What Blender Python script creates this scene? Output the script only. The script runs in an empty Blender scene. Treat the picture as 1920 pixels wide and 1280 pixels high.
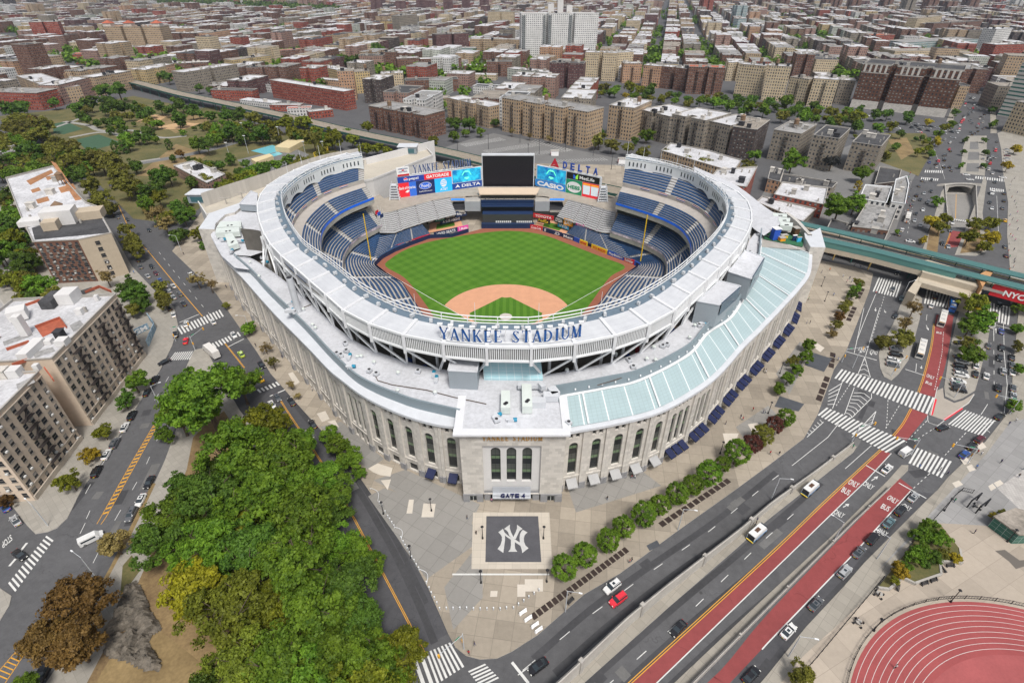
import bpy, math, random
from mathutils import Vector, Matrix
from mathutils.geometry import tessellate_polygon
random.seed(7)
R=math.radians
sc=bpy.context.scene
COL=sc.collection
# ---------------- camera ----------------
CH=122.0; TH=R(34.7); FPX=1000.0
cd=bpy.data.cameras.new("camera"); cam=bpy.data.objects.new("camera",cd); COL.objects.link(cam)
cam.location=(0,0,CH); cam.rotation_euler=(R(90)-TH,0,0)
cd.sensor_width=36.0; cd.lens=36.0*FPX/1920.0; cd.clip_start=1; cd.clip_end=20000
sc.camera=cam
SUN_EL,SUN_AZ=R(60),R(160)      # azimuth from north(+Y) clockwise
w=bpy.data.worlds.new("World"); sc.world=w; w.use_nodes=True
nt=w.node_tree; nt.nodes.clear()
sky=nt.nodes.new('ShaderNodeTexSky'); sky.sky_type='NISHITA'; sky.sun_disc=False
sky.sun_elevation=SUN_EL; sky.sun_rotation=SUN_AZ; sky.air_density=1.0; sky.dust_density=4.0; sky.ozone_density=1.0
hs=nt.nodes.new('ShaderNodeHueSaturation'); hs.inputs['Saturation'].default_value=.45
bg=nt.nodes.new('ShaderNodeBackground'); bg.inputs['Strength'].default_value=.095
ow=nt.nodes.new('ShaderNodeOutputWorld')
nt.links.new(sky.outputs[0],hs.inputs['Color']); nt.links.new(hs.outputs[0],bg.inputs['Color']); nt.links.new(bg.outputs[0],ow.inputs['Surface'])
sd=bpy.data.lights.new("sun",'SUN'); sd.energy=2.1; sd.angle=R(13); sd.color=(1,.96,.9)
so=bpy.data.objects.new("sun",sd); COL.objects.link(so)
so.rotation_euler=(R(90)-SUN_EL,0,-SUN_AZ+math.pi)
so.location=(0,0,300)
sc.view_settings.view_transform='Standard'; sc.view_settings.look='None'
sc.view_settings.gamma=1.0; sc.view_settings.exposure=0.47
cT,sT=math.cos(TH),math.sin(TH)
def G(px,py,z=0.0):
 u=(px-960)/FPX; v=(640-py)/FPX
 t=(z-CH)/(-sT+v*cT)
 return Vector((u*t,(cT+v*sT)*t,z))
def depth(x,y,z): return y*cT-(z-CH)*sT
def mpp(px,py,z=0):
 p=G(px,py,z); return depth(*p)/FPX
def Ht(bx,by,ty):
 p=G(bx,by); v=(640-ty)/FPX
 return p.y*(v*cT-sT)/(cT+v*sT)+CH
def Gs(L,z=0): return [G(a,b,z) for a,b in L]
def zm(L,ox,oy,s): return [(ox+a*s,oy+b*s) for a,b in L]
Z4=.28125
def tagset(o,label=None,cat=None,group=None,kind=None):
 if label: o['label']=label
 if cat: o['category']=cat
 if group: o['group']=group
 if kind: o['kind']=kind
 return o
def thing(name,label,cat,loc=(0,0,0),group=None):
 o=bpy.data.objects.new(name,None); COL.objects.link(o); o.location=loc
 o.empty_display_size=.5
 return tagset(o,label,cat,group)
def origin_of(o):
 v=Vector((0,0,0))
 while o: v+=o.location; o=o.parent
 return v
def kids(o): return CH_MAP.get(o.name,[])
CH_MAP={}
def copy_tree(o,parent=None):
 c=o.copy(); COL.objects.link(c)
 if parent: c.parent=parent; CH_MAP.setdefault(parent.name,[]).append(c)
 for k in kids(o): copy_tree(k,c)
 return c
class MB:
 def __init__(s): s.v=[];s.f=[];s.m=[];s.uv=[]
 def quad(s,*p,m=0,uv=None):
  n=len(s.v); s.v+= [tuple(q) for q in p]; s.f.append(tuple(range(n,n+len(p)))); s.m.append(m); s.uv.append(uv)
 def tris(s,polys,z=None,m=0,flip=False):
  t=tessellate_polygon([[Vector(p) for p in q] for q in polys])
  allp=[p for q in polys for p in q]; n=len(s.v); s.v+=[tuple(p) for p in allp]
  for a in t:
   s.f.append(tuple(n+i for i in a)); s.m.append(m); s.uv.append(None)
 def wall(s,a,b,z0,z1,m=0,u0=0,v0=None):
  a=Vector(a);b=Vector(b);L=math.hypot(b[0]-a[0],b[1]-a[1]); v0=z0 if v0 is None else v0
  s.quad((a[0],a[1],z0),(b[0],b[1],z0),(b[0],b[1],z1),(a[0],a[1],z1),m=m,uv=[(u0,v0),(u0+L,v0),(u0+L,v0+z1-z0),(u0,v0+z1-z0)])
  return u0+L
 def prism(s,P,z0,z1,m=0,mt=None,top=True,bottom=False):
  mt=m if mt is None else mt
  P=[(p[0],p[1]) for p in P]
  ar=sum(P[i][0]*P[(i+1)%len(P)][1]-P[(i+1)%len(P)][0]*P[i][1] for i in range(len(P)))
  if ar<0: P=P[::-1]
  u=0
  for i in range(len(P)): u=s.wall(P[i],P[(i+1)%len(P)],z0,z1,m,0)
  if top:
   s.tris([[(x,y,z1) for x,y in P]],m=mt) if len(P)>4 else s.quad(*[(x,y,z1) for x,y in P],m=mt,uv=P)
  if bottom: s.quad(*[(x,y,z0) for x,y in P[::-1]],m=m)
 def mark(s): s.cuts=getattr(s,'cuts',[])+[len(s.f)]
 def each(s,name,m,par):
  cu=getattr(s,'cuts',[])+[len(s.f)]
  for a,b in zip(cu,cu[1:]):
   if b<=a: continue
   q=MB(); lo=min(min(f) for f in s.f[a:b]); hi=max(max(f) for f in s.f[a:b])+1; q.v=s.v[lo:hi]; q.f=[tuple(i-lo for i in f) for f in s.f[a:b]]; q.m=s.m[a:b]; q.uv=s.uv[a:b]; q.build(name,m,par)
 def box(s,c,d,m=0,rz=0,mt=None):
  cx,cy,cz=c; x,y,z=d[0]/2,d[1]/2,d[2]/2; ca,sa=math.cos(rz),math.sin(rz)
  P=[(cx+a*ca-b*sa,cy+a*sa+b*ca) for a,b in((-x,-y),(x,-y),(x,y),(-x,y))]
  s.prism(P,cz-z,cz+z,m,mt,True,True)
 def tube(s,p,q,r0,r1=None,n=6,m=0,cap=True):
  r1=r0 if r1 is None else r1; p=Vector(p);q=Vector(q); d=(q-p)
  if d.length<1e-6: return
  d.normalize(); a=d.orthogonal().normalized(); b=d.cross(a)
  A=[p+(a*math.cos(t)+b*math.sin(t))*r0 for t in [2*math.pi*i/n for i in range(n)]]
  B=[q+(a*math.cos(t)+b*math.sin(t))*r1 for t in [2*math.pi*i/n for i in range(n)]]
  for i in range(n):
   j=(i+1)%n; s.quad(A[i],A[j],B[j],B[i],m=m)
  if cap: s.quad(*B,m=m); s.quad(*A[::-1],m=m)
 def bar(s,p,q,w,h,m=0):   # rectangular bar between two points, w horizontal, h vertical
  p=Vector(p);q=Vector(q); d=(q-p);
  if d.length<1e-6: return
  d.normalize(); up=Vector((0,0,1))
  if abs(d.z)>.98: up=Vector((0,1,0))
  a=d.cross(up).normalized()*w/2; b=a.cross(d).normalized()*h/2
  A=[p-a-b,p+a-b,p+a+b,p-a+b];B=[x+(q-p) for x in A]
  for i in range(4):
   j=(i+1)%4; s.quad(A[i],A[j],B[j],B[i],m=m)
  s.quad(*A[::-1],m=m); s.quad(*B,m=m)
 def build(s,name,mats,parent=None,smooth=False,local=False):
  me=bpy.data.meshes.new(name)
  if parent is not None and not local:
   L=origin_of(parent); V=[(x-L.x,y-L.y,z-L.z) for x,y,z in s.v]
  else: V=s.v
  me.from_pydata(V,[],s.f)
  if not isinstance(mats,(list,tuple)): mats=[mats]
  for m in mats: me.materials.append(m)
  if len(mats)>1: me.polygons.foreach_set('material_index',s.m)
  if any(u is not None for u in s.uv):
   ul=me.uv_layers.new(name='UVMap'); d=[]
   for f,u in zip(s.f,s.uv):
    if u is None: d+=[0.0]*(2*len(f))
    else:
     for t in u: d+=[t[0],t[1]]
   ul.data.foreach_set('uv',d)
  if smooth: me.polygons.foreach_set('use_smooth',[True]*len(s.f))
  me.update()
  o=bpy.data.objects.new(name,me); COL.objects.link(o)
  if parent is not None:
   o.parent=parent; CH_MAP.setdefault(parent.name,[]).append(o)
  return o
def struct(mb,name,mats,kind='structure'):
 o=mb.build(name,mats); o['kind']=kind; return o
def cat(P,n,closed=False):   # Catmull-Rom resample to n points by arc length
 P=[Vector(p) for p in P]; out=[]; N=len(P)
 for i in range(N if closed else N-1):
  p1,p2=P[i],P[(i+1)%N]
  p0=P[i-1] if (i>0 or closed) else p1*2-p2
  p3=P[(i+2)%N] if (i+2<N or closed) else p2*2-p1
  for k in range(12):
   t=k/12
   out.append(.5*((2*p1)+(p2-p0)*t+(2*p0-5*p1+4*p2-p3)*t*t+(3*p1-p0-3*p2+p3)*t**3))
 out.append(P[0] if closed else P[-1])
 return resample(out,n)
def resample(P,n):
 P=[Vector(p) for p in P]
 L=[0]
 for a,b in zip(P,P[1:]): L.append(L[-1]+(b-a).length)
 out=[];k=0
 for i in range(n):
  t=L[-1]*i/(n-1)
  while k<len(L)-2 and L[k+1]<t: k+=1
  d=L[k+1]-L[k]; out.append(P[k].lerp(P[k+1],(t-L[k])/d if d>0 else 0))
 return out
def plen(P): return sum((Vector(b)-Vector(a)).length for a,b in zip(P,P[1:]))
def offset(P,d,closed=False):  # offset polyline to its right (in plan) by d
 out=[];n=len(P)
 for i in range(n):
  a=P[(i-1)%n] if (closed or i>0) else P[i]; b=P[(i+1)%n] if (closed or i<n-1) else P[i]
  t=Vector((b[0]-a[0],b[1]-a[1])).normalized(); out.append(Vector((P[i][0]+t.y*d,P[i][1]-t.x*d,P[i][2] if len(P[i])>2 else 0)))
 return out
M={}
def newmat(name):
 m=bpy.data.materials.new(name); m.use_nodes=True; t=m.node_tree
 b=t.nodes['Principled BSDF']; return m,t,b
def N(t,ty,**kw):
 n=t.nodes.new(ty)
 for k,v in kw.items(): setattr(n,k,v)
 return n
def mth(t,op,a,b=None,c=None):
 n=t.nodes.new('ShaderNodeMath'); n.operation=op
 for i,x in enumerate((a,b,c)):
  if x is None: continue
  if isinstance(x,(int,float)): n.inputs[i].default_value=x
  else: t.links.new(x,n.inputs[i])
 return n.outputs[0]
def mixc(t,f,a,b,bt='MIX'):
 n=t.nodes.new('ShaderNodeMix'); n.data_type='RGBA'; n.blend_type=bt
 for sck,x in((n.inputs[0],f),(n.inputs[6],a),(n.inputs[7],b)):
  if isinstance(x,(int,float)): sck.default_value=x
  elif isinstance(x,tuple): sck.default_value=x if len(x)==4 else (*x,1)
  else: t.links.new(x,sck)
 return n.outputs[2]
def noise(t,scale,detail=4,rough=.6,vec=None):
 n=N(t,'ShaderNodeTexNoise'); n.inputs['Scale'].default_value=scale; n.inputs['Detail'].default_value=detail; n.inputs['Roughness'].default_value=rough
 if vec is None:
  g=N(t,'ShaderNodeNewGeometry'); vec=g.outputs['Position']
 t.links.new(vec,n.inputs['Vector']); return n.outputs['Fac']
def rng(t,x,a,b,c=0,d=1):
 n=N(t,'ShaderNodeMapRange'); t.links.new(x,n.inputs[0])
 for i,v in enumerate((a,b,c,d)): n.inputs[i+1].default_value=v
 return n.outputs[0]
def mat(name,col,rough=.75,var=.25,scale=.3,scale2=3.0,metal=0,spec=.4,tint=None,emit=0):
 if name in M: return M[name]
 m,t,b=newmat(name)
 n1=noise(t,scale,5); n2=noise(t,scale2,3)
 f=mth(t,'ADD',mth(t,'MULTIPLY',n1,.65),mth(t,'MULTIPLY',n2,.35))
 f=rng(t,f,.32,.68)
 lo=tuple(c*(1-var) for c in col); hi=tuple(min(1,c*(1+var*.8)) for c in (tint or col))
 c=mixc(t,f,lo,hi)
 t.links.new(c,b.inputs['Base Color']); b.inputs['Roughness'].default_value=rough; b.inputs['Metallic'].default_value=metal
 b.inputs['Specular IOR Level'].default_value=spec
 if emit: t.links.new(c,b.inputs['Emission Color']); b.inputs['Emission Strength'].default_value=emit
 M[name]=m; return m
def flat(name,col,rough=.6,metal=0,spec=.4,emit=0):
 if name in M: return M[name]
 m,t,b=newmat(name); b.inputs['Base Color'].default_value=(*col,1); b.inputs['Roughness'].default_value=rough; b.inputs['Metallic'].default_value=metal
 b.inputs['Specular IOR Level'].default_value=spec
 if emit: b.inputs['Emission Color'].default_value=(*col,1); b.inputs['Emission Strength'].default_value=emit
 M[name]=m; return m
def UVxy(t):
 u=N(t,'ShaderNodeUVMap'); s=N(t,'ShaderNodeSeparateXYZ'); t.links.new(u.outputs[0],s.inputs[0]); return s.outputs[0],s.outputs[1]
def cellrand(t,a,b):
 c=N(t,'ShaderNodeCombineXYZ'); t.links.new(a,c.inputs[0]); t.links.new(b,c.inputs[1])
 w=N(t,'ShaderNodeTexWhiteNoise'); w.noise_dimensions='2D'; t.links.new(c.outputs[0],w.inputs['Vector']); return w.outputs['Value']
def inr(t,x,a,b): return mth(t,'MULTIPLY',mth(t,'GREATER_THAN',x,a),mth(t,'LESS_THAN',x,b))
def wallmat(name,col,bay=3.0,fl=3.05,w=(.3,.7),h=(.28,.8),win=(.03,.035,.045),var=.22,band=None,brick=True,gap=0):
 """brick / stone wall with a grid of windows laid out in metres on the wall itself"""
 if name in M: return M[name]
 m,t,b=newmat(name); U,V=UVxy(t)
 us=mth(t,'DIVIDE',U,bay); vs=mth(t,'DIVIDE',V,fl)
 fu=mth(t,'FRACT',us); fv=mth(t,'FRACT',vs); iu=mth(t,'FLOOR',us); iv=mth(t,'FLOOR',vs)
 r=cellrand(t,iu,iv)
 msk=mth(t,'MULTIPLY',inr(t,fu,*w),inr(t,fv,*h))
 msk=mth(t,'MULTIPLY',msk,mth(t,'GREATER_THAN',V,.5))
 if gap: msk=mth(t,'MULTIPLY',msk,mth(t,'GREATER_THAN',cellrand(t,iu,mth(t,'MULTIPLY',iu,1.7)),gap))
 n1=noise(t,.12,5); n2=noise(t,2.5,3)
 f=rng(t,mth(t,'ADD',mth(t,'MULTIPLY',n1,.6),mth(t,'MULTIPLY',n2,.4)),.32,.68)
 base=mixc(t,f,tuple(c*(1-var) for c in col),tuple(c*(1+var*.7) for c in col))
 oi=N(t,'ShaderNodeObjectInfo')
 base=mixc(t,rng(t,oi.outputs['Random'],0,1,0,.35),base,mixc(t,.5,base,tuple(c*.6 for c in col)))
 sill=mth(t,'MULTIPLY',inr(t,fu,w[0]-.03,w[1]+.03),inr(t,fv,h[0]-.05,h[0]))
 base=mixc(t,mth(t,'MULTIPLY',sill,.6),base,tuple(min(.7,c*1.5+.05) for c in col))
 if band:
  bm=mth(t,'GREATER_THAN',mth(t,'FRACT',mth(t,'DIVIDE',V,band[0])),1-band[1]); base=mixc(t,bm,base,band[2])
 rail=inr(t,fv,(h[0]+h[1])/2-.02,(h[0]+h[1])/2+.02)
 blind=mth(t,'MULTIPLY',mth(t,'GREATER_THAN',r,.6),mth(t,'GREATER_THAN',fv,(h[0]+h[1])/2-.1))
 wc=mixc(t,blind,win,mixc(t,r,(.10,.10,.095),(.27,.26,.24)))
 wc=mixc(t,rail,wc,(.16,.16,.15))
 ac=mth(t,'MULTIPLY',inr(t,r,.42,.6),mth(t,'MULTIPLY',inr(t,fv,h[0],h[0]+.14),inr(t,fu,w[0]+.06,w[1]-.06)))
 wc=mixc(t,ac,wc,(.36,.36,.35))
 c=mixc(t,msk,base,wc); t.links.new(c,b.inputs['Base Color'])
 t.links.new(rng(t,msk,0,1,.85,.25),b.inputs['Roughness']); b.inputs['Specular IOR Level'].default_value=.35
 M[name]=m; return m
def roofmat(name,col,var=.3):
 if name in M: return M[name]
 m,t,b=newmat(name); n1=noise(t,.09,6,.7); n2=noise(t,.9,5,.7)
 f=rng(t,mth(t,'ADD',mth(t,'MULTIPLY',n1,.5),mth(t,'MULTIPLY',n2,.5)),.40,.58)
 c=mixc(t,f,tuple(x*(1-var*1.6) for x in col),tuple(min(1,x*1.15) for x in col))
 oi=N(t,'ShaderNodeObjectInfo'); c=mixc(t,rng(t,oi.outputs['Random'],0,1,0,.3),c,tuple(x*.55 for x in col))
 t.links.new(c,b.inputs['Base Color']); b.inputs['Roughness'].default_value=.9; b.inputs['Specular IOR Level'].default_value=.2
 M[name]=m; return m
def slabmat(name,col,sx,sy,rot=0,var=.25,joint=.03,jcol=.6,big=.05):
 """concrete flags: per-slab tint, joints and stains"""
 if name in M: return M[name]
 m,t,b=newmat(name)
 g=N(t,'ShaderNodeNewGeometry'); mp=N(t,'ShaderNodeMapping'); mp.inputs['Rotation'].default_value=(0,0,rot); t.links.new(g.outputs['Position'],mp.inputs[0])
 s=N(t,'ShaderNodeSeparateXYZ'); t.links.new(mp.outputs[0],s.inputs[0])
 a=mth(t,'DIVIDE',s.outputs[0],sx); c_=mth(t,'DIVIDE',s.outputs[1],sy)
 r=cellrand(t,mth(t,'FLOOR',a),mth(t,'FLOOR',c_))
 r2=cellrand(t,mth(t,'FLOOR',mth(t,'DIVIDE',a,3)),mth(t,'FLOOR',mth(t,'DIVIDE',c_,3)))
 n1=noise(t,big,6,.65); n2=noise(t,.8,5,.65)
 f=mth(t,'ADD',mth(t,'ADD',mth(t,'MULTIPLY',r,.25),mth(t,'MULTIPLY',r2,.3)),mth(t,'ADD',mth(t,'MULTIPLY',n1,.3),mth(t,'MULTIPLY',n2,.3)))
 f=rng(t,f,.2,.9)
 c=mixc(t,f,tuple(x*(1-var) for x in col),tuple(x*(1+var*.8) for x in col))
 jx=mth(t,'LESS_THAN',mth(t,'FRACT',a),joint); jy=mth(t,'LESS_THAN',mth(t,'FRACT',c_),joint*sx/sy)
 c=mixc(t,mth(t,'MULTIPLY',mth(t,'MAXIMUM',jx,jy),.7),c,tuple(x*jcol for x in col))
 t.links.new(c,b.inputs['Base Color']); b.inputs['Roughness'].default_value=.85; b.inputs['Specular IOR Level'].default_value=.25
 M[name]=m; return m
def asphaltmat(name,col,var=.3):
 if name in M: return M[name]
 m,t,b=newmat(name); n1=noise(t,.04,6,.7); n2=noise(t,.5,6,.75); n3=noise(t,6,2)
 f=rng(t,mth(t,'ADD',mth(t,'ADD',mth(t,'MULTIPLY',n1,.4),mth(t,'MULTIPLY',n2,.4)),mth(t,'MULTIPLY',n3,.2)),.35,.65)
 c=mixc(t,f,tuple(x*(1-var) for x in col),tuple(x*(1+var) for x in col))
 v=N(t,'ShaderNodeTexVoronoi'); v.feature='DISTANCE_TO_EDGE'; v.inputs['Scale'].default_value=.11
 g=N(t,'ShaderNodeNewGeometry'); nn=N(t,'ShaderNodeTexNoise'); nn.inputs['Scale'].default_value=.25; nn.inputs['Detail'].default_value=4
 t.links.new(g.outputs['Position'],nn.inputs['Vector'])
 ad=N(t,'ShaderNodeVectorMath'); ad.operation='MULTIPLY_ADD'; t.links.new(nn.outputs['Color'],ad.inputs[0]); ad.inputs[1].default_value=(7,7,0); t.links.new(g.outputs['Position'],ad.inputs[2])
 t.links.new(ad.outputs[0],v.inputs['Vector'])
 cr=mth(t,'LESS_THAN',v.outputs['Distance'],.006)
 c=mixc(t,mth(t,'MULTIPLY',cr,mth(t,'MULTIPLY',.35,mth(t,'GREATER_THAN',n1,.52))),c,tuple(x*.4 for x in col))
 t.links.new(c,b.inputs['Base Color']); b.inputs['Roughness'].default_value=.88; b.inputs['Specular IOR Level'].default_value=.25
 M[name]=m; return m
def leafmat(name,a,bcol,c3=None):
 if name in M: return M[name]
 m,t,b=newmat(name)
 g=N(t,'ShaderNodeNewGeometry'); oi=N(t,'ShaderNodeObjectInfo')
 n1=noise(t,.28,3)
 f=mth(t,'ADD',mth(t,'MULTIPLY',g.outputs['Random Per Island'],.5),rng(t,n1,.35,.65,0,.5))
 c=mixc(t,f,a,bcol)
 hsv=N(t,'ShaderNodeHueSaturation'); t.links.new(c,hsv.inputs['Color']); t.links.new(rng(t,oi.outputs['Random'],0,1,.492,.516),hsv.inputs['Hue']); t.links.new(rng(t,oi.outputs['Random'],0,1,.75,1.2),hsv.inputs['Value'])
 t.links.new(hsv.outputs[0],b.inputs['Base Color']); b.inputs['Roughness'].default_value=.6; b.inputs['Specular IOR Level'].default_value=.25
 if c3 is None:
  tr=N(t,'ShaderNodeBsdfTranslucent'); t.links.new(hsv.outputs[0],tr.inputs[0]); ms=N(t,'ShaderNodeMixShader'); ms.inputs[0].default_value=.33
  out=[n for n in t.nodes if n.type=='OUTPUT_MATERIAL'][0]
  t.links.new(b.outputs[0],ms.inputs[1]); t.links.new(tr.outputs[0],ms.inputs[2]); t.links.new(ms.outputs[0],out.inputs[0])
 M[name]=m; return m
def text_mesh(txt,size,ext=0.02,bold=0.0,spacing=1.0):
 cu=bpy.data.curves.new('txt','FONT'); cu.body=txt; cu.size=size; cu.extrude=ext; cu.offset=bold; cu.align_x='CENTER'; cu.align_y='CENTER'; cu.resolution_u=3; cu.space_character=spacing
 ob=bpy.data.objects.new('txt',cu); COL.objects.link(ob)
 dg=bpy.context.evaluated_depsgraph_get(); me=bpy.data.meshes.new_from_object(ob.evaluated_get(dg))
 bpy.data.objects.remove(ob); bpy.data.curves.remove(cu); return me
def place_text(name,txt,center,right,up,width,height,m,parent=None,ext=.03,bold=0,spacing=1.0,off=.05):
 """lettering laid on a plane: centre, right and up unit vectors, fitted into width x height"""
 me=text_mesh(txt,1,ext,bold,spacing); xs=[v.co.x for v in me.vertices]; ys=[v.co.y for v in me.vertices]
 w0,h0=max(xs)-min(xs),max(ys)-min(ys); cx,cy=(max(xs)+min(xs))/2,(max(ys)+min(ys))/2
 r=Vector(right).normalized(); u=Vector(up).normalized(); n=r.cross(u)
 L=origin_of(parent) if parent else Vector((0,0,0)); c=Vector(center)+n*off
 for v in me.vertices:
  x,y,z=(v.co.x-cx)*width/w0,(v.co.y-cy)*height/h0,v.co.z
  v.co=c+r*x+u*y+n*z-L
 me.materials.clear(); me.materials.append(m); me.name=name
 o=bpy.data.objects.new(name,me); COL.objects.link(o)
 if parent: o.parent=parent; CH_MAP.setdefault(parent.name,[]).append(o)
 return o
ORD=['first','second','third','fourth','fifth','sixth','seventh','eighth','ninth','tenth','eleventh','twelfth','thirteenth','fourteenth','fifteenth','sixteenth','seventeenth','eighteenth','nineteenth','twentieth']
TENS=['','','twenty','thirty','forty','fifty','sixty','seventy','eighty','ninety']
def ordw(i):
 if i<20: return ORD[i]
 n=i+1
 if n<100:
  a,b=divmod(n,10)
  return (TENS[a][:-1]+'ieth') if b==0 else TENS[a]+'-'+ORD[b-1]
 a=n%100; h={1:'one hundred',2:'two hundred',3:'three hundred'}[n//100]
 return h+('th' if a==0 else ' and '+ordw(a-1))
# =====================================================================  STADIUM
HX,HY=-2.65,176.0
def W(u,v,z=0): return Vector((HX+u,HY+v,z))
stone=slabmat  # alias kept for clarity
def stonemat(name,col,sx=1.6,sz=1.0):
 m,t,b=newmat(name); U,V=UVxy(t)
 vv=mth(t,'DIVIDE',V,sz); uu=mth(t,'ADD',mth(t,'DIVIDE',U,sx),mth(t,'MULTIPLY',mth(t,'FLOOR',vv),.5))
 r=cellrand(t,mth(t,'FLOOR',uu),mth(t,'FLOOR',vv)); n1=noise(t,.3,5,.7)
 f=rng(t,mth(t,'ADD',mth(t,'MULTIPLY',r,.5),mth(t,'MULTIPLY',n1,.5)),.1,.8)
 c=mixc(t,f,tuple(x*.78 for x in col),tuple(x*1.12 for x in col))
 j=mth(t,'MAXIMUM',mth(t,'LESS_THAN',mth(t,'FRACT',uu),.02),mth(t,'LESS_THAN',mth(t,'FRACT',vv),.03))
 c=mixc(t,mth(t,'MULTIPLY',j,.4),c,tuple(x*.6 for x in col))
 t.links.new(c,b.inputs['Base Color']); b.inputs['Roughness'].default_value=.8; M[name]=m; return m
m_lime=stonemat('limestone',(.55,.52,.475)); m_gran=stonemat('granite',(.27,.27,.28),1.8,1.2)
m_roof=roofmat('membrane_roof',(.53,.54,.57),.07); m_white=mat('white_steel',(.73,.745,.755),.4,.07)
m_ledge=mat('ledge_metal',(.58,.60,.63),.5,.1); m_gray=mat('grey_cladding',(.235,.275,.305),.5,.1,.1)
m_bluegray=mat('bluegrey_walkway',(.13,.18,.23),.6,.15); m_dark=mat('dark_recess',(.035,.035,.04),.8,.3)
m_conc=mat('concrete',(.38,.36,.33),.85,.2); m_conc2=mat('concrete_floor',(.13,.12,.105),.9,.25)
m_navy=mat('navy_seat',(.022,.062,.150),.5,.2); m_bench=mat('bench_grey',(.46,.46,.465),.6,.12)
m_track=mat('clay_track',(.27,.095,.055),.95,.12); m_clay=mat('infield_clay',(.60,.31,.185),.95,.1)
def panelglass(name,col,ux,uy,line=(.5,.55,.56),lw=.05,rough=.15,major=None):
 m,t,b=newmat(name); U,V=UVxy(t); n1=noise(t,.15,4)
 c=mixc(t,n1,tuple(x*.85 for x in col),tuple(min(1,x*1.1) for x in col))
 a=mth(t,'FRACT',mth(t,'DIVIDE',U,ux)); d=mth(t,'FRACT',mth(t,'DIVIDE',V,uy))
 l=mth(t,'MAXIMUM',mth(t,'LESS_THAN',a,lw),mth(t,'LESS_THAN',d,lw))
 c=mixc(t,l,c,line)
 if major:
  a=mth(t,'FRACT',mth(t,'DIVIDE',U,major)); c=mixc(t,mth(t,'LESS_THAN',a,.045),c,(.78,.82,.82))
 t.links.new(c,b.inputs['Base Color']); b.inputs['Roughness'].default_value=rough; b.inputs['Specular IOR Level'].default_value=.4
 M[name]=m; return m
m_sky=panelglass('canopy_glass',(.40,.51,.53),1.4,1.4,(.31,.40,.41),.07,.3,7.0)
m_sky2=panelglass('atrium_glass',(.36,.60,.66),2.2,2.2,(.62,.72,.74),.06,.25)
def archglass():
 m,t,b=newmat('arch_glass'); U,V=UVxy(t)
 r=cellrand(t,mth(t,'FLOOR',mth(t,'DIVIDE',V,3.4)),mth(t,'FLOOR',mth(t,'DIVIDE',U,30)))
 c=mixc(t,mth(t,'GREATER_THAN',r,.6),(.02,.022,.025),(.07,.075,.07))
 sp=inr(t,mth(t,'FRACT',mth(t,'DIVIDE',V,5.2)),.0,.2); c=mixc(t,sp,c,(.13,.19,.11))
 l=mth(t,'MAXIMUM',mth(t,'LESS_THAN',mth(t,'FRACT',mth(t,'DIVIDE',U,1.15)),.07),mth(t,'LESS_THAN',mth(t,'FRACT',mth(t,'DIVIDE',V,1.3)),.05))
 c=mixc(t,l,c,(.02,.03,.02)); t.links.new(c,b.inputs['Base Color']); b.inputs['Roughness'].default_value=.15; M['arch_glass']=m; return m
m_arch=archglass(); m_win=flat('dark_glass',(.022,.025,.03),.15)
def grassmat():
 m,t,b=newmat('mown_grass'); g=N(t,'ShaderNodeNewGeometry'); s=N(t,'ShaderNodeSeparateXYZ'); t.links.new(g.outputs['Position'],s.inputs[0])
 x=mth(t,'SUBTRACT',s.outputs[0],HX); y=mth(t,'SUBTRACT',s.outputs[1],HY)
 d1=mth(t,'MULTIPLY',mth(t,'ADD',x,y),.7071); d2=mth(t,'MULTIPLY',mth(t,'SUBTRACT',y,x),.7071)
 def st(d,w): return mth(t,'GREATER_THAN',mth(t,'FRACT',mth(t,'DIVIDE',d,w)),.5)
 a=st(d1,5.5);c_=st(d2,5.5); a3=st(x,3.0)
 chk=mth(t,'MULTIPLY',mth(t,'ADD',a,c_),.5)
 inner=mth(t,'LESS_THAN',mth(t,'MAXIMUM',mth(t,'ABSOLUTE',x),mth(t,'ABSOLUTE',mth(t,'SUBTRACT',y,18))),19)
 pat=mth(t,'ADD',mth(t,'MULTIPLY',chk,mth(t,'SUBTRACT',1,inner)),mth(t,'MULTIPLY',a3,inner))
 n1=noise(t,.05,5,.7); n2=noise(t,1.5,3)
 f=mth(t,'ADD',mth(t,'MULTIPLY',pat,.25),mth(t,'ADD',mth(t,'MULTIPLY',n1,.55),mth(t,'MULTIPLY',n2,.3)))
 c=mixc(t,rng(t,f,.25,.95),(.045,.13,.010),(.115,.245,.030)); t.links.new(c,b.inputs['Base Color']); b.inputs['Roughness'].default_value=.9; b.inputs['Specular IOR Level'].default_value=.15
 M['mown_grass']=m; return m
m_grass=grassmat()
wallL=[(-31,102),(-43,100.5),(-52,91.5),(-59,83.5),(-64,75.5),(-66.5,66),(-58,55),(-49,46),(-40,27),(-31,8),(-22,-6),(-12,-15),(0,-18.5)]
wallR=[(12,-15),(22,-6),(31,8.5),(42,28),(50,44),(59,56),(66,64.5),(62.5,73),(53,82.5),(43,91.5),(31,102.5)]
oc=[(22,109),(12,116),(8,121.5),(-8,121.5),(-12,116),(-22,109)]
mb=MB(); mb.quad(*[W(u,v,.20) for u,v in wallL+wallR+oc]); struct(mb,'warning_track',m_track)
gl=[(723,499),(733,485),(761,468),(803,454),(860,443),(910,436),(960,433),(1016,440),(1072,460),(1129,482),(1172,500),(1143,520),(1100,578)]
gp=[G(*p,.23) for p in gl]+[W(26,8,.23),(W(15,-6,.23)),W(0,-12,.23),W(-15,-6,.23),W(-26,8,.23)]+[G(800.6,573.6,.23),G(761,523,.23)]
mb=MB(); mb.quad(*cat(gp,140,True)[:-1]) ; struct(mb,'outfield_grass',m_grass)
arc=[]
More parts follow.
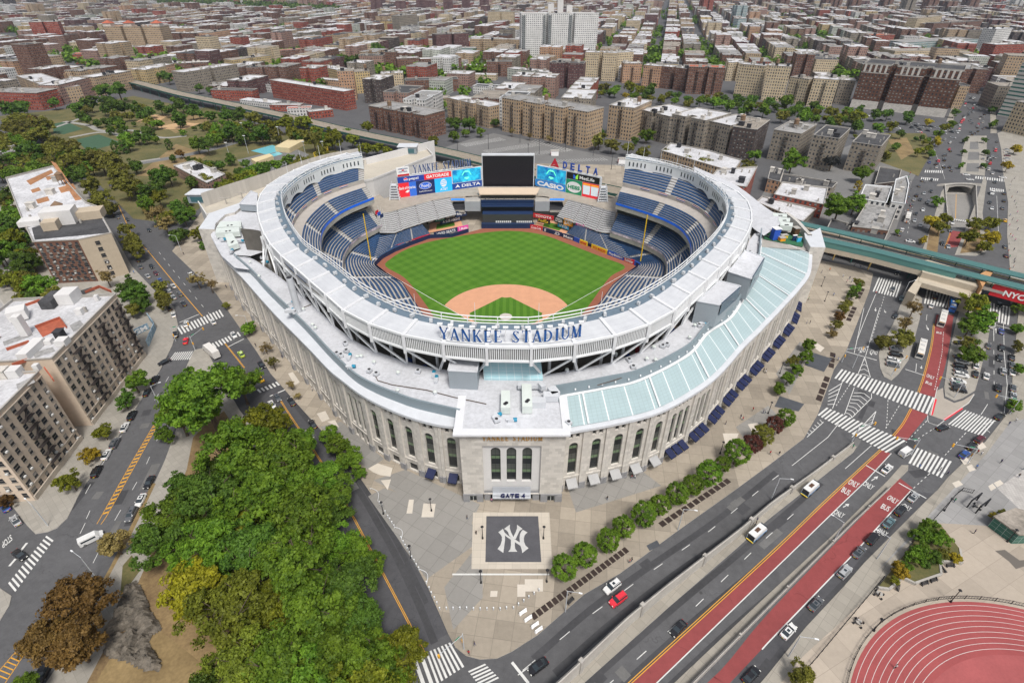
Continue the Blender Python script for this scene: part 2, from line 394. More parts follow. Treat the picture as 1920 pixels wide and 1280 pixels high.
for i in range(49):
 a=R(-52+i*104/48+0);
 x,y=28.96*math.sin(a*1.72),18.44+28.96*math.cos(a*1.72)
 arc.append((x,y))
pts=[p for p in arc if abs(p[0])<=p[1]+1.2]
pts=[(-pts[-1][0],pts[-1][1])]+pts if False else pts
home=[(3.9*math.sin(a),3.9*math.cos(a)) for a in [R(60+i*240/16) for i in range(17)]]
mb=MB(); mb.quad(*[W(x,y,.26) for x,y in pts+[(p[0],p[1]) for p in home]]); struct(mb,'infield_dirt',m_clay)
def rot45(a,b): return ((a-b)*.7071,(a+b)*.7071)
B=27.43; sq=[]
for cx,cy,a0 in((3.2,3.2,0),(B-3.0,3.2,90),(B-3.0,B-3.0,180),(3.2,B-3.0,270)):
 base={(3.2,3.2):(0,0),(B-3.0,3.2):(B,0),(B-3.0,B-3.0):(B,B),(3.2,B-3.0):(0,B)}[(cx,cy)]
 for k in range(7):
  an=R({0:90,90:180,180:270,270:0}[a0]-k*15); sq.append((base[0]+4.0*math.cos(an),base[1]+4.0*math.sin(an)))
mb=MB(); mb.quad(*[W(*rot45(min(max(a,1.1),B-1.1),min(max(b,1.1),B-1.1)),.29) for a,b in sq]); struct(mb,'infield_grass',m_grass)
mb=MB(); mb.quad(*[W(2.75*math.sin(a),18.44+2.75*math.cos(a),.32) for a in [i*math.pi/12 for i in range(24)]]); struct(mb,'pitchers_mound',mat('mound_cover',(.55,.50,.46),.7,.1))
mb=MB()
for s in(-1,1):
 d=Vector((s*.7071,.7071,0)); n=Vector((d.y,-d.x,0))*.09
 a=W(0,0,.33)+d*24; b=W(0,0,.33)+d*95; mb.quad(a-n,a+n,b+n,b-n)
struct(mb,'foul_line',flat('chalk',(.85,.85,.82),.9))
stad=thing('baseball_stadium','white limestone baseball stadium with a steel roof ring around a green field','stadium',(HX,HY,0))
def loft_deck(name,front,zf,back,zb,rows,n=100,aisle=9,seatm=m_navy,skip=None,label=None,treadm=m_conc,aw=1):
 F=cat([(p[0],p[1],0) for p in front],n+1); Bk=cat([(p[0],p[1],0) for p in back],n+1); t=MB(); st=MB(); ai=MB()
 for i in range(n):
  isa=(i%aisle)<aw
  for k in range(rows):
   t0,t1=k/rows,(k+1)/rows; z=zf+(zb-zf)*t0; z1=zf+(zb-zf)*t1
   a,b=F[i].lerp(Bk[i],t0),F[i+1].lerp(Bk[i+1],t0); c,d=F[i+1].lerp(Bk[i+1],t1),F[i].lerp(Bk[i],t1)
   for p in(a,b): p.z=z
   a=Vector((a.x,a.y,z));b=Vector((b.x,b.y,z));c=Vector((c.x,c.y,z));d=Vector((d.x,d.y,z))
   if isa and k==0: ai.mark()
   (ai if isa else t).quad(a,b,c,d); t.quad(d,c,(c.x,c.y,z1),(d.x,d.y,z1))
   if not isa:
    e,f=a.lerp(d,.42),b.lerp(c,.42); up=Vector((0,0,.42))
    st.quad(e+up,f+up,b.lerp(c,.97)+up*1.9,a.lerp(d,.97)+up*1.9)
    st.quad(e,f,f+up,e+up)
 for mbx,nm,mm in((t,name,treadm),(ai,'stair_aisle',m_bench),(st,'seat_rows',seatm)):
  if mbx.f:
   if mbx is ai: ai.each(nm,mm,deck); continue
   o=mbx.build(nm,mm,deck if nm!=name else stad)
   if nm==name:
    if label: o['label']=label
    deck=o
 return F,Bk
def Wl(L): return [W(a,b) for a,b in L]
fw=offset(Wl(wallL+wallR),0)
mainF=Wl([(-67,95),(-75,80),(-78,68),(-77.5,55),(-72,36),(-62,15),(-48,-8),(-30,-27),(0,-36),(30,-27),(50,-8),(64,16),(72,38),(75.5,55),(72,66),(65,75),(54,86)])
fld=Wl([(-70,97),(-78,82),(-81,68),(-80,55),(-74,36),(-64,15),(-50,-9),(-31,-29),(0,-38),(31,-29),(52,-9),(66,16),(74,37),(78,55),(74,67),(67,76.5),(56,88)])
fwm=Wl([(-52,91.5),(-59,83.5),(-64,75.5),(-66.5,66),(-58,55),(-49,46),(-40,27),(-31,8),(-22,-6),(-12,-15),(0,-18.5),(12,-15),(22,-6),(31,8.5),(42,28),(50,44),(59,56),(66,64.5),(62.5,73),(53,82.5),(46,89)])
loft_deck('field_level_deck',fwm,1.6,fld,7.4,13,132,11)
mainB=Wl([(-73,99),(-86,84),(-91,66),(-89.5,50),(-82,28),(-70,6),(-54,-17),(-32,-35),(0,-44),(32,-35),(56,-16),(73,8),(83,30),(86,50),(80,74),(72,83),(59,94)])
loft_deck('main_level_deck',mainF,10,mainB,18,11,120,8)
upF=Wl([(-70,97),(-80,81),(-84,67),(-84,52),(-79,34),(-68,10),(-52,-13),(-32,-31),(0,-40),(32,-31),(54,-12),(71,12),(80,36),(81,54),(76.5,66),(68,77),(56,89)])
upM=Wl([(-74,101),(-86.5,83),(-90,68),(-90,50),(-84,28),(-72,5),(-55,-18),(-34,-37),(0,-46),(34,-37),(57,-17),(75,7),(85,33),(87,53),(81.5,69),(71,82),(58,93)])
loft_deck('grandstand_lower_deck',upF,24,upM,29.2,7,120,8)
upM2=Wl([(-75.5,104),(-89,86),(-94,69),(-94,50),(-88,27),(-75,2),(-57,-20),(-35,-40),(0,-49.5),(35,-40),(59,-19),(78,4),(89,32),(91,54),(86,71),(73,87),(60,98)])
mb=MB(); A=cat(upM,80);C=cat(upM2,80)
for i in range(79): mb.quad((A[i].x,A[i].y,29.3),(A[i+1].x,A[i+1].y,29.3),(C[i+1].x,C[i+1].y,30.2),(C[i].x,C[i].y,30.2)); mb.quad((C[i].x,C[i].y,30.2),(C[i+1].x,C[i+1].y,30.2),(C[i+1].x,C[i+1].y,32.2),(C[i].x,C[i].y,32.2))
mb.build('cross_aisle_walkway',mat('walkway_pale',(.40,.37,.34),.8,.15),stad)
mb=MB()
for i in range(2,78):
 if i%2: continue
 a,b=C[i],C[i+1]; mid=(a+b)/2; d=Vector((-(mid.x-HX),40-(mid.y-HY),0)).normalized()*.15
 for k,(za,zb) in enumerate(((32.2,31.9),(31.9,31.6),(31.6,31.3))):
  mb.quad(*[(p.x+d.x,p.y+d.y,z) for p,z in((a,zb),(b,zb),(b,za),(a,za))],m=k)
mb.build('bunting',[flat('bunting_red',(.5,.03,.04)),flat('bunting_white',(.8,.8,.8)),flat('bunting_blue',(.03,.06,.3))],stad)
upB=Wl([(-77,116),(-93,97),(-102,78),(-104,58),(-98,34),(-83,2),(-63,-24),(-38,-46),(0,-56),(38,-46),(64,-22),(85,4),(96,34),(100,58),(97,80),(84,100),(64,114)])
loft_deck('grandstand_upper_deck',upM2,32.2,upB,38.6,9,120,8)
def band(name,P,z0,z1,m,n=90,inward=.12,seg=None):
 P=cat(P,n); mb=MB(); mid=W(0,35)
 for i in range(n-1):
  if seg and not(seg[0]<=i/(n-1)<=seg[1]): continue
  a,b=P[i],P[i+1]; d=(mid-(a+b)/2); d.z=0; d=d.normalized()*inward
  mb.quad(*[(p.x+d.x,p.y+d.y,z) for p,z in((a,z0),(b,z0),(b,z1),(a,z1))])
 return mb.build(name,m,stad)
band('deck_fascia',upF,21.6,25.0,m_conc,inward=.1); band('ribbon_board',upF,23.9,25.1,mat('ribbon_blue',(.012,.10,.55),.3,.3,.08,.5,emit=.25),inward=.25)
band('club_glazing',Wl([(-75,100),(-86,85),(-90.5,66),(-89,50),(-82,30),(-69,7),(-53,-16),(-32,-35),(0,-44),(32,-35),(55,-15),(72,8),(82.5,31),(85.5,50),(79.5,73),(71,82),(58,93)]),18,21.6,m_dark,inward=.3)
band('deck_fascia',mainF,7.6,11,m_conc,inward=.1); band('ribbon_board',mainF,9.9,10.9,mat('ribbon_mix',(.10,.12,.25),.3,.7,.25,.8,emit=.1,tint=(.55,.45,.5)),inward=.22)
def soffit(name,A,za,Bc,zb,m):
 A=cat(A,80);Bc=cat(Bc,80);mb=MB()
 for i in range(79): mb.quad((A[i].x,A[i].y,za),(A[i+1].x,A[i+1].y,za),(Bc[i+1].x,Bc[i+1].y,zb),(Bc[i].x,Bc[i].y,zb))
 mb.build(name,m,stad)
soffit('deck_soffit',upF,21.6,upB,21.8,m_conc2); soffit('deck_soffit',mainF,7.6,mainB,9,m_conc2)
FWp=resample(Wl(oc[-1:]+wallL+wallR+oc[:1]),260)
adc=[flat('ad_navy',(.015,.03,.09),.5),flat('ad_red',(.55,.02,.03),.5),flat('ad_white',(.7,.7,.7),.5),flat('ad_blue',(.02,.08,.42),.5),flat('ad_yellow',(.8,.55,.03),.5),flat('ad_black',(.02,.02,.02),.5)]
mb=MB();
for i in range(259):
 a,b=FWp[i],FWp[i+1]; d=(W(0,40)-(a+b)/2); d.z=0; d=d.normalized()*.1
 mb.quad(*[(p.x+d.x,p.y+d.y,z) for p,z in((a,0),(b,0),(b,2.4),(a,2.4))]); mb.quad(*[(p.x+e.x,p.y+e.y,2.4) for p,e in((a,d),(b,d),(b,-d*2),(a,-d*2))])
mb.build('field_wall',mat('wall_pad',(.012,.025,.08),.6,.1),stad)
def sheetdeck(name,front,back,zf,zb,rows,seatm,treadm,aisles,lab=None):
 """stepped terrace between two straight pixel-traced lines"""
 fr=resample(front,41);bk=resample(back,41);t=MB();st=MB();ai=MB()
 for i in range(40):
  isa=i in aisles
  for k in range(rows):
   t0,t1=k/rows,(k+1)/rows; z=zf+(zb-zf)*t0;z1=zf+(zb-zf)*t1
   a,b,c,d=[Vector((*(p.lerp(q,tt)).to_2d(),z)) for p,q,tt in((fr[i],bk[i],t0),(fr[i+1],bk[i+1],t0),(fr[i+1],bk[i+1],t1),(fr[i],bk[i],t1))]
   if isa and k==0: ai.mark()
   (ai if isa else t).quad(a,b,c,d); t.quad(d,c,(c.x,c.y,z1),(d.x,d.y,z1))
   if not isa:
    up=Vector((0,0,.4)); e,f,g,h=a.lerp(d,.35),b.lerp(c,.35),b.lerp(c,.8),a.lerp(d,.8)
    st.quad(e+up,f+up,g+up*1.3,h+up*1.3); st.quad(e,f,f+up,e+up)
 dk=t.build(name,treadm,stad); ai.each('stair_aisle',m_bench,dk); st.build('seat_rows',seatm,dk)
 if lab: dk['label']=lab
 return dk
m_btread=mat('bleacher_tread',(.16,.155,.15),.8,.1)
sheetdeck('bleacher_deck',Gs([(712,437),(740,437.5),(758,430),(797,417),(856,402.5)],7.5),Gs([(706,402),(733,396),(760,389),(806.6,376.6),(842,369)],13.5),7.5,13.5,11,m_bench,m_btread,(10,20,30),'pale bench bleachers left of the batters eye')
sheetdeck('bleacher_deck',Gs([(1043.6,407),(1077,418),(1110,430.5),(1128,436.5),(1148,437)],7.5),Gs([(1066,373.5),(1092,380),(1115,386),(1135,392),(1155,397)],13.5),7.5,13.5,11,m_bench,m_btread,(12,20,30),'pale bench bleachers right of the batters eye')
sheetdeck('field_seat_block',Gs([(700,486),(738,462),(767,452),(806,438)],2.4),Gs([(712,443),(740,438),(760,430.5),(791,420)],6.8),2.4,6.8,10,m_navy,m_conc,(14,28))
sheetdeck('field_seat_block',Gs([(1062,436.5),(1109,457.5),(1150,474),(1185,488)],2.4),Gs([(1078.6,422),(1110,431.5),(1130,438),(1150,441)],6.8),2.4,6.8,10,m_navy,m_conc,(12,26))
cz=13.6
mb=MB(); P=Gs([(640,392),(700,402),(733,397),(806.6,377),(842,370),(905,366),(1002,366),(1066,374),(1115,387),(1155,398),(1215,380)],cz)
Q=Gs([(690,345),(720,372),(744,366),(800,362),(850,356),(905,350),(1002,350),(1060,356),(1110,368),(1150,372),(1180,345)],cz)
for i in range(len(P)-1): mb.quad(P[i],P[i+1],Q[i+1],Q[i])
mb.build('outfield_concourse',mat('concourse_tan',(.36,.32,.27),.85,.2),stad)
def pxbox(parent,name,x0,x1,yb,yt,z0,dep,m,mt=None,base_y=None):
 """box whose front face has bottom corners at the given pixels on height z0 and reaches pixel row yt"""
 a=G(x0,yb,z0); b=G(x1,yb,z0); v=(640-yt)/FPX; z1=a.y*(v*cT-sT)/(cT+v*sT)+CH
 mb=MB(); mb.prism([(a.x,a.y),(b.x,a.y),(b.x,a.y+dep),(a.x,a.y+dep)],z0,z1,0,1 if mt else 0,True,True)
 return mb.build(name,[m,mt] if mt else m,parent),a,b,z1
m_nav2=mat('eye_navy',(.012,.03,.085),.5,.1)
pxbox(stad,'batters_eye_base',903,1001,429,420,0,3,m_nav2)
o,a,b,z1=pxbox(stad,'monument_park_terrace',905,999,421,402,1.8,8,flat('terrace_dark',(.05,.05,.055),.4),m_nav2)
mb=MB()
for k in range(8): mb.box((a.x+8+k*1.15,a.y-.3,3.6),(.8,.3,1.0))
for k in range(8): mb.box((a.x+20+k*1.15,a.y-.3,3.6),(.8,.3,1.0))
mb.build('retired_plaque_row',flat('plaque_white',(.7,.7,.7)),stad)
pxbox(stad,'batters_eye_screen',903,1000,401,388,6.2,6,flat('eye_black',(.004,.004,.006),.3),m_nav2)
pxbox(stad,'navy_rail',902,1001,388,383,9.2,1,m_nav2)
o,a,b,zz=pxbox(stad,'cafe_terrace',902,1001,383,374,9.6,6,m_nav2,mat('cafe_floor',(.42,.39,.34),.8,.2))
mb=MB()
for k in range(46):
 mb.mark(); mb.box((a.x+1+random.random()*(b.x-a.x-2),a.y+.5+random.random()*5,zz+.4),(.5,.5,.8),0,random.random()*3)
mb.each('cafe_chair',flat('chair_dark',(.10,.10,.11)),o)
o,a,b,zz=pxbox(stad,'cafe_bar',901,1004,371,365,13,5,flat('bar_dark',(.06,.055,.05)),m_conc)
aw=MB(); p=[G(899,364,15.8),G(1006,364,15.8),G(1012,352,17.6),G(896,352,17.6)]
aw.quad(*p); aw.quad(*[(q.x,q.y,q.z-.35) for q in p[::-1]]); aw.quad(p[0],p[1],(p[1].x,p[1].y,p[1].z-.6),(p[0].x,p[0].y,p[0].z-.6)); aw.build('cafe_awning',mat('awning_tan',(.55,.44,.33),.8,.06),stad)
for x0,x1 in((872,901),(1003,1030)):
 pxbox(stad,'pavilion',x0,x1,396,378,7,9,mat('pavilion_grey',(.33,.35,.38),.6,.1),m_conc)
 pxbox(stad,'ribbon_board',x0+1,x1-1,385,381.5,10.2,.3,flat('led_blue',(.05,.25,.8),.4,emit=.4))
for x0,x1 in((846,871),(1031,1058)):
 pxbox(stad,'party_deck',x0,x1,398,394,6.8,14,m_conc,m_dark); pxbox(stad,'ribbon_board',x0,x1,376,372.5,12.8,.3,flat('led_blue',(.05,.25,.8),.4,emit=.4))
for L in([(803,437),(868,424),(862,408),(806,419)],[(1003,424),(1058,440),(1076,424),(1010,408)]):
 mb=MB(); mb.quad(*Gs(L,.5)); o=mb.build('bullpen_floor',m_clay,stad)
 c=sum((Vector(p) for p in Gs(L,.55)),Vector())/4; mb=MB(); mb.quad(*[Vector(p).lerp(c,.45) for p in Gs(L,.55)]); mb.build('bullpen_grass',m_grass,o)
def wallboard(x0,y0,x1,y1,z0,h,m,txt=None,tm=None,name='advert_board',frac=(.8,.6),bold=.01,parent=None):
 a=G(x0,y0,z0);b=G(x1,y1,z0); r=(b-a).normalized(); n=r.cross(Vector((0,0,1)))
 mb=MB(); k=n*.25
 mb.quad(a+k,b+k,b+k+Vector((0,0,h)),a+k+Vector((0,0,h))); mb.quad(b-k,a-k,a-k+Vector((0,0,h)),b-k+Vector((0,0,h)))
 mb.quad(a+k+Vector((0,0,h)),b+k+Vector((0,0,h)),b-k+Vector((0,0,h)),a-k+Vector((0,0,h)))
 mb.quad(a-k,a+k,a+k+Vector((0,0,h)),a-k+Vector((0,0,h))); mb.quad(b+k,b-k,b-k+Vector((0,0,h)),b+k+Vector((0,0,h)))
 o=mb.build(name,m,parent or stad)
 if txt:
  c=(a+b)/2+k+Vector((0,0,h/2)); place_text('lettering',txt,c,r,(0,0,1),(b-a).length*frac[0],h*frac[1],tm,o,bold=bold,off=.06)
 return o
WH=flat('letter_white',(.85,.85,.85),.5); NV=flat('letter_navy',(.02,.06,.25),.5); RD=flat('letter_red',(.6,.02,.03),.5); YL=flat('letter_yellow',(.85,.6,.05),.5)
AD=dict(r=adc[1],b=adc[3],n=adc[0],w=adc[2],y=adc[4],k=adc[5],pk=flat('ad_pink',(.75,.05,.35)),or_=flat('ad_orange',(.8,.33,.02)),cy=flat('ad_cyan',(.05,.45,.75)),gr=flat('ad_green',(.01,.16,.10)))
for s in ((700,496,715,480.5,'w',"Canon",RD),(716,480,737,470.5,'w',None,None),(738,469.5,765.5,459.5,'r',"Budweiser",WH),(766,459,807,446.5,'r',"Modell's",WH),(814,444,858,434,'n',"VIVID SEATS",WH),(858,434,878,429.5,'pk',"T-Mobile",WH),
  (994,428.5,1017,433,'r',"Coca-Cola",WH),(1018,433.5,1053,444,'n',"BARD",WH),(1055,445,1076,452,'n',"Mets",WH),(1076,452,1087,456.5,'b',None,None),(1087,456.5,1101,462,'y',"NATHANS",RD),(1109,465,1138,477,'y',"W.B. MASON",RD),(1139,477.5,1170,489,'b',"PlayStation",WH),(1170,489,1189,497,'r',"Budweiser",WH),(1189,497,1199,502.5,'b',None,None)):
 wallboard(s[0],s[1],s[2],s[3],.05,2.55,AD[s[4]],s[5],s[6])
for s in ((740,437.5,758,430.5,6.3,1.5,'r',"Modell's",WH),(760,429.5,791,419,6.3,1.5,'r',"Modell's",WH),(801,421,815,416,3,3.4,'k',"Panasonic",WH),(816,416,834,412.5,3.6,3.4,'gr',"STARR",WH),(835,412,854,407,4,3.4,'k',"AIG NYPD",WH),(855,407.5,875,403.5,4,3.4,'n',"Mohegan Sun",WH),(826,421,866,412,1.2,2.6,'n',"A SUB ABOVE",WH),
  (1000,407,1038,413,6.6,2.4,'r',"TOYOTA",WH),(1040,416,1056,420.5,4.2,3.6,'k',"CITIZEN",WH),(1057,421,1074,425.5,4.2,3.8,'or_',"SAP",WH),(1046,424,1066,431,1.5,2.7,'cy',"WB",WH),(1008,416,1031,421,2,3,'k',"FedEx",YL),(1080,422.5,1110,433,6.2,1.5,'pk',"MODELL'S",WH),(1114,433,1126,437.5,6.2,1.5,'pk',"Modell's",WH)):
 wallboard(*s[:6],AD[s[6]],s[7],s[8])
def zof(p,ty):
 v=(640-ty)/FPX; return p.y*(v*cT-sT)/(cT+v*sT)+CH
vb=thing('video_board','big dark main video screen above the batters eye','video screen',W(0,150,0))
a=W(-15.6,150,13);b=W(16.2,150,13); ztop=zof(a,290)
mb=MB(); mb.prism([(a.x,a.y),(b.x,a.y),(b.x,a.y+3),(a.x,a.y+3)],12.4,ztop,0); mb.build('housing',m_ledge,vb)
mb=MB(); mb.quad((a.x+.5,a.y-.15,13),(b.x-.5,a.y-.15,13),(b.x-.5,a.y-.15,ztop-.7),(a.x+.5,a.y-.15,ztop-.7)); mb.build('screen',mat('led_off',(.012,.010,.014),.45,.4,1,6),vb)
mb=MB()
for x in(-12,0,12): mb.tube((HX+x,a.y+1.5,0),(HX+x,a.y+1.5,12.5),.5,n=6)
mb.build('support_column',m_white,vb)
class Board:
 """tilted sponsor board running between two ground-plane corners; fractional panels"""
 def __init__(s,x0,y0,x1,y1,z0,yt,name,label):
  s.a=G(x0,y0,z0);s.b=G(x1,y1,z0);s.z1=zof(s.a,yt); s.z0=z0; s.h=s.z1-z0
  s.t=thing(name,label,'billboard',((s.a.x+s.b.x)/2,(s.a.y+s.b.y)/2,0)); s.r=(s.b-s.a); s.L=s.r.length; s.r.normalize(); s.n=s.r.cross(Vector((0,0,1)))
  mb=MB(); k=s.n*-1.6; a,b=s.a,s.b
  mb.prism([(a.x,a.y),(b.x,b.y),(b.x+k.x,b.y+k.y),(a.x+k.x,a.y+k.y)],z0,s.z1,0); mb.build('housing',m_ledge,s.t)
  for f in(.2,.55,.85):
   p=a.lerp(b,f)+k*.5; mb=MB(); mb.tube((p.x,p.y,0),(p.x,p.y,z0),.35); mb.build('support_column',m_white,s.t)
 def P(s,u,v,o=0): return s.a+s.r*(u*s.L)+Vector((0,0,v*s.h))+s.n*o
 def panel(s,u0,u1,v0,v1,m,o=.1,name='panel'):
  mb=MB(); mb.quad(s.P(u0,v0,o),s.P(u1,v0,o),s.P(u1,v1,o),s.P(u0,v1,o)); return mb.build(name,m,s.t)
 def text(s,txt,u0,u1,v0,v1,m,bold=.01,par=None,name='lettering',off=.16):
  return place_text(name,txt,s.P((u0+u1)/2,(v0+v1)/2),s.r,(0,0,1),(u1-u0)*s.L,(v1-v0)*s.h,m,par or s.t,bold=bold,off=off)
 def disc(s,u,v,ru,rv,m,o=.14,a0=0,a1=360,par=None,name='emblem',n=24):
  mb=MB(); mb.quad(*[s.P(u+ru*math.cos(R(a0+(a1-a0)*i/n)),v+rv*math.sin(R(a0+(a1-a0)*i/n)),o) for i in range(n+(0 if a1-a0==360 else 1))]); return mb.build(name,m,par or s.t)
 def poly(s,L,m,o=.15,par=None,name='emblem'):
  mb=MB(); mb.tris([[s.P(u,v,o) for u,v in L]]); return mb.build(name,m,par or s.t)
SE=.35
def em(n,c,e=SE): return flat(n,c,.4,emit=e)
LB=Board(749.5,372,906,350,13.2,333,'sponsor_board','bent run of bright sponsor panels left of the dark video screen')
p=LB.panel(0,.30,.72,.99,em('scr_navy',(.015,.04,.25))); LB.text('pepsi',.125,.235,.78,.93,WH,.02,p); LB.disc(.09,.86,.022,.08,em('scr_white',(.8,.8,.8)),par=p); LB.disc(.09,.86,.02,.072,em('scr_red',(.6,.02,.03)),.17,0,180,p)
LB.disc(.09,.86,.02,.072,em('scr_blue',(.02,.1,.5)),.17,195,345,p)
p=LB.panel(.30,.615,.72,.99,em('scr_red',(.6,.02,.03))); LB.text('GATORADE',.325,.59,.78,.93,WH,.03,p)
p=LB.panel(0,.12,.0,.71,em('scr_red',(.6,.02,.03))); LB.text('Bank of America',.008,.19,.40,.54,WH,.02,p,off=.22); LB.poly([(.07,.26),(.10,.36),(.125,.33),(.10,.22)],WH,.2,p)
p=LB.panel(.12,.20,.0,.71,em('scr_blue2',(.03,.12,.5)))
p=LB.panel(.20,.415,.0,.71,em('scr_dnavy',(.01,.02,.09))); e=LB.disc(.305,.45,.072,.17,WH,.14,par=p); LB.disc(.305,.45,.068,.155,em('scr_blue',(.02,.1,.5)),.17,par=p); LB.text('Ford',.26,.35,.37,.53,WH,.015,p,off=.24); LB.text('BuyFordNow.com',.23,.38,.14,.22,WH,0,p)
p=LB.panel(.415,.62,.0,.71,em('scr_sky',(.02,.38,.78))); LB.disc(.52,.46,.037,.19,WH,.14,par=p); LB.text('AT&T',.475,.565,.10,.22,WH,.01,p)
for k in range(3): LB.poly([(.49,.37+k*.08),(.55,.40+k*.08),(.55,.425+k*.08),(.49,.395+k*.08)],em('scr_sky',(.02,.38,.78)),.2,p)
def cyanscreen():
 m,t,b=newmat('scr_cyan_show'); n1=noise(t,.25,3); c=mixc(t,rng(t,n1,.35,.7),(.0,.08,.33),(.03,.55,.75)); t.links.new(c,b.inputs['Base Color']); t.links.new(c,b.inputs['Emission Color']); b.inputs['Emission Strength'].default_value=.4; b.inputs['Roughness'].default_value=.4; M['scr_cyan_show']=m; return m
m_cy=cyanscreen()
def figure(Bd,u,v,w,h,p):   # generic glowing outlined figure on the screen
 g=em('scr_green',(.15,.9,.45),.8)
 for q in ([(-.5,.0),(-.25,.45),(-.18,.42),(-.42,.0)],[(.5,-.05),(.25,.45),(.18,.42),(.42,-.02)],[(-.25,-.4),(.25,-.4),(.2,-.25),(-.2,-.25)],[(-.2,.35),(.2,.35),(.15,.5),(-.15,.5)],[(-.1,-.5),(.1,-.5),(.1,-.4),(-.1,-.4)]):
  Bd.poly([(u+a*w,v+b*h) for a,b in q],g,.18,p,'light_line')
p=LB.panel(.63,.975,.38,1.0,m_cy,name='screen'); figure(LB,.80,.70,.12,.42,p)
p=LB.panel(.62,.985,.05,.35,em('scr_dlta',(.01,.045,.22))); LB.text('DELTA',.735,.965,.13,.28,WH,.02,p,); LB.poly([(.655,.12),(.685,.30),(.715,.12),(.685,.17)],WH,.17,p)
RB=Board(1004.5,349,1123,376,13.2,309.5,'sponsor_board','bent run of bright sponsor panels right of the dark video screen')
p=RB.panel(.02,.48,.38,1.0,m_cy,name='screen'); figure(RB,.25,.70,.16,.42,p)
p=RB.panel(-.01,.485,.03,.36,em('scr_casio',(.02,.16,.42))); RB.text('CASIO',.025,.455,.08,.30,WH,.05,p)
p=RB.panel(.49,.985,.70,1.0,em('scr_blk',(.012,.012,.014),.05)); RB.text('MetLife',.69,.91,.77,.92,WH,.015,p); RB.poly([(.595,.74),(.595,.95),(.625,.86),(.625,.74)],em('scr_blue',(.02,.1,.5)),.16,p); RB.poly([(.63,.74),(.63,.86),(.665,.97),(.665,.74)],em('scr_lime',(.25,.65,.05)),.16,p)
p=RB.panel(.49,.735,.02,.68,em('scr_grn',(.01,.18,.08))); RB.disc(.612,.35,.112,.25,WH,.14,par=p); RB.text('HESS',.52,.705,.26,.43,em('scr_grn',(.01,.18,.08)),.03,p,off=.24)
p=RB.panel(.74,.985,.0,.68,em('scr_red',(.6,.02,.03)))
for u in(.805,.925): RB.poly([(u-.05,.15),(u-.055,.55),(u+.055,.55),(u+.05,.15)],em('scr_ice',(.55,.62,.66)),.16,p); RB.poly([(u-.055,.56),(u+.055,.56),(u+.055,.64),(u-.055,.64)],em('scr_or',(.8,.3,.03)),.16,p)
for Bd,u0,u1,v0,lab in((LB,.19,.40,-.2,'dark navy board of retired player numbers under the left sponsor panels'),(RB,.56,.83,-.2,'dark teal board with faint writing under the right sponsor panels')):
 q=[Bd.P(u0,v0,.2),Bd.P(u1,v0,.2),Bd.P(u1,-.005,.2),Bd.P(u0,-.005,.2)]; mb=MB(); mb.quad(*q); kk=Bd.n*.3; mb.quad(*[x-kk for x in q[::-1]])
 for i in range(4): mb.quad(q[i],q[i]-kk,q[(i+1)%4]-kk,q[(i+1)%4])
 o=mb.build('notice_board',flat('notice_navy',(.02,.05,.09)),Bd.t); o['label']=lab
 if Bd is LB:
  for k in range(2):
   mb=MB()
   for i in range(10):
    mb.quad(*[Bd.P(u0+.015+i*.019+a*.012,v0+.03+k*.10+b*.045,.26) for a,b in((0,0),(1,0),(1,1),(0,1))])
   mb.build('number_row',WH,o)
 else: Bd.text('THE BOSS',u0+.12,u1-.05,v0+.03,v0+.08,WH,0,o)
for Bd,u in((LB,-.045),(RB,1.045)):
 c=Bd.P(u,0,0); t=thing('lighting_pylon','tapered steel louvre pylon at the outer end of the '+('left' if u<0 else 'right')+' sponsor board','pylon',(c.x,c.y,0))
 mb=MB(); mb.prism([(c.x-3.2,c.y-3),(c.x+3.2,c.y-3),(c.x+3.2,c.y+3),(c.x-3.2,c.y+3)],9,12.5,0); mb.build('base_block',mat('pylon_base',(.22,.21,.20)),t)
 mb=MB(); mb.quad((c.x-3.3,c.y-3.1,9.8),(c.x+3.3,c.y-3.1,9.8),(c.x+3.3,c.y-3.1,11.2),(c.x-3.3,c.y-3.1,11.2)); mb.build('dark_window',m_win,t)
 mb=MB()
 for k in range(7):
  z=12.7+k*1.45; s=3.0-k*.22; mb.box((c.x,c.y,z),(s*2,s*2,.5));
 for dx in(-1,1):
  for dy in(-1,1): mb.bar((c.x+dx*3,c.y+dy*3,12.5),(c.x+dx*1.6,c.y+dy*1.6,22.5),.5,.5)
 mb.build('louvre_tower',m_ledge,t)
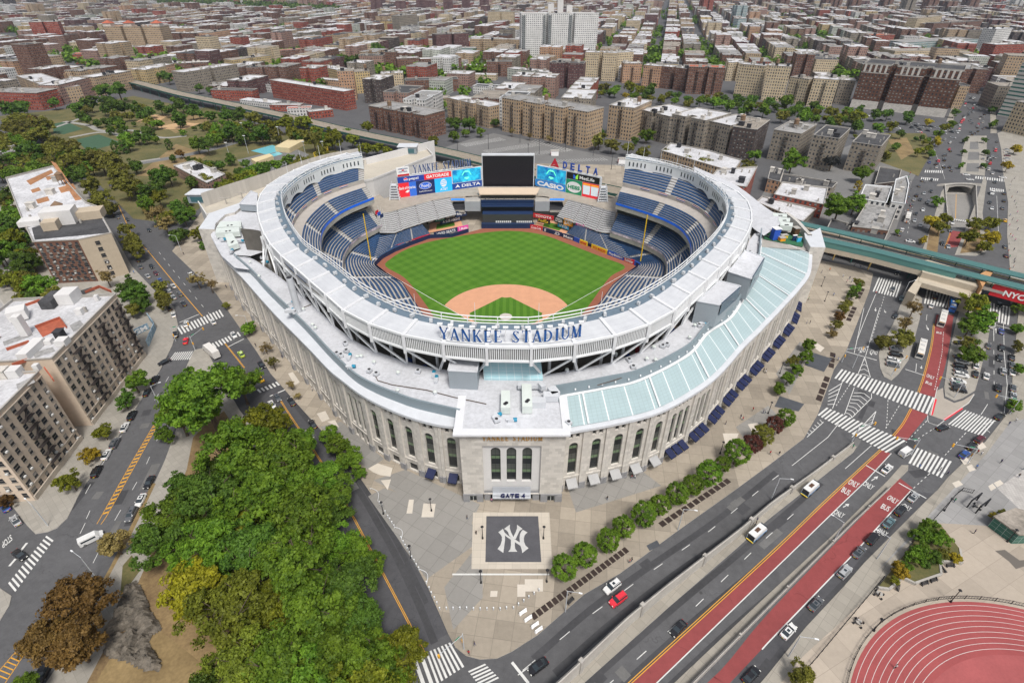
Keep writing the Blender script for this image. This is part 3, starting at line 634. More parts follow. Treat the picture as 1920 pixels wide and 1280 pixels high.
def serif(ch):
 S=[];T=.19;t=.09;sv=.055
 def st(x0,y0,x1,y1,w): S.append([(x0-w/2,y0),(x0+w/2,y0),(x1+w/2,y1),(x1-w/2,y1)])
 def sf(x,y,w):
  y0,y1=(0,sv) if y==0 else (1-sv,1); S.append([(x-w/2,y0),(x+w/2,y0),(x+w/2,y1),(x-w/2,y1)])
 def arc(cx,cy,rx,ry,a0,a1,wa,wb=None,n=10):
  wb=wb or wa
  for i in range(n):
   A=R(a0+(a1-a0)*i/n);B_=R(a0+(a1-a0)*(i+1)/n)
   def w(a): return wb+(wa-wb)*abs(math.cos(a))
   S.append([(cx+rx*math.cos(A),cy+ry*math.sin(A)),(cx+rx*math.cos(B_),cy+ry*math.sin(B_)),(cx+(rx-w(B_))*math.cos(B_),cy+(ry-w(B_))*math.sin(B_)),(cx+(rx-w(A))*math.cos(A),cy+(ry-w(A))*math.sin(A))])
 if ch=='Y': st(.35,0,.35,.45,T);st(.35,.42,.06,1,T*.9);st(.35,.42,.64,1,t);sf(.35,0,.3);sf(.07,1,.26);sf(.64,1,.22);wd=.72
 elif ch=='A': st(.06,0,.36,1,t);st(.66,0,.36,1,T);S.append([(.17,.3),(.55,.3),(.53,.36),(.19,.36)]);sf(.07,0,.22);sf(.66,0,.26);wd=.74
 elif ch=='N': st(.1,0,.1,1,t);st(.62,0,.12,1,T);st(.64,0,.64,1,t);sf(.1,0,.22);sf(.09,1,.22);sf(.64,1,.22);wd=.76
 elif ch=='K': st(.12,0,.12,1,T);st(.2,.45,.56,1,t);st(.6,0,.28,.58,T);sf(.12,0,.3);sf(.12,1,.3);sf(.56,1,.22);sf(.62,0,.22);wd=.74
 elif ch=='E': st(.12,0,.12,1,T);S.extend([[(.1,0),(.56,0),(.56,.06),(.1,.06)],[(.1,.94),(.54,.94),(.54,1),(.1,1)],[(.1,.48),(.44,.48),(.44,.54),(.1,.54)],[(.5,0),(.57,0),(.58,.2),(.54,.2)],[(.49,.82),(.54,.82),(.55,1),(.5,1)],[(.4,.42),(.44,.42),(.44,.6),(.4,.6)]]);sf(.12,0,.3);sf(.12,1,.3);wd=.64
 elif ch=='S': arc(.3,.74,.24,.26,20,200,.1,.06);arc(.3,.26,.26,.26,-160,20,.11,.06);st(.47,.24,.12,.76,T);S.extend([[(.02,.02),(.07,.02),(.07,.26),(.03,.26)],[(.46,.74),(.51,.74),(.51,.97),(.47,.97)]]);wd=.6
 elif ch=='T': st(.34,0,.34,1,T);S.extend([[(.02,.94),(.66,.94),(.66,1),(.02,1)],[(.02,.8),(.06,.8),(.07,1),(.01,1)],[(.62,.8),(.66,.8),(.67,1),(.61,1)]]);sf(.34,0,.3);wd=.68
 elif ch=='D': st(.12,0,.12,1,T);arc(.2,.5,.5,.5,-90,90,.16,.06,14);sf(.12,0,.3);sf(.12,1,.3);wd=.76
 elif ch=='I': st(.15,0,.15,1,T);sf(.15,0,.3);sf(.15,1,.3);wd=.3
 elif ch=='U': st(.14,.3,.14,1,T);st(.64,.3,.64,1,t);arc(.37,.32,.3,.32,180,360,.13,.07,12);sf(.14,1,.3);sf(.64,1,.22);wd=.74
 elif ch=='M': st(.1,0,.13,1,t);st(.42,.0,.15,1,T);st(.42,0,.7,1,t);st(.74,0,.72,1,T);sf(.1,0,.22);sf(.75,0,.28);sf(.1,1,.18);sf(.74,1,.2);wd=.86
 else: wd=.4
 return S,wd
def serif_text(txt,path,h,m,parent,name='letter',ext=.35,m2=None,track=.17,stretch=1.0):
 """letters stood along a polyline of base points (left to right as read)"""
 ws=[serif(c)[1] if c!=' ' else .45 for c in txt]; tot=sum(ws)+track*(len(txt)-1); Lp=plen(path); k=Lp/tot
 RP=resample(path,400); x=0; up=Vector((0,0,1))
 for c,wd in zip(txt,ws):
  if c!=' ':
   i0=min(398,int(x/tot*399)); i1=min(399,int((x+wd)/tot*399)); a=RP[i0];b=RP[i1]; r=(b-a).normalized(); n=r.cross(up); mb=MB()
   for q in serif(c)[0]:
    F=[a+r*(px*k)+up*(py*h) for px,py in q]
    mb.quad(*[f+n*ext/2 for f in F],m=0); mb.quad(*[f-n*ext/2 for f in F[::-1]],m=1)
    for i in range(len(F)): j=(i+1)%len(F); mb.quad(F[i]+n*ext/2,F[i]-n*ext/2,F[j]-n*ext/2,F[j]+n*ext/2,m=1)
   o=mb.build(name,[m,m2 or m],parent)
  x+=wd+track
def boardsign(name,label,Bd,txt,u0,u1,h,z,m,style):
 t=thing(name,label,'sign',tuple(Bd.P((u0+u1)/2,1)))
 if style=='serif': serif_text(txt,[Bd.P(u0,1,-.6)+Vector((0,0,z)),Bd.P(u1,1,-.6)+Vector((0,0,z))],h,m,t,m2=m_white,ext=.5)
 mb=MB(); a,b=Bd.P(u0-.02,1,-.6),Bd.P(u1+.02,1,-.6); mb.bar(a+Vector((0,0,z-.25)),b+Vector((0,0,z-.25)),.5,.4); mb.build('base_rail',m_white,t); return t
boardsign('rooftop_sign','blue serif stadium name letters standing above the left sponsor board',LB,'YANKEE STADIUM',.19,.86,4.6,1.0,flat('sign_navy',(.03,.07,.22),.5),'serif')
dt=thing('rooftop_sign','red triangle emblem and spaced blue letters above the right sponsor board','sign',tuple(RB.P(.6,1)))
for i,ch in enumerate('DELTA'):
 u=.45+i*.115
 place_text('letter',ch,RB.P(u,1,-.5)+Vector((0,0,3.1)),RB.r,(0,0,1),2.6,3.9,flat('sign_blue',(.02,.07,.35),.5),dt,ext=.3,bold=.03)
mb=MB()
for L in([(.22,0),(.285,5.2),(.285,1.6)],[(.355,0),(.285,1.6),(.285,5.2)],[(.22,0),(.285,1.2),(.355,0),(.285,.4)]):
 mb.tris([[RB.P(u,1,-.45)+Vector((0,0,.8+v)) for u,v in L]]); mb.tris([[RB.P(u,1,-.9)+Vector((0,0,.8+v)) for u,v in L[::-1]]])
mb.build('emblem',flat('sign_red',(.55,.02,.04),.5),dt)
mb=MB(); mb.bar(RB.P(.2,1,-.6)+Vector((0,0,.6)),RB.P(1,1,-.6)+Vector((0,0,.6)),.5,.4); mb.build('base_rail',m_white,dt)
t=thing('billboard','white and red square billboard standing at the left end of the sponsor board','billboard',tuple(LB.P(.07,1)))
q=[LB.P(.0,1.03,.3),LB.P(.14,1.03,.3),LB.P(.14,1.45,.3),LB.P(.0,1.45,.3)]; kk=LB.n*.5
mb=MB(); mb.quad(*q); mb.quad(*[x-kk for x in q[::-1]])
for i in range(4): mb.quad(q[i],q[i]-kk,q[(i+1)%4]-kk,q[(i+1)%4])
o=mb.build('panel',WH,t); mb=MB(); mb.quad(*[LB.P(u,v,.36) for u,v in((.005,1.04),(.135,1.04),(.135,1.13),(.005,1.13))]); mb.build('red_strip',adc[1],t)
LB.text('ARMITRON',.015,.125,1.35,1.41,NV,.01,o,off=.4); LB.text('NEW YORK',.02,.12,1.22,1.27,NV,.01,o,off=.4); LB.disc(.07,1.31,.015,.03,RD,.42,par=o)
for s,(px,py),lab in((-1,(697,496.5),'left'),(1,(1199.5,498.5),'right')):
 p=G(px,py); t=thing('foul_pole','tall yellow foul pole in the '+lab+' field corner of the ballpark','pole',tuple(p))
 mb=MB(); mb.tube(p,p+Vector((0,0,27)),.3,.25,6); mb.build('shaft',flat('foul_yellow',(.75,.48,.02),.5),t)
 mb=MB(); mb.box(p+Vector((s*.2,.7,16)),(.06,.7,20)); mb.build('screen_wing',flat('foul_yellow',(.75,.48,.02),.5),t)
# =====================================================================  ROOF RING
ZO,ZI,ZR=40.5,41.5,43.7
rout=[(672,284),(620,296),(564,315),(511,343),(491,364),(484,381),(485.6,406),(497,440),(516.6,469),(546,495),(575.6,521.5),(606.6,548),(646,583),(710.6,614),(800.6,638),(904.6,650),(1013,651),(1114.7,637.7),(1202,614),(1266.5,580),(1303,543),(1334,517),(1359,490.6),(1384.7,462.5),(1403,432),(1409,408),(1404,384),(1393,370),(1376,357),(1340,339),(1290,319),(1235,303),(1178,289)]
rail=[(678,288),(637.5,296),(598,309),(564,326),(542,343),(528,360),(529,380),(536,402),(553,430),(573,453),(620.6,486),(677,530),(750,566.5),(828.7,586),(900,593),(960,594.5),(1002,594),(1086.6,580.6),(1157,563),(1207.5,541),(1269,502),(1320,457),(1348,426),(1362,403),(1365,389),(1360,366),(1334,339),(1297.5,316),(1241,300),(1174,290)]
NR=210
RO=cat(Gs(rout,ZO),NR); RI=cat(Gs(rail,ZR),NR)
def nearest(P,q):
 best=min(range(len(P)-1),key=lambda i:((P[i]+P[i+1])/2-q).length_squared)
 a,b=P[best],P[best+1]; t=max(0,min(1,(q-a).dot(b-a)/max(1e-9,(b-a).length_squared))); return a.lerp(b,t)
pair=[]
for p in RO:
 q=nearest(RI,p); pair.append(q)
pair[0]=RI[0]; pair[-1]=RI[-1]
def at(i,f,z): p=RO[i].lerp(pair[i],f); return Vector((p.x,p.y,z))
def zr(f): return ZO+(ZI-ZO)*f
mb=MB();mw=MB();mu=MB();fa=MB();fs=MB()
FB=36.0
u=0
for i in range(NR-1):
 d=(RO[i+1]-RO[i]).length
 mb.quad(at(i,0,ZO),at(i+1,0,ZO),at(i+1,.70,ZI),at(i,.70,ZI),uv=[(u,0),(u+d,0),(u+d,10),(u,10)])
 mw.quad(at(i,.70,ZI-.15),at(i+1,.70,ZI-.15),at(i+1,.995,ZI-.15),at(i,.995,ZI-.15))
 mu.quad(at(i,.02,FB+.2),at(i,.98,ZI-2.2),at(i+1,.98,ZI-2.2),at(i+1,.02,FB+.2)); mu.quad(at(i,.98,ZI-2.2),at(i,.98,ZI-.2),at(i+1,.98,ZI-.2),at(i+1,.98,ZI-2.2))
 u+=d
def panelroof():
 m,t,b=newmat('roof_panel'); U,V=UVxy(t); n1=noise(t,.35,5); n2=noise(t,.06,4)
 c=mixc(t,rng(t,mth(t,'ADD',mth(t,'MULTIPLY',n1,.6),mth(t,'MULTIPLY',n2,.4)),.3,.7),(.45,.465,.495),(.585,.60,.625))
 j=mth(t,'LESS_THAN',mth(t,'FRACT',mth(t,'DIVIDE',V,2.5)),.035); c=mixc(t,mth(t,'MULTIPLY',j,.6),c,(.35,.36,.38))
 t.links.new(c,b.inputs['Base Color']); b.inputs['Roughness'].default_value=.6; M['roof_panel']=m; return m
rp=mb.build('roof_ring',panelroof(),stad); mw.build('catwalk',m_bluegray,rp); mu.build('soffit',m_gray,rp)
ic=min(range(NR),key=lambda i:abs(RO[i].x-HX)+(999 if RO[i].y>HY else 0)); bays=[i for i in range((ic+3)%5,NR,5)]
mb=MB();fp=MB();lv=MB();bk=MB();solid=MB()
for k,i in enumerate(bays):
 i=min(i,NR-1); a=at(i,-.02,ZO+.25); b=at(i,.70,ZI+.3); mb.mark(); mb.bar(a,b,1.0,.5)
 p=at(i,-.03,0); mb.bar((p.x,p.y,FB-1.2),(p.x,p.y,ZO+.5),.8,.9)
 if k<len(bays)-1:
  j=min(bays[k+1],NR-1); nP=j-i
  c=(at(i,0,0)+at(j,0,0))/2; centre=c.y<HY-22
  fp.bar(at(i,-.02,ZO+.1),at(j,-.02,ZO+.1),.5,.7); fp.bar(at(i,-.02,FB+.1),at(j,-.02,FB+.1),.5,.6)
  if not centre:
   a,b=at(i,-.01,0),at(j,-.01,0); solid.quad((a.x,a.y,FB),(b.x,b.y,FB),(b.x,b.y,ZO),(a.x,a.y,ZO))
  else:
   a,b=at(i,-.01,0),at(j,-.01,0); L=(b-a).length; n=int(L/.55)
   for q in range(n):
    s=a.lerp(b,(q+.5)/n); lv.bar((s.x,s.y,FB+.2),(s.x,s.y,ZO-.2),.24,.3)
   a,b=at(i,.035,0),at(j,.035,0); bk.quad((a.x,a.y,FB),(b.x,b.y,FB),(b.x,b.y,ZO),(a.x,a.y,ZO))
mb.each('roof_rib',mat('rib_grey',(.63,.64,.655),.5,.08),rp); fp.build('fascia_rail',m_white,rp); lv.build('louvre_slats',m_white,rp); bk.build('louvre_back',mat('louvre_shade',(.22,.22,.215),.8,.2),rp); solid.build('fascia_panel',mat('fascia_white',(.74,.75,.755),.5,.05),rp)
mb=MB()
for z in(ZR,ZR-1.15,ZI+.1):
 for i in range(0,NR-1,2):
  j=min(i+2,NR-1); mb.tube(at(i,1.0,z),at(j,1.0,z),.17,n=5,cap=False)
for i in range(0,NR,4): mb.bar(at(i,1,ZI-.3),at(i,1,ZR+.1),.22,.22)
for i in range(1,NR,2):
 p=at(i,1,0)
 if p.y>HY+15: mb.bar((p.x,p.y,ZI),(at(min(i+1,NR-1),1,ZR)),.12,.12)
mb.build('inner_railing',m_white,rp)
fz=MB();sl=MB()
ntot=plen(RI); S=resample(pair,420)
mid=W(0,35)
for i in range(419):
 a,b=S[i],S[i+1]
 if (a.y+b.y)/2<HY+6: continue
 t0=(i%14)/14;t1=((i%14)+1)/14
 def zb(t): return 37.0-1.6*(abs(2*t-1))**2.2
 d=(mid-(a+b)/2);d.z=0;d=d.normalized()
 fz.quad((a.x,a.y,zb(t0)),(b.x,b.y,zb(t1)),(b.x,b.y,ZI),(a.x,a.y,ZI));
 if 2<=i%14<=11 and i%2==0:
  e=d*.1; m_=a.lerp(b,.3);m2=a.lerp(b,.95); sl.quad((m_.x+e.x,m_.y+e.y,38.2),(m2.x+e.x,m2.y+e.y,38.2),(m2.x+e.x,m2.y+e.y,40.3),(m_.x+e.x,m_.y+e.y,40.3))
f=fz.build('frieze',m_white,stad); sl.build('frieze_slots',flat('slot_dark',(.05,.06,.07)),f)
for px,py in ((678,284),(640,281),(601,290),(566,300),(541,322)):
 p=G(px,py+8,ZI); mb=MB(); mb.tube(p,p+Vector((0,0,7)),.12,.05,5); mb.build('roof_mast',m_white,rp)
for px,py in ((1176,284),(1206,292),(1238,300),(1268,307),(1299,315)):
 p=G(px,py+6,ZI); mb=MB(); mb.tube(p,p+Vector((0,0,7)),.12,.05,5); mb.build('roof_mast',m_white,rp)
for i in range(20,190,9):
 p=at(i,1,ZI); mb=MB(); mb.tube(p,p+Vector((0,0,6.5)),.09,.05,5); mb.build('roof_mast',m_white,rp)
mb=MB()
for i in range(8,200,3):
 p=at(i,.74+random.random()*.06,ZI); mb.mark(); mb.box(p+Vector((0,0,.5)),(.8+random.random()*.9,.8,1.0),0,random.random()*3)
mb.each('equipment_box',mat('clutter_grey',(.52,.54,.56),.5,.3,.5),rp)
t=thing('rooftop_sign','large blue serif stadium name letters standing on the roof ring above the gate','sign',W(0,-55,ZO))
base=[G(826,634,ZO+.9),G(880,639.5,ZO+.9),G(958,641,ZO+.9),G(1030,639,ZO+.9),G(1089,630,ZO+.9)]
serif_text('YANKEE STADIUM',cat(base,30),3.7,flat('letter_blue',(.012,.085,.30),.45),t,m2=m_white,ext=.45)
bs=cat(base,14); mb=MB()
for a,b in zip(bs,bs[1:]): mb.bar(a-Vector((0,0,.35)),b-Vector((0,0,.35)),.35,.35)
mb.build('base_rail',m_white,t)
mb=MB()
for i in range(14):
 p=bs[i]+Vector((0,.7,0)); mb.mark(); mb.bar(p,p+Vector((0,0,3.8)),.15,.15); mb.box(p+Vector((0,.3,4.0)),(1.4,.9,.25))
mb.each('sign_brace',m_white,t)
# =====================================================================  FACADE
ZC=23.6; ZF=26.6
cl=[(872,802),(812,794),(747,774),(682.5,743),(640,712),(613.7,690),(580,654.4),(550,624),(520,594),(488,559),(456,522.5),(434,500),(415,479),(394,440)]
cr=[(1050,813),(1157,793.7),(1241,771),(1311.6,732),(1353.7,698),(1396,650),(1427.5,619),(1474,570),(1502.5,538),(1519,514),(1523,487),(1523,471)]
CL=cat(Gs(cl,ZC),160); CR=cat(Gs(cr,ZC),160)
def inset(P,d):   # towards the field
 out=[];c=W(0,40)
 for i,p in enumerate(P):
  a=P[max(0,i-1)];b=P[min(len(P)-1,i+1)]; t=(b-a); n=Vector((-t.y,t.x,0)).normalized()
  if n.dot(c-p)<0: n=-n
  out.append(p+n*d)
 return out
WL=inset(CL,1.0); WR=inset(CR,1.0)
def arch_outline(x0,x1,z0,z1,n=10):
 r=(x1-x0)/2; c=(x0+x1)/2
 return [(x0,z0),(x1,z0)]+[(c+r*math.cos(math.pi*i/n),z1-r+r*math.sin(math.pi*i/n)) for i in range(n+1)]
wm=MB();pil=MB();ms_base=MB()
facade=stad
awn_spots=[]; win_objs=0
def bay(a,b,openings,outward,ztop=ZC,uvo=0):
 """flat facade bay from a to b; openings in (x,z) metres; walls have real openings with reveals and glass behind"""
 global win_objs
 a=Vector((a.x,a.y,0));b=Vector((b.x,b.y,0)); r=(b-a); L=r.length; r.normalize(); n=outward
 def p(x,z,o=0): return a+r*x+n*o+Vector((0,0,z))
 polys=[[(0,0),(L,0),(L,ztop),(0,ztop)]]+[o for o in openings]
 tri=tessellate_polygon([[Vector((x,z,0)) for x,z in q] for q in polys]); allp=[q for pl in polys for q in pl]
 for t in tri: wm.quad(*[p(*allp[i]) for i in t],uv=[(uvo+allp[i][0],allp[i][1]) for i in t])
 for o in openings:
  for i in range(len(o)):
   c,d=o[i],o[(i+1)%len(o)]; wm.quad(p(*c),p(*d),p(*d,-.7),p(*c,-.7),uv=[(0,0),(.5,0),(.5,.7),(0,.7)])
  g=MB(); g.quad(*[p(x,z,-.6) for x,z in o],uv=[(x-o[0][0],z) for x,z in o])
  tall=max(z for x,z in o)-min(z for x,z in o)>6
  small=max(z for x,z in o)-min(z for x,z in o)<2
  g.build('arched_window' if len(o)>4 else ('vent_opening' if small else 'lower_window'),m_arch if len(o)>4 else m_win,stad)
 return p,L
def facade_run(P,spec,sign):
 """spec: list of (bay width, kind)"""
 Q=resample(P,800); tot=plen(P); s=0
 def at_(d):
  i=min(798.999,d/tot*799); k=int(i); return Q[k].lerp(Q[min(799,k+1)],i-k)
 cen=W(0,40)
 for wd,kind in spec:
  if s+wd>tot+.5: break
  a,b=at_(s),at_(min(tot,s+wd)); r=(b-a); r.z=0; r.normalize(); n=Vector((r.y,-r.x,0));
  if n.dot(cen-(a+b)/2)>0: n=-n
  flip=(r.cross(Vector((0,0,1)))).dot(n)<0
  A,Bq=(b,a) if flip else (a,b); L=(Bq-A).length; ops=[]; c=L/2
  if kind=='1':
   ops.append(arch_outline(c-1.25,c+1.25,6.2,18.3)); ops+= [[(c+o-.55,20.0),(c+o+.55,20.0),(c+o+.55,21.5),(c+o-.55,21.5)] for o in(-.95,.95)]
   ops.append([(c-1.5,0.6),(c+1.5,.6),(c+1.5,3.6),(c-1.5,3.6)])
  elif kind=='3':
   for o in(-2.9,0,2.9):
    ops.append(arch_outline(c+o-.95,c+o+.95,6.2,18.3)); ops.append([(c+o-.95,.6),(c+o+.95,.6),(c+o+.95,4.0),(c+o-.95,4.0)])
   for o in(-3.3,-1.7,0,1.7,3.3): ops.append([(c+o-.45,20.1),(c+o+.45,20.1),(c+o+.45,21.4),(c+o-.45,21.4)])
  p,L=bay(A,Bq,ops,n,uvo=s)
  awn_spots.append((kind,sign,p,c,n))
  for x0,x1 in((0,.95),(L-.95,L)):
   for z0,z1,mm in((2.6,ZC-.9,pil),(0,2.6,ms_base)):
    mm.mark()
    e=.55 if mm is pil else .75
    F=[p(x0,z0,e),p(x1,z0,e),p(x1,z1,e),p(x0,z1,e)]; Bk=[p(x0,z0),p(x1,z0),p(x1,z1),p(x0,z1)]
    mm.quad(*F,uv=[(s+x0,z0),(s+x1,z0),(s+x1,z1),(s+x0,z1)])
    for i in range(4): j=(i+1)%4; mm.quad(F[i],Bk[i],Bk[j],F[j],uv=[(0,0),(.5,0),(.5,1),(0,1)])
  F=[p(.95,4.9,.22),p(L-.95,4.9,.22),p(L-.95,5.4,.22),p(.95,5.4,.22)]; wm.quad(*F,uv=[(0,0),(L,0),(L,.5),(0,.5)]); wm.quad(F[3],F[2],p(L-.95,5.4),p(.95,5.4),uv=[(0,0),(L,0),(L,.3),(0,.3)])
  s+=wd
 return s
facade_run(WL,[(1.2,'0')]+[(6.6,'1')]*5+[(11.2,'3')]*14,-1)
facade_run(WR,[(1.2,'0')]+[(6.6,'1')]*5+[(11.2,'3')]*12,1)
wm.build('facade_wall',m_lime,stad); pil.each('pilaster',m_lime,stad); ms_base.each('granite_base',m_gran,stad)
def strip(P,Q,z0,z1,mb,uvs=None):
 n=min(len(P),len(Q)); u=0
 for i in range(n-1):
  d=(P[i+1]-P[i]).length
  w_=(Q[i]-P[i]).length; w2=(Q[i+1]-P[i+1]).length
  mb.quad((P[i].x,P[i].y,z0),(P[i+1].x,P[i+1].y,z0),(Q[i+1].x,Q[i+1].y,z1),(Q[i].x,Q[i].y,z1),uv=[(u,0),(u+d,0),(u+d,w2),(u,w_)]); u+=d
sbl_top=[(862,771),(780,752),(741,738.7),(703.7,723.7),(666,703),(632.5,673),(610,650.6),(565,602),(501,540),(470,506),(438,478)]
sbr_top=[(1040,726),(1140,708),(1204.7,692.5),(1292,647.5),(1328,608),(1370.6,580),(1395,545),(1420,500),(1428,440),(1428,420)]
SL=cat(Gs(sbl_top,ZF),160); SR=cat(Gs(sbr_top,ZF+1.2),160)
co=MB();
for P in(CL,CR):
 I=inset(P,1.6)
 strip(P,I,ZC,ZC+.15,co); strip(P,P,ZC-.8,ZC,co); strip(inset(P,1.0),P,ZC-.8,ZC-.8,co)
co.build('cornice',m_ledge,stad)
lg=MB(); strip(inset(CL,1.5),SL,ZC+.12,ZC+.3,lg); lg.build('ledge_roof',m_ledge,stad)
pw=MB(); strip(SL,SL,ZC-.2,ZF+.5,pw); strip(SR,SR,ZC-.5,ZF+1.6,pw)
strip(SL,inset(SL,.5),ZF+.5,ZF+.5,pw); strip(SR,inset(SR,.5),ZF+1.6,ZF+1.6,pw); strip(inset(SL,.5),inset(SL,.5),ZF-.2,ZF+.5,pw); strip(inset(SR,.5),inset(SR,.5),ZF-.2,ZF+1.6,pw)
pw.build('setback_wall',mat('metal_wall_grey',(.215,.265,.295),.45,.08,.08),stad)
gl_=MB(); strip(inset(CR,1.4),inset(SR,-1.0),ZC+.35,ZC+.9,gl_)
g_=gl_.build('glass_canopy',m_sky,stad)
gt=MB(); strip(inset(SR,-1.0),inset(SR,-.02),ZC+1.0,ZC+1.0,gt); gt.build('gutter',m_white,g_)
mb=MB(); Ci=inset(CR,1.4); Si=inset(SR,-1.0)
for i in range(8,158,21): mb.mark(); mb.bar(Ci[i]+Vector((0,0,.6)),Vector((Si[i].x,Si[i].y,ZC+1.1)),.5,.35)
mb.each('canopy_beam',m_white,g_)
mb=MB()
for i in range(6,150,4):
 a,b=SR[i],SR[i+1]; t_=(b-a).normalized(); n=Vector((t_.y,-t_.x,0))
 if n.dot(W(0,40)-a)>0: n=-n
 mb.mark(); mb.box((a.x+n.x*.3,a.y+n.y*.3,ZC+2.4),(.4,.4,.45))
mb.each('wall_lamp',m_white,stad)
GY0=97.4
rl=[(440,481),(470,485),(495,500),(520,517),(555.6,545),(599,584),(634,617),(685,650.6),(767.5,680.6),(840,695),(960,701),(1020,703),(1064,697),(1157,677),(1224,647.5),(1272,614),(1305,580),(1345,545),(1375,512),(1395,478),(1405,450)]
RL=cat(Gs(rl,ZF),200)
outer=[p for p in inset(SL,.3)[::-1]]+[W(-14,-74),W(-14,-70)]+[G(908,802,ZF),G(1046,806,ZF)]
rf=MB()
OUT=inset(SL,.25)[::-1]+[Vector((-14.2,GY0+.6,ZF)),Vector((14.5,GY0+.6,ZF))]+inset(SR,.25)
pol=[Vector((p.x,p.y,ZF)) for p in resample(OUT,150)]+[Vector((p.x,p.y,ZF)) for p in resample(RL,120)[::-1]]
rf.tris([pol]); strip(RL,RL,ZF-5,ZF,rf); strip(RL,inset(RL,-.35),ZF+.35,ZF+.35,rf); strip(RL,RL,ZF,ZF+.35,rf)
flat_roof=rf.build('flat_roof',m_roof,stad)
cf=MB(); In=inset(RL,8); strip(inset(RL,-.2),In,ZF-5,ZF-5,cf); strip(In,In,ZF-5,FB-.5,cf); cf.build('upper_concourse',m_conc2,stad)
for k,i in enumerate(bays):
 i=min(i,NR-1); top=at(i,-.02,FB)
 if top.y>HY+(28 if top.x<0 else 75): continue
 if k+1<len(bays):
  t2=at(min(bays[k+1],NR-1),-.02,FB); f_=.66 if (top+t2).x/2<HX else .34
  if abs((top+t2).x/2-HX)<5 and top.y<HY: continue
  m_=nearest(RL,top.lerp(t2,f_)+Vector((0,0,ZF-FB))); m_=Vector((m_.x,m_.y,ZF-.2))
  if (m_-top).length>17 or (m_-t2).length>17: continue
  mb=MB(); mb.bar(top,m_,.55,.55); mb.bar(t2,m_,.55,.55); mb.build('brace',m_white,stad)
mb=MB();
for i in range(10,190,6):
 p=In[i].lerp(RL[i],.55); mb.mark(); mb.tube((p.x,p.y,ZF-5),(p.x,p.y,FB+1),.5,n=8)
mb.each('concourse_column',m_white,stad)
mb=MB()
for i in range(70,150,4):
 p=In[i].lerp(RL[i],.35+random.random()*.35); mb.mark(); mb.box((p.x,p.y,ZF-4),(1.2+random.random()*2,1.4,2),random.choice([0,0,1,2]),random.random()*3)
mb.each('concourse_stall',[flat('stall_black',(.02,.02,.025)),flat('stall_red',(.4,.02,.03)),flat('stall_blue',(.02,.05,.2))],stad)
GY=97.4
def zg(py): v=(640-py)/FPX; return CH+GY*(v*cT-sT)/(cT+v*sT)
def xg(px,py): return (px-960)/FPX*depth(0,GY,zg(py))
gz0=zg(942); ztopG=zg(809)
gate=thing('stadium_gate','tall limestone gate block with three arched windows and gold lettering facing the plaza','gate',(0,GY,0))
x0,x1=-13.4,13.7
def zz(zy): return zg(760+zy*.16403)
ra0,ra1=-7.7,7.6   # recessed centre panel
rz0,rz1=1.0,zz(462)
mb=MB()
def gp(x,z,o=0): return Vector((x,GY+o,z))
def rectwall(mb,pol,holes,o,uvo=0):
 ps=[pol]+holes; tr=tessellate_polygon([[Vector((x,z,0)) for x,z in q] for q in ps]); al=[q for pl in ps for q in pl]
 for t in tr: mb.quad(*[gp(*al[i],o) for i in t],uv=[al[i] for i in t])
 for h in holes:
  for i in range(len(h)): c,d=h[i],h[(i+1)%len(h)]; mb.quad(gp(*c,o),gp(*d,o),gp(*d,o+.9),gp(*c,o+.9),uv=[(0,0),(.5,0),(.5,.5),(0,.5)])
rectwall(mb,[(x0,3.2),(x1,3.2),(x1,ztopG-.6),(x0,ztopG-.6)],[[(ra0,3.21),(ra1,3.21),(ra1,rz1),(ra0,rz1)]],0)
for s0,s1 in((-11.2,-9.8),(9.7,11.1)):   # slim recessed panels of the piers
 for q in ([(s0,4),(s0+.12,4),(s0+.12,zz(497)),(s0,zz(497))],[(s1-.12,4),(s1,4),(s1,zz(497)),(s1-.12,zz(497))],[(s0,zz(497)-.15),(s1,zz(497)-.15),(s1,zz(497)),(s0,zz(497))],[(s0,4),(s1,4),(s1,4.2),(s0,4.2)]): mb.quad(*[gp(x,z,-.05) for x,z in q],uv=q)
mb.wall((x1,GY),(x1,GY+14),0,ztopG-.6); mb.wall((x0,GY+14),(x0,GY),0,ztopG-.6)
gb=mb.build('gate_wall',m_lime,gate)
mb=MB(); arches=[arch_outline(c-1.28,c+1.28,zz(893),zz(505)) for c in(-4.3,-.15,4.0)]
rectwall(mb,[(ra0,3.2),(ra1,3.2),(ra1,rz1),(ra0,rz1)],arches,.8); mb.build('recessed_panel',mat('smooth_stone',(.60,.59,.58),.8,.06),gate)
for a in arches:
 g=MB(); g.quad(*[gp(x,z,1.6) for x,z in a],uv=[(x-a[0][0],z) for x,z in a]); g.build('arched_window',m_arch,gate)
mb=MB();
for xa,xb in((x0-.15,-8.0),(7.9,x1+.15)):
 hx=(xa+xb)/2; rectwall(mb,[(xa,0),(xb,0),(xb,3.3),(xa,3.3)],[[(hx-1.05,.02),(hx+1.05,.02),(hx+1.05,2.9),(hx-1.05,2.9)]],-.25)
 mb.quad(gp(xa,3.3,-.25),gp(xb,3.3,-.25),gp(xb,3.3,0),gp(xa,3.3,0));
 for xx in(xa,xb): mb.quad(gp(xx,0,-.25),gp(xx,0,.9),gp(xx,3.3,.9),gp(xx,3.3,-.25))
rectwall(mb,[(-7.7,0),(7.6,0),(7.6,4.2),(-7.7,4.2)],[[(-6.0+k*3.05,.02),(-6.0+k*3.05+2.6,.02),(-6.0+k*3.05+2.6,2.6),(-6.0+k*3.05,2.6)] for k in range(4)],.4)
mb.build('granite_base',m_gran,gate)
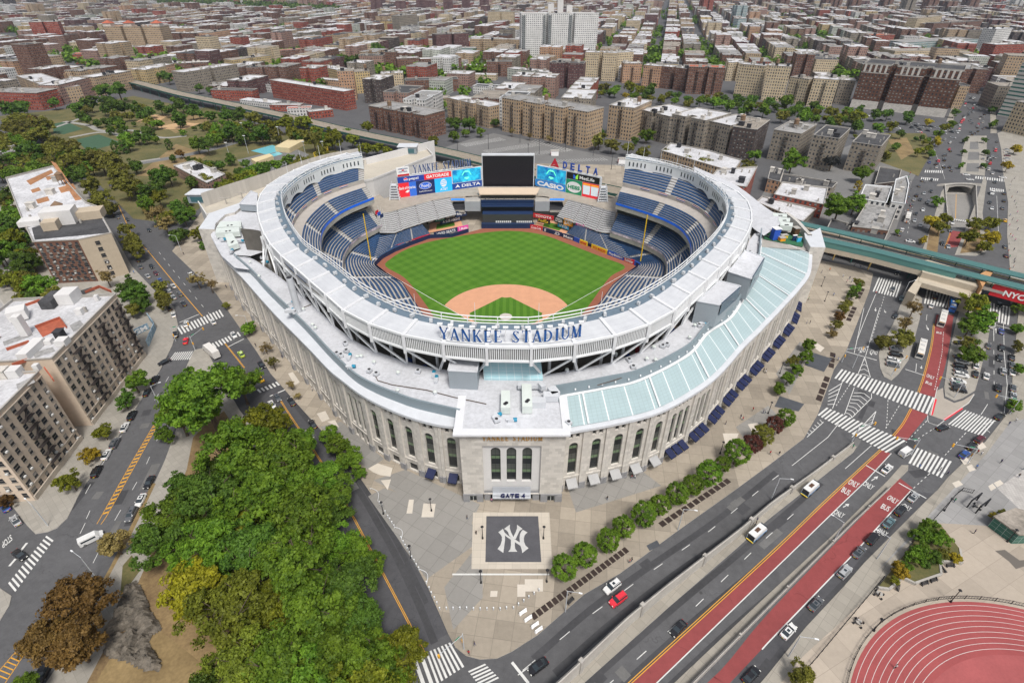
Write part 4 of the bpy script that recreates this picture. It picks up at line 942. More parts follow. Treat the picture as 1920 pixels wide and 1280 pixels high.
for hx in(-10.8,10.8):
 d=MB(); d.quad(gp(hx-1.1,0,.4),gp(hx+1.1,0,.4),gp(hx+1.1,3,.4),gp(hx-1.1,3,.4)); dd=d.build('glass_door',m_win,gate)
 d=MB()
 for xx in(-1,0,1): d.box((hx+xx,GY+.3,1.1),(.14,.1,2.2))
 d.box((hx,GY+.3,2.2),(2.1,.1,.14)); d.build('door_frame',flat('frame_pale',(.5,.53,.5)),dd)
for k in range(4):
 d=MB(); x=-6+k*3.05; d.quad(gp(x,0,1.1),gp(x+2.6,0,1.1),gp(x+2.6,2.6,1.1),gp(x,2.6,1.1)); d.build('entrance_opening',m_dark,gate)
d=MB(); d.box((-.1,GY-.5,3.3),(10.5,2.2,.35)); d.box((-.1,GY-1.5,4.6),(10.5,.15,.15)); d.box((-.1,GY+.36,4.55),(10.5,.1,2.6)); sgn=d.build('entrance_canopy',mat('canopy_silver',(.45,.47,.5),.4,.1),gate)
for i,(ch,x) in enumerate(zip('GATE4',(-2.55,-1.2,.1,1.4,3.1))): place_text('letter',ch,gp(x,4.35,-1.45),(1,0,0),(0,0,1),1.15 if ch!='4' else 1.0,1.5,flat('gate_navy',(.01,.015,.08),.4),sgn,ext=.15,bold=.04)
d=MB(); d.box((-.1,GY,ztopG-.3),(x1-x0+2.4,2.4,.6)); d.box((x0-.2,GY+7,ztopG-.3),(2.2,13.9,.58)); d.box((x1+.2,GY+7,ztopG-.3),(2.2,13.9,.58)); d.build('gate_cornice',mat('cornice_pale',(.66,.67,.69),.5,.06),gate)
for z_,x_ in((zz(372),-10.3),(zz(372),10.35)):
 d=MB()
 for r0,r1,o in((1.3,1.15,-.12),(.8,.7,-.10)):
  for i in range(24):
   a,b=2*math.pi*i/24,2*math.pi*(i+1)/24
   d.quad(*[gp(x_+r*math.cos(t),z_+r*.85*math.sin(t),o) for r,t in((r0,a),(r0,b),(r1,b),(r1,a))],uv=[(0,0)]*4)
 d.quad(*[gp(x_+.5*math.cos(2*math.pi*i/12),z_+.42*math.sin(2*math.pi*i/12),-.1) for i in range(12)]); d.build('carved_roundel',mat('roundel_stone',(.47,.44,.40),.8,.1),gate)
serif_text('YANKEE STADIUM',[gp(-7.55,zz(397),-.12),gp(7.75,zz(397),-.12)],zz(347)-zz(397),flat('gold_letter',(.50,.27,.06),.35,.3),gate,ext=.16)
m_unit=mat('unit_pale',(.60,.65,.62),.5,.08); m_teal=flat('motor_teal',(.01,.22,.36),.4); m_duct=mat('duct_silver',(.55,.57,.60),.35,.1)
ROOFN=[0]
def roof_box(name,lab,L,z0,h,m,mt=None,extra=None):
 P=Gs(L,z0); c=sum(P,Vector())/len(P); t=thing(name,lab,'roof structure',(c.x,c.y,z0)); mb=MB(); mb.prism([(p.x,p.y) for p in P],z0,z0+h,0,1); o=mb.build('walls',[m,mt or m_roof],t)
 mb=MB(); n=len(P)
 for i in range(n):
  a,b=P[i],P[(i+1)%n]; mb.bar((a.x,a.y,z0+h+.15),(b.x,b.y,z0+h+.15),.35,.3)
 mb.build('parapet',m_ledge,t); return t
mcl=mat('cladding_mid',(.28,.315,.345),.5,.07,.1)
tb=roof_box('stair_penthouse','grey box penthouse beside the square of blue glass under the roof ring',[(843,728),(896,731),(900,702),(850,699)],ZF,6.2,mcl)
for lab,L in(('nearer of two grey scoreboard-backed penthouses beside the curved glass canopy',[(1297,605),(1338,613),(1378,576),(1340,566)]),('farther of two grey penthouses beside the curved glass canopy',[(1356,548),(1397,562),(1422,520),(1388,506)])):
 t=roof_box('plant_penthouse',lab,L,ZF,8.2,mcl); a,b=Gs(L,ZF)[1:3]; r=(b-a).normalized(); n=r.cross(Vector((0,0,1)))
 mb=MB(); k=n*.35; q=[a+r*1+k+Vector((0,0,4)),b-r*1+k+Vector((0,0,4)),b-r*1+k*1.0+Vector((0,0,8.6)),a+r*1+k+Vector((0,0,8.6))]; mb.quad(*q); mb.quad(*[x-n*.3 for x in q[::-1]]); mb.quad(q[3],q[2],q[2]-n*.3,q[3]-n*.3)
 mb.build('dark_panel',flat('panel_navy',(.03,.05,.09),.2),t)
P=[G(907,709,ZF+.6),G(1018,710,ZF+.6),G(1014,676,ZF+4.5),G(905,676,ZF+4.5)]
mb=MB(); L=(P[1]-P[0]).length; mb.quad(*P,uv=[(0,0),(L,0),(L,11),(0,11)]); mb.quad(P[0],P[1],(P[1].x,P[1].y,ZF),(P[0].x,P[0].y,ZF),uv=[(0,0),(L,0),(L,1),(0,1)]); mb.build('atrium_glass',m_sky2,stad)
for lab,L,h in(('pale air handler left of the pair on the gate roof',[(939,777),(957,777),(956,744),(940,744)],2.4),('pale air handler with two fans right of the pair on the gate roof',[(979,776),(998,776),(996,733),(978,733)],2.6),
   ('long pale air handler nearest the roof ring on the left corner roof',[(409,436),(455,434),(455,424),(416,425)],2.5),('second long pale air handler on the left corner roof',[(407,447),(452,444),(452,435),(409,438)],2.5),('short pale air handler beside teal motors on the left roof',[(432,472),(450,466),(438,446),(424,449)],2.4),
   ('back white container on the right corner roof',[(1447,414),(1473,416),(1473,410),(1446,408)],2.4),('middle white container on the right corner roof',[(1457,424),(1478,425),(1479,418),(1457,417)],2.4),('front white container on the right corner roof',[(1460,432),(1483,434),(1484,427),(1460,425)],2.4)):
 P=Gs(L,ZF); c=sum(P,Vector())/4; t=thing('air_handler',lab,'air handler',(c.x,c.y,ZF)); mb=MB(); mb.prism([(p.x,p.y) for p in P],ZF+.2,ZF+h); mb.build('cabinet',m_unit,t)
 mb=MB()
 for f in(.3,.6):
  q=P[0].lerp(P[3],.15+f*.2).lerp(P[1].lerp(P[2],.15+f*.2),.3+f*.5); mb.tube((q.x,q.y,ZF+h),(q.x,q.y,ZF+h+.15),.5,n=10)
 mb.build('fan',m_dark,t); mb=MB(); mb.prism([(p.x*.92+c.x*.08,p.y*.92+c.y*.08) for p in P],ZF,ZF+.21); mb.build('plinth',m_dark,t)
t=thing('ductwork','bent silver ducts beside the air handler on the gate roof','duct',G(1010,750,ZF)); p=G(1010,760,ZF)
mb=MB(); mb.box(p+Vector((0,0,1)),(3.6,2.4,2)); mb.box(p+Vector((3.3,2.2,1.2)),(4,2.2,2)); mb.box(p+Vector((4.2,4,1.2)),(2.4,3,2),0,.4); mb.box(p+Vector((1,5.4,2.2)),(1.4,2,1.6),0,.5); mb.box(p+Vector((-2,6.5,1.5)),(7,1.4,1.2)); mb.build('duct_run',m_duct,t)
def fanunit():
 t=thing('exhaust_fan','x','exhaust fan'); mb=MB(); mb.box((0,0,.35),(.9,.9,.7)); mb.build('curb',m_duct,t,local=True); mb=MB(); mb.tube((0,0,.7),(0,0,1.0),.35,.6,8); mb.tube((0,0,1.0),(0,0,1.35),.62,.3,8); mb.build('hood',m_unit,t,local=True); return t
def motorunit():
 t=thing('vent_motor','x','vent motor'); mb=MB(); mb.box((0,0,.5),(1.6,1.1,1.0)); mb.tube((-1.2,0,.7),(0,0,.7),.4,n=8); mb.build('casing',m_duct,t,local=True); mb=MB(); mb.tube((.6,0,.7),(1.6,0,.7),.55,n=10); mb.build('motor_drum',m_teal,t,local=True); return t
def boxunit():
 t=thing('condenser_box','x','condenser'); mb=MB(); mb.box((0,0,.55),(1.5,1.2,.9)); mb.build('cabinet',m_duct,t,local=True); mb=MB(); mb.tube((0,0,1.0),(0,0,1.1),.45,n=10); mb.build('fan',m_dark,t,local=True); mb=MB();mb.box((0,0,.06),(1.6,1.3,.12)); mb.build('plinth',m_dark,t,local=True); return t
fan0,mot0,box0=fanunit(),motorunit(),boxunit()
def place(o0,first,loc,rz,label,group):
 o=o0 if first else copy_tree(o0); o.location=loc; o.rotation_euler=(0,0,rz); o['label']=label; o['group']=group; return o
zone=lambda px,py:('by the grey penthouse' if 740<px<850 else 'on the roof left of the gate' if 600<px<=740 else 'on the left end roof' if px<=600 else 'on the gate roof' if px<1045 else 'above the glass canopy' if px<1300 else 'behind the right penthouses')
cnt={}
for tp,L in((0,[(570,583),(575,556),(587,612),(592,618),(671,672),(678,671),(702,682),(747,702),(746,735),(816,739),(1063,697),(1154,667),(1225,654),(1302,613),(1212,676),(1228,678),(1292,636),(487,521),(470,495)]),
   (1,[(813,706),(818,715),(930,783),(958,790),(655,673),(657,690),(544,571),(545,583),(499,490),(497,494),(418,451),(451,454),(434,474),(1316,609)]),
   (2,[(632,665),(640,668),(648,646),(650,660),(693,697),(706,703),(784,698),(931,790),(1066,795),(1179,677),(1187,690),(1242,651),(1250,648),(492,485),(1417,432),(1423,442),(1424,459),(1405,475),(554,588),(1310,612)])):
 o0=(fan0,mot0,box0)[tp]; nm=('white mushroom exhaust fan','silver vent with teal motor','small silver condenser box')[tp]; LL=sorted(L)
 for i,(px,py) in enumerate(LL):
  z_=zone(px,py); same=[q for q in LL if zone(*q)==z_]; k=same.index((px,py)); suf='' if len(same)==1 else ', %s from left'%ordw(k)
  place(o0,i==0,G(px,py,ZF),random.random()*3 if tp!=1 else random.choice([0,1.57,.6]),nm+' '+z_+suf,nm+'s on the stadium roof')
t=thing('smokestack','leaning silver smokestack on the roof left of the ring','smokestack',G(560,584,ZF)); p=G(560,584,ZF)
mb=MB(); mb.tube(p,p+Vector((-.2,0,13)),1.1,1.1,14); mb.build('flue',m_duct,t,True); mb=MB(); mb.tube(p+Vector((-.2,0,13)),p+Vector((-.2,0,13.15)),.9,.9,14); mb.build('flue_mouth',m_dark,t)
mb=MB()
for dx,dy in((1.6,0),(-1.6,0),(0,-1.6)): mb.bar(p+Vector((dx,dy,0)),p+Vector((dx*.6,dy*.6,3)),.2,.2)
mb.bar(p+Vector((-.5,-1,1)),p+Vector((-4,-1.5,1)),1,1); mb.build('stand',m_duct,t)
mb=MB()
for L in([(702,700),(708,713),(735,721),(800,731),(850,744),(912,757)],[(585,570),(560,580)],[(1215,690),(1160,710),(1120,722)]):
 P=Gs(L,ZF+.25)
 for a,b in zip(P,P[1:]): mb.tube(a,b,.12,n=4)
mb.build('roof_pipe',flat('pipe_brown',(.10,.07,.05)),stad)
P=[G(372,429,27.2),G(402,430,27.2),G(404,419,27.2),G(422,402,27.2),G(440,398,27.2),G(455,386,27.2),G(450,380,27.2),G(392,400,27.2)]
mb=MB(); mb.prism([(p.x,p.y) for p in P],0,27.2,0,1); mb.build('corner_block',[m_lime,m_ledge],stad)
t=roof_box('penthouse','low grey parapet box behind the left end of the roof ring',[(452,395),(484,397),(486,375),(474,370)],ZF,3.2,mcl)
P=[(395,440),(415,479),(440,502),(470,506),(438,478),(470,480),(500,470),(484,395),(455,390),(422,405)]
mb=MB(); q=Gs(P,ZF-.6); mb.tris([q]); mb.build('corner_roof',m_roof,stad)
P=Gs([(1432,448),(1505,463),(1509,436),(1432,436)],ZC+1.2); mb=MB(); mb.quad(*P); mb.build('green_terrace',mat('turf_green',(.03,.13,.06),.9,.15),stad)
P=Gs([(1428,463),(1523,470),(1508,437),(1480,405),(1440,395),(1410,400),(1400,440)],ZC+.9); mb=MB(); mb.tris([P]); mb.build('corner_roof',m_conc,stad)
for lab,px,py,d,m in(('blue and white rooftop booth on the green terrace',1451,448,(3,2.5,5),'b'),('orange play block on the green terrace',1465,451,(2.5,2,1.5),'or_'),('yellow play block on the green terrace',1469,446,(3,1.5,1.4),'y'),('brown round tub on the green terrace',1489,441,(2.4,2.4,3.6),'k'),('white and navy board on the green terrace',1488,451,(1.8,.6,2.4),'n'),('cyan and white board on the green terrace',1497,453,(2,.6,2),'cy')):
 p=G(px,py,ZC+1.25); t=thing('terrace_booth',lab,'booth',p); mb=MB(); mb.box(p+Vector((0,0,d[2]/2)),d,0,.2); mb.build('body',AD[m] if m!='k' else flat('tub_brown',(.10,.05,.025)),t); mb=MB(); mb.box(p+Vector((0,0,d[2]+.1)),(d[0]*1.1,d[1]*1.2,.22),0,.2); mb.build('top_panel',WH if m in'bn' else m_conc,t)
mb=MB(); cw=cat(Gs([(1523,440),(1512,428),(1500,415),(1486,404),(1478,398)],27.5),14)
strip(cw,cw,ZC-3,27.5,mb); strip(cw,inset(cw,1.6),27.5,27.5,mb); ci=inset(cw,1.6); strip(ci,ci,ZC+.8,27.5,mb); mb.build('curved_wall',mat('pale_wall',(.50,.48,.45),.8,.08),stad)
P=Gs([(1508,437),(1523,434),(1538,427),(1548,464),(1520,463),(1510,446)],27.0)
mb=MB(); mb.prism([(p.x,p.y) for p in P],0,27,0,1); mb.build('corner_block',[m_lime,m_ledge],stad)
bk=MB(); BP=cat([G(388,398,20),G(440,372,22),G(500,345,24),G(600,305,26),G(672,284,28)],40); strip(BP,BP,0,30,bk); BP=cat([G(1180,296,28),G(1300,332,26),G(1372,372,24),G(1405,415,22)],40); strip(BP,BP,0,24,bk); bk.build('back_wall',m_lime,stad)
rb=MB(); A=cat([G(1300,322,26),G(1376,357,26),G(1430,398,26),G(1470,425,26)],30); Bq=cat([G(1300,335,26),G(1376,385,26),G(1405,430,26),G(1430,450,26)],30); strip(A,Bq,29,28,rb); rb.build('rear_roof',m_roof,stad)
na=[0,0]
def awning(p,c,n,wd,m,lab,grp,dep_=2.6):
 o=p(c,0,0); t=thing('awning',lab,'awning',(o.x,o.y,0),grp); mb=MB()
 a,b,c2,d=p(c-wd/2,4.3,.1),p(c+wd/2,4.3,.1),p(c+wd/2,3.1,dep_),p(c-wd/2,3.1,dep_)
 mb.quad(a,d,c2,b); mb.quad(*[q-Vector((0,0,.12)) for q in(a,b,c2,d)]); mb.quad(d,d-Vector((0,0,.4)),c2-Vector((0,0,.4)),c2); mb.quad(a,a-Vector((0,0,.4)),d-Vector((0,0,.4)),d); mb.quad(b,c2,c2-Vector((0,0,.4)),b-Vector((0,0,.4))); mb.build('canvas',m,t)
 mb=MB();
 for q,r_ in((d,p(c-wd/2,3,.1)),(c2,p(c+wd/2,3,.1))): mb.tube(q-Vector((0,0,.15)),r_,.05,n=4)
 mb.build('bracket',m_dark,t)
m_awn=mat('awning_navy',(.008,.014,.06),.6,.15); m_aws=mat('awning_silver',(.36,.36,.36),.6,.1)
sing=[s for s in awn_spots if s[0]=='1']; tri=[s for s in awn_spots if s[0]=='3' and s[1]==1]
k=0
for s in [x for x in sing if x[1]==-1][:2]:
 awning(s[2],s[3],s[4],2.6,m_awn,'navy awning left of the gate block, '+('nearest the gate' if k==0 else 'farther from the gate'),'navy awnings left of the gate'); k+=1
for k,s in enumerate([x for x in sing if x[1]==1]):
 awning(s[2],s[3],s[4],3.0,m_aws,'silver tilted awning right of the gate block, %s from the gate'%ordw(k),'silver awnings right of the gate')
q=0
for k,s in enumerate(tri):
 for o in(-2.9,0,2.9):
  awning(s[2],s[3]+o,s[4],2.3,m_awn,'navy awning along the right facade, %s counting from the gate'%ordw(q),'navy awnings along the right facade',3.0); q+=1
# =====================================================================  GROUND, ROADS, PAVEMENTS
m_asph=asphaltmat('asphalt',(.098,.098,.102)); m_asph2=asphaltmat('asphalt_new',(.076,.076,.082),.28); m_asph3=asphaltmat('asphalt_old',(.17,.168,.165),.2)
m_plaza=slabmat('plaza_paving',(.325,.283,.228),4.2,4.2,R(8),.38); m_walk=slabmat('pavement_flags',(.31,.29,.255),1.6,1.6,R(40),.18)
m_walk2=slabmat('pavement_long',(.30,.277,.238),2.4,2.4,R(-42),.2); m_pgray=slabmat('grey_pavers',(.285,.28,.275),3.2,3.2,R(-35),.22)
m_ptan=slabmat('tan_pavers',(.39,.335,.275),7,5,R(-25),.28,.012)
m_dirt=mat('leafy_dirt',(.17,.105,.055),.95,.35,.12,1.8,tint=(.24,.17,.08)); m_dry=mat('dry_grass',(.20,.135,.06),.95,.35,.1,1.5,tint=(.25,.18,.085))
m_lawn=mat('park_lawn',(.075,.10,.03),.95,.35,.05,1.2,tint=(.15,.12,.05)); m_kerb=mat('kerb_stone',(.38,.37,.35),.8,.15)
m_red=asphaltmat('red_bus_lane',(.245,.058,.058),.2); m_mark=mat('road_white',(.62,.62,.60),.8,.12,.4,4); m_yel=mat('road_yellow',(.62,.31,.035),.8,.12,.4,4)
hole=[G(1779,426),G(1831,426),G(1828,349),G(1772,349)]
def groundmesh():
 mb=MB(); O=[(-9000,-400,0),(9000,-400,0),(9000,14000,0),(-9000,14000,0)]; mb.tris([O,[tuple(p) for p in hole[::-1]]]); return mb
struct(groundmesh(),'ground',m_asph)
DZ=-5.5
f0,f1,f2,f3=hole; mb=MB(); mb.quad(f0,f1,(f2.x,f2.y,DZ),(f3.x,f3.y,DZ)); mb.quad((f3.x,f3.y,DZ),(f2.x,f2.y,DZ),(f2.x,f2.y+60,DZ),(f3.x,f3.y+60,DZ)); struct(mb,'sunken_road',asphaltmat('asphalt_pale',(.25,.24,.225),.15))
tn=thing('tunnel_portal','concrete arch where the sunken lane runs under the cross street','tunnel',((f2.x+f3.x)/2,f2.y,DZ))
mb=MB(); mb.quad(f3,f0,f0,(f3.x,f3.y,DZ)); mb.quad(f1,f2,(f2.x,f2.y,DZ),f1); mb.build('retaining_walls',m_conc,tn)
ax=(f2.x+f3.x)/2; aw=(f2.x-f3.x); mb=MB()
ol=[(f3.x-6,DZ),(f2.x+6,DZ),(f2.x+6,1.1)]+[(ax+(aw/2+6)*math.cos(a),1.1+1.2*math.sin(a)) for a in [math.pi*i/12 for i in range(1,12)]]+[(f3.x-6,1.1)]
ih=[(ax-aw/2+1.2,DZ+.01),(ax+aw/2-1.2,DZ+.01)]+[(ax+(aw/2-1.2)*math.cos(a),DZ+2.4+3.0*math.sin(a)) for a in [math.pi*i/14 for i in range(15)]]
tr=tessellate_polygon([[Vector((x,z,0)) for x,z in q] for q in(ol,ih)]); al=ol+ih
for t in tr: mb.quad(*[(al[i][0],f2.y,al[i][1]) for i in t])
for i in range(len(ih)): c,d=ih[i],ih[(i+1)%len(ih)]; mb.quad((c[0],f2.y,c[1]),(d[0],f2.y,d[1]),(d[0],f2.y+40,d[1]),(c[0],f2.y+40,c[1]))
mb.quad(*[(x,f2.y+.8,z) for x,z in ol[::-1]]) if False else None
mb.build('portal_arch',m_conc,tn)
mb=MB(); ap=[(ax+(aw/2+1)*math.cos(a),f2.y-.2,.3+1.6*math.sin(a)) for a in [math.pi*i/14 for i in range(15)]]
for a,b in zip(ap,ap[1:]): mb.bar(a,b,.5,.7)
mb.build('arch_rim',mat('rim_pale',(.5,.48,.44)),tn)
mb=MB(); mb.bar(f0+Vector((-.4,0,.5)),f3+Vector((-.4,0,.5)),.5,1); mb.build('parapet',m_conc,tn); mb=MB(); mb.bar(f1+Vector((.4,0,.5)),f2+Vector((.4,0,.5)),.5,1); mb.build('parapet',m_conc,tn)
PZ=[0]
def patch(L,z,m,name='road',smooth=False):
 PZ[0]+=1; z+=.0002*PZ[0]*(z>.1)+.0004*(PZ[0]%9)*(z<.1)
 P=Gs(L,z)
 if smooth: P=cat(P,60,True)[:-1]
 mb=MB(); mb.tris([P]); return struct(mb,name,m)
def slab(L,m,name='pavement',z=.15,smooth=False,kerb=True):
 P=Gs(L,0); P=cat(P,120,True)[:-1] if smooth else P
 mb=MB(); mb.tris([[(p.x,p.y,z) for p in P]])
 n=len(P)
 for i in range(n):
  a,b=P[i],P[(i+1)%n]; mb.wall(a,b,-.01,z,1);
 return struct(mb,name,[m,m_kerb])
plaza=[(323,471),(349,496),(405,550),(450,615),(480,657),(508,701),(550,749),(598,802),(649,858),(690,917),(713,951),(733,987),(755.6,1024),(778,1055),(803,1103),(823,1148),(840,1187),(854,1213),(874,1229),(900,1236),(932,1234),(960,1221),(977,1210),(1008,1190),(1095,1114),(1162,1075),(1269,996),(1376,920),(1440,873),(1507,822),(1533,777),(1564,692),(1586,659),(1614,588),(1630,545),(1637,513),(1600,500),(1535,488),(1480,445),(1430,400),(1300,330),(1150,310),(680,300),(470,350),(380,395)]
slab(plaza,m_plaza,'plaza')
m_pg=slabmat('plaza_grey_panel',(.255,.245,.228),4,4,R(30),.2); m_pl=mat('pale_slab',(.56,.51,.44),.85,.1)
ZP=.154
for L in([(690,930),(720,915),(870,960),(905,1010),(800,1085)],[(700,900),(760,880),(900,945),(880,990)],[(1060,900),(1200,880),(1240,910),(1080,960)],[(600,800),(640,790),(720,860),(690,880)],[(833,1100),(905,1010),(905,1120),(850,1180)],[(1455,700),(1500,640),(1520,655),(1480,740)],[(1380,800),(1440,760),(1470,790),(1400,830)]): patch(L,ZP,m_pg,'plaza_panel')
for L in([(767,936),(776,936),(773,962),(762,962)],[(794,943),(817,944),(813,969),(790,969)],[(690,878),(708,868),(736,877),(732,893),(712,890),(700,885)],[(714,900),(733,898),(727,918)],[(540,700),(549,697),(562,716),(553,722)],[(594,775),(610,770),(618,785),(604,791)],[(613,790),(628,787),(636,801)],[(970,1095),(985,1095),(985,1118),(970,1118)],[(984,1085),(1018,1085),(1018,1108),(984,1108)],[(920,1107),(933,1107),(932,1118),(919,1118)],[(1355,812),(1385,812),(1378,832),(1360,832)],[(1402,795),(1420,792),(1430,805),(1412,812)],[(1480,560),(1495,557),(1505,568),(1490,575)],[(1462,600),(1478,596),(1490,610),(1470,615)],[(1528,640),(1546,652),(1538,660),(1522,648)]): patch(L,ZP+.004,m_pl,'pale_slab')
patch([(887,960),(1030,960),(1036,1066),(884,1066)],ZP+.006,slabmat('mat_border',(.50,.45,.38),2,2,0,.12),'mat_border')
mat_px=[(912,967),(1009,967),(1015,1053),(910,1053)]
patch(mat_px,ZP+.010,mat('dark_pavers',(.085,.085,.095),.8,.2,.3,3),'emblem_paving')
patch([(848,1074.5),(1030,1074.5),(1030,1077.5),(848,1077.5)],ZP+.010,m_mark,'white_band')
em_=MB()
for k,L in enumerate(([(308,332),(385,275),(405,345),(420,400),(420,470),(408,560),(392,680),(295,612),(345,545),(368,470),(368,410),(345,370)],[(385,275),(415,340),(480,395),(540,430),(600,460),(672,507),(682,562),(610,515),(560,480),(490,440),(420,388),(400,350)],[(720,293),(798,335),(750,380),(737,440),(742,500),(765,555),(815,600),(710,682),(700,620),(680,560),(670,505),(664,430),(672,370),(690,325)],[(405,275),(503,203),(500,260),(520,330),(555,400),(590,450),(545,440),(490,385),(475,340),(450,305)],[(622,207),(715,275),(665,310),(635,370),(600,450),(555,440),(570,390),(600,330),(622,270)],[(518,450),(585,480),(585,560),(592,610),(628,660),(475,660),(510,615),(520,550)])):
 em_.tris([[G(900+x*.1116,960+y*.1116,ZP+.020+.003*k) for x,y in L]])
struct(em_,'emblem_inlay',mat('emblem_pale',(.50,.50,.49),.8,.12,.4,3))
lb=[(0,915),(25,951),(51,985),(67,1001),(90,997),(107,990),(127,971),(152,920),(197,859),(267,746),(301,693),(323,648),(334,610),(326,575),(292,547),(247,499),(219,449),(169,370),(120,290),(60,300),(-60,420),(-900,500),(-900,760),(-120,800)]
slab(lb,m_walk,'pavement')
slab([(-40,1075),(22,1117),(18,1135),(-10,1180),(-60,1280),(-300,1300),(-300,1060)],m_walk,'pavement')
pk=[(345,700),(340,755),(332,802),(309,864),(290,906),(270,942),(242,1004),(214,1055),(197,1089),(155,1165),(112,1243),(-200,1700),(900,1700),(740,1340),(720,1280),(640,1100),(580,975),(545,905),(500,830),(450,770),(410,700),(385,652),(365,656),(352,682)]
slab(pk,m_walk,'park_pavement')
patch([(362,820),(350,880),(325,940),(300,1000),(262,1085),(215,1180),(160,1285),(-100,1700),(850,1700),(700,1340),(690,1270),(610,1110),(545,970),(470,850),(420,770),(390,790)],.156,m_dirt,'park_ground')
patch([(235,1190),(300,1180),(400,1260),(330,1340),(150,1340),(190,1260)],.160,m_dry,'dry_lawn'); patch([(230,1060),(247,1040),(262,1070),(225,1120)],.164,m_lawn,'grass_verge')
patch([(285,905),(292,906),(245,1004),(215,1060),(160,1165),(118,1240),(108,1240),(150,1160),(205,1065),(236,1004)],.158,m_dry,'grass_verge')
patch([(380,640),(470,645),(520,715),(598,802),(690,917),(803,1103),(840,1187),(790,1215),(720,1230),(640,1100),(545,905),(450,770)],.004,m_asph2,'road')
patch([(1320,1340),(1440,1197),(1600,1036),(1700,920),(1760,925),(1700,1000),(1560,1120),(1440,1262),(1375,1340)],.004,m_asph2,'road')
slab([(1060,1280),(1176,1173),(1247,1114),(1385,1003),(1440,955),(1560,862),(1597,832),(1606,838),(1600,848),(1440,974),(1382,1027),(1255,1137),(1095,1280),(640,1700),(580,1700)],m_walk2,'pavement')
slab([(1264,1280),(1440,1114),(1560,1004),(1665,900),(1690,872),(1703,872),(1702,882),(1668,916),(1600,978),(1440,1138),(1300,1280),(880,1700),(820,1700)],m_walk2,'median')
rp_=[(1400,1310),(1440,1263),(1510,1176),(1581,1100),(1620,1055),(1738,937),(1758,918),(1777,895),(1848,827),(1879,788),(1893,768),(1897,730),(1899,690),(1904,640),(1910,580),(1990,580),(2060,800),(2200,1000),(2800,1700),(1000,1700)]
slab(rp_,m_walk2,'pavement')
patch([(1640,1075),(1765,940),(1850,850),(1895,790),(1990,770),(2300,1000),(2300,1060),(1800,1010),(1720,1000)],.158,m_pgray,'paved_square')
patch([(1505,1230),(1665,1085),(1760,980),(1850,985),(2400,1010),(2800,1700),(1150,1700),(1440,1310)],.158,m_ptan,'paved_square')
patch([(1870,915),(1990,830),(2300,1000),(1950,990)],.162,slabmat('cobbles',(.42,.40,.38),.8,.8,.3,.2,.08),'cobbled_strip')
for L in([(1863,905),(1875,899),(1882,906),(1870,913)],[(1853,911),(1861,906),(1868,914),(1858,920)],[(1800,860),(1812,856),(1820,866),(1808,871)],[(1812,874),(1822,870),(1830,880),(1818,884)],[(1785,905),(1798,900),(1806,908),(1792,914)],[(1830,835),(1842,828),(1850,838),(1838,843)]): patch(L,.166,m_pl,'pale_slab')
tp=Gs([(1595,1280),(1614,1224),(1637,1190),(1679,1159),(1721,1139),(1777.5,1129.5),(1834,1129.5),(1890,1136.5),(1920,1142)],0)
def fitcircle(P):
 import numpy as np
 A=np.array([[p.x,p.y,1] for p in P]); b=np.array([-(p.x**2+p.y**2) for p in P]); s=np.linalg.lstsq(A,b,rcond=None)[0]; c=(-s[0]/2,-s[1]/2); return c,math.sqrt(c[0]**2+c[1]**2-s[2])
(tx,ty),tr_=fitcircle(tp)
def ring(r0,r1,z,m,name,a0=0,a1=360,n=128):
 mb=MB()
 for i in range(n):
  a,b=R(a0+(a1-a0)*i/n),R(a0+(a1-a0)*(i+1)/n)
  mb.quad(*[(tx+r*math.cos(t),ty+r*math.sin(t),z) for r,t in((r0,a),(r1,a),(r1,b),(r0,b))])
 return struct(mb,name,m)
m_trk=mat('track_red',(.31,.07,.07),.9,.16,.08,1.5); m_lane=flat('lane_white',(.56,.50,.48),.8)
ring(0,tr_,.172,m_trk,'running_track')
inner=fitcircle(Gs([(1715.6,1280),(1749,1246),(1805.6,1218),(1862,1210),(1920,1215)]))[1]
LW=1.22
for k in range(9): ring(tr_-.9-k*LW-.05,tr_-.9-k*LW+.05,.178,m_lane,'lane_line')
ring(0,tr_-.9-9*LW,.176,mat('infield_red',(.335,.085,.085),.9,.18,.12,2),'running_track')
for k in range(8):
 a=R(196); r=tr_-1.2-k*LW; mb=MB(); mb.quad(*[(tx+(r+dr)*math.cos(a+da),ty+(r+dr)*math.sin(a+da),.182) for dr,da in((0,0),(-.7,0),(-.7,.004),(0,.004))]); struct(mb,'lane_mark',m_yel)
isl=[(1647,664),(1650,690),(1657,706),(1671,713.6),(1685,701),(1703,675.6),(1713,640),(1724,600),(1729,560),(1714,545),(1696,547),(1688,572),(1674,608),(1656,640)]
slab(isl,m_walk,'traffic_island')
islB=[(1770,726),(1772,743),(1789,751.5),(1806,746),(1828,732),(1834,712),(1842,680),(1852,640),(1858,600),(1850,560),(1805,565),(1793,600),(1780,660)]
slab(islB,m_walk,'traffic_island')
patch([(1756,732),(1742,777),(1769,787),(1817,756),(1827,737),(1806,750),(1789,755),(1770,746),(1768,727)],.006,mat('beige_paint',(.36,.32,.275),.9,.1),'painted_island')
mb=MB()
for L in([(1753,748),(1757,748),(1749,778),(1745,778)],[(1803,763),(1806,766),(1772,788),(1769,785)]): mb.quad(*Gs(L,.010))
struct(mb,'red_kerb_paint',flat('paint_red',(.65,.03,.05),.8))
slab([(1737,500),(1752,480),(1765,425),(1772,370),(1780,350),(1776,345),(1765,360),(1752,405),(1740,440),(1725,480)],m_walk,'median')
patch([(1735,480),(1757,478),(1764,420),(1745,420)],.154,m_dirt,'planting_bed')
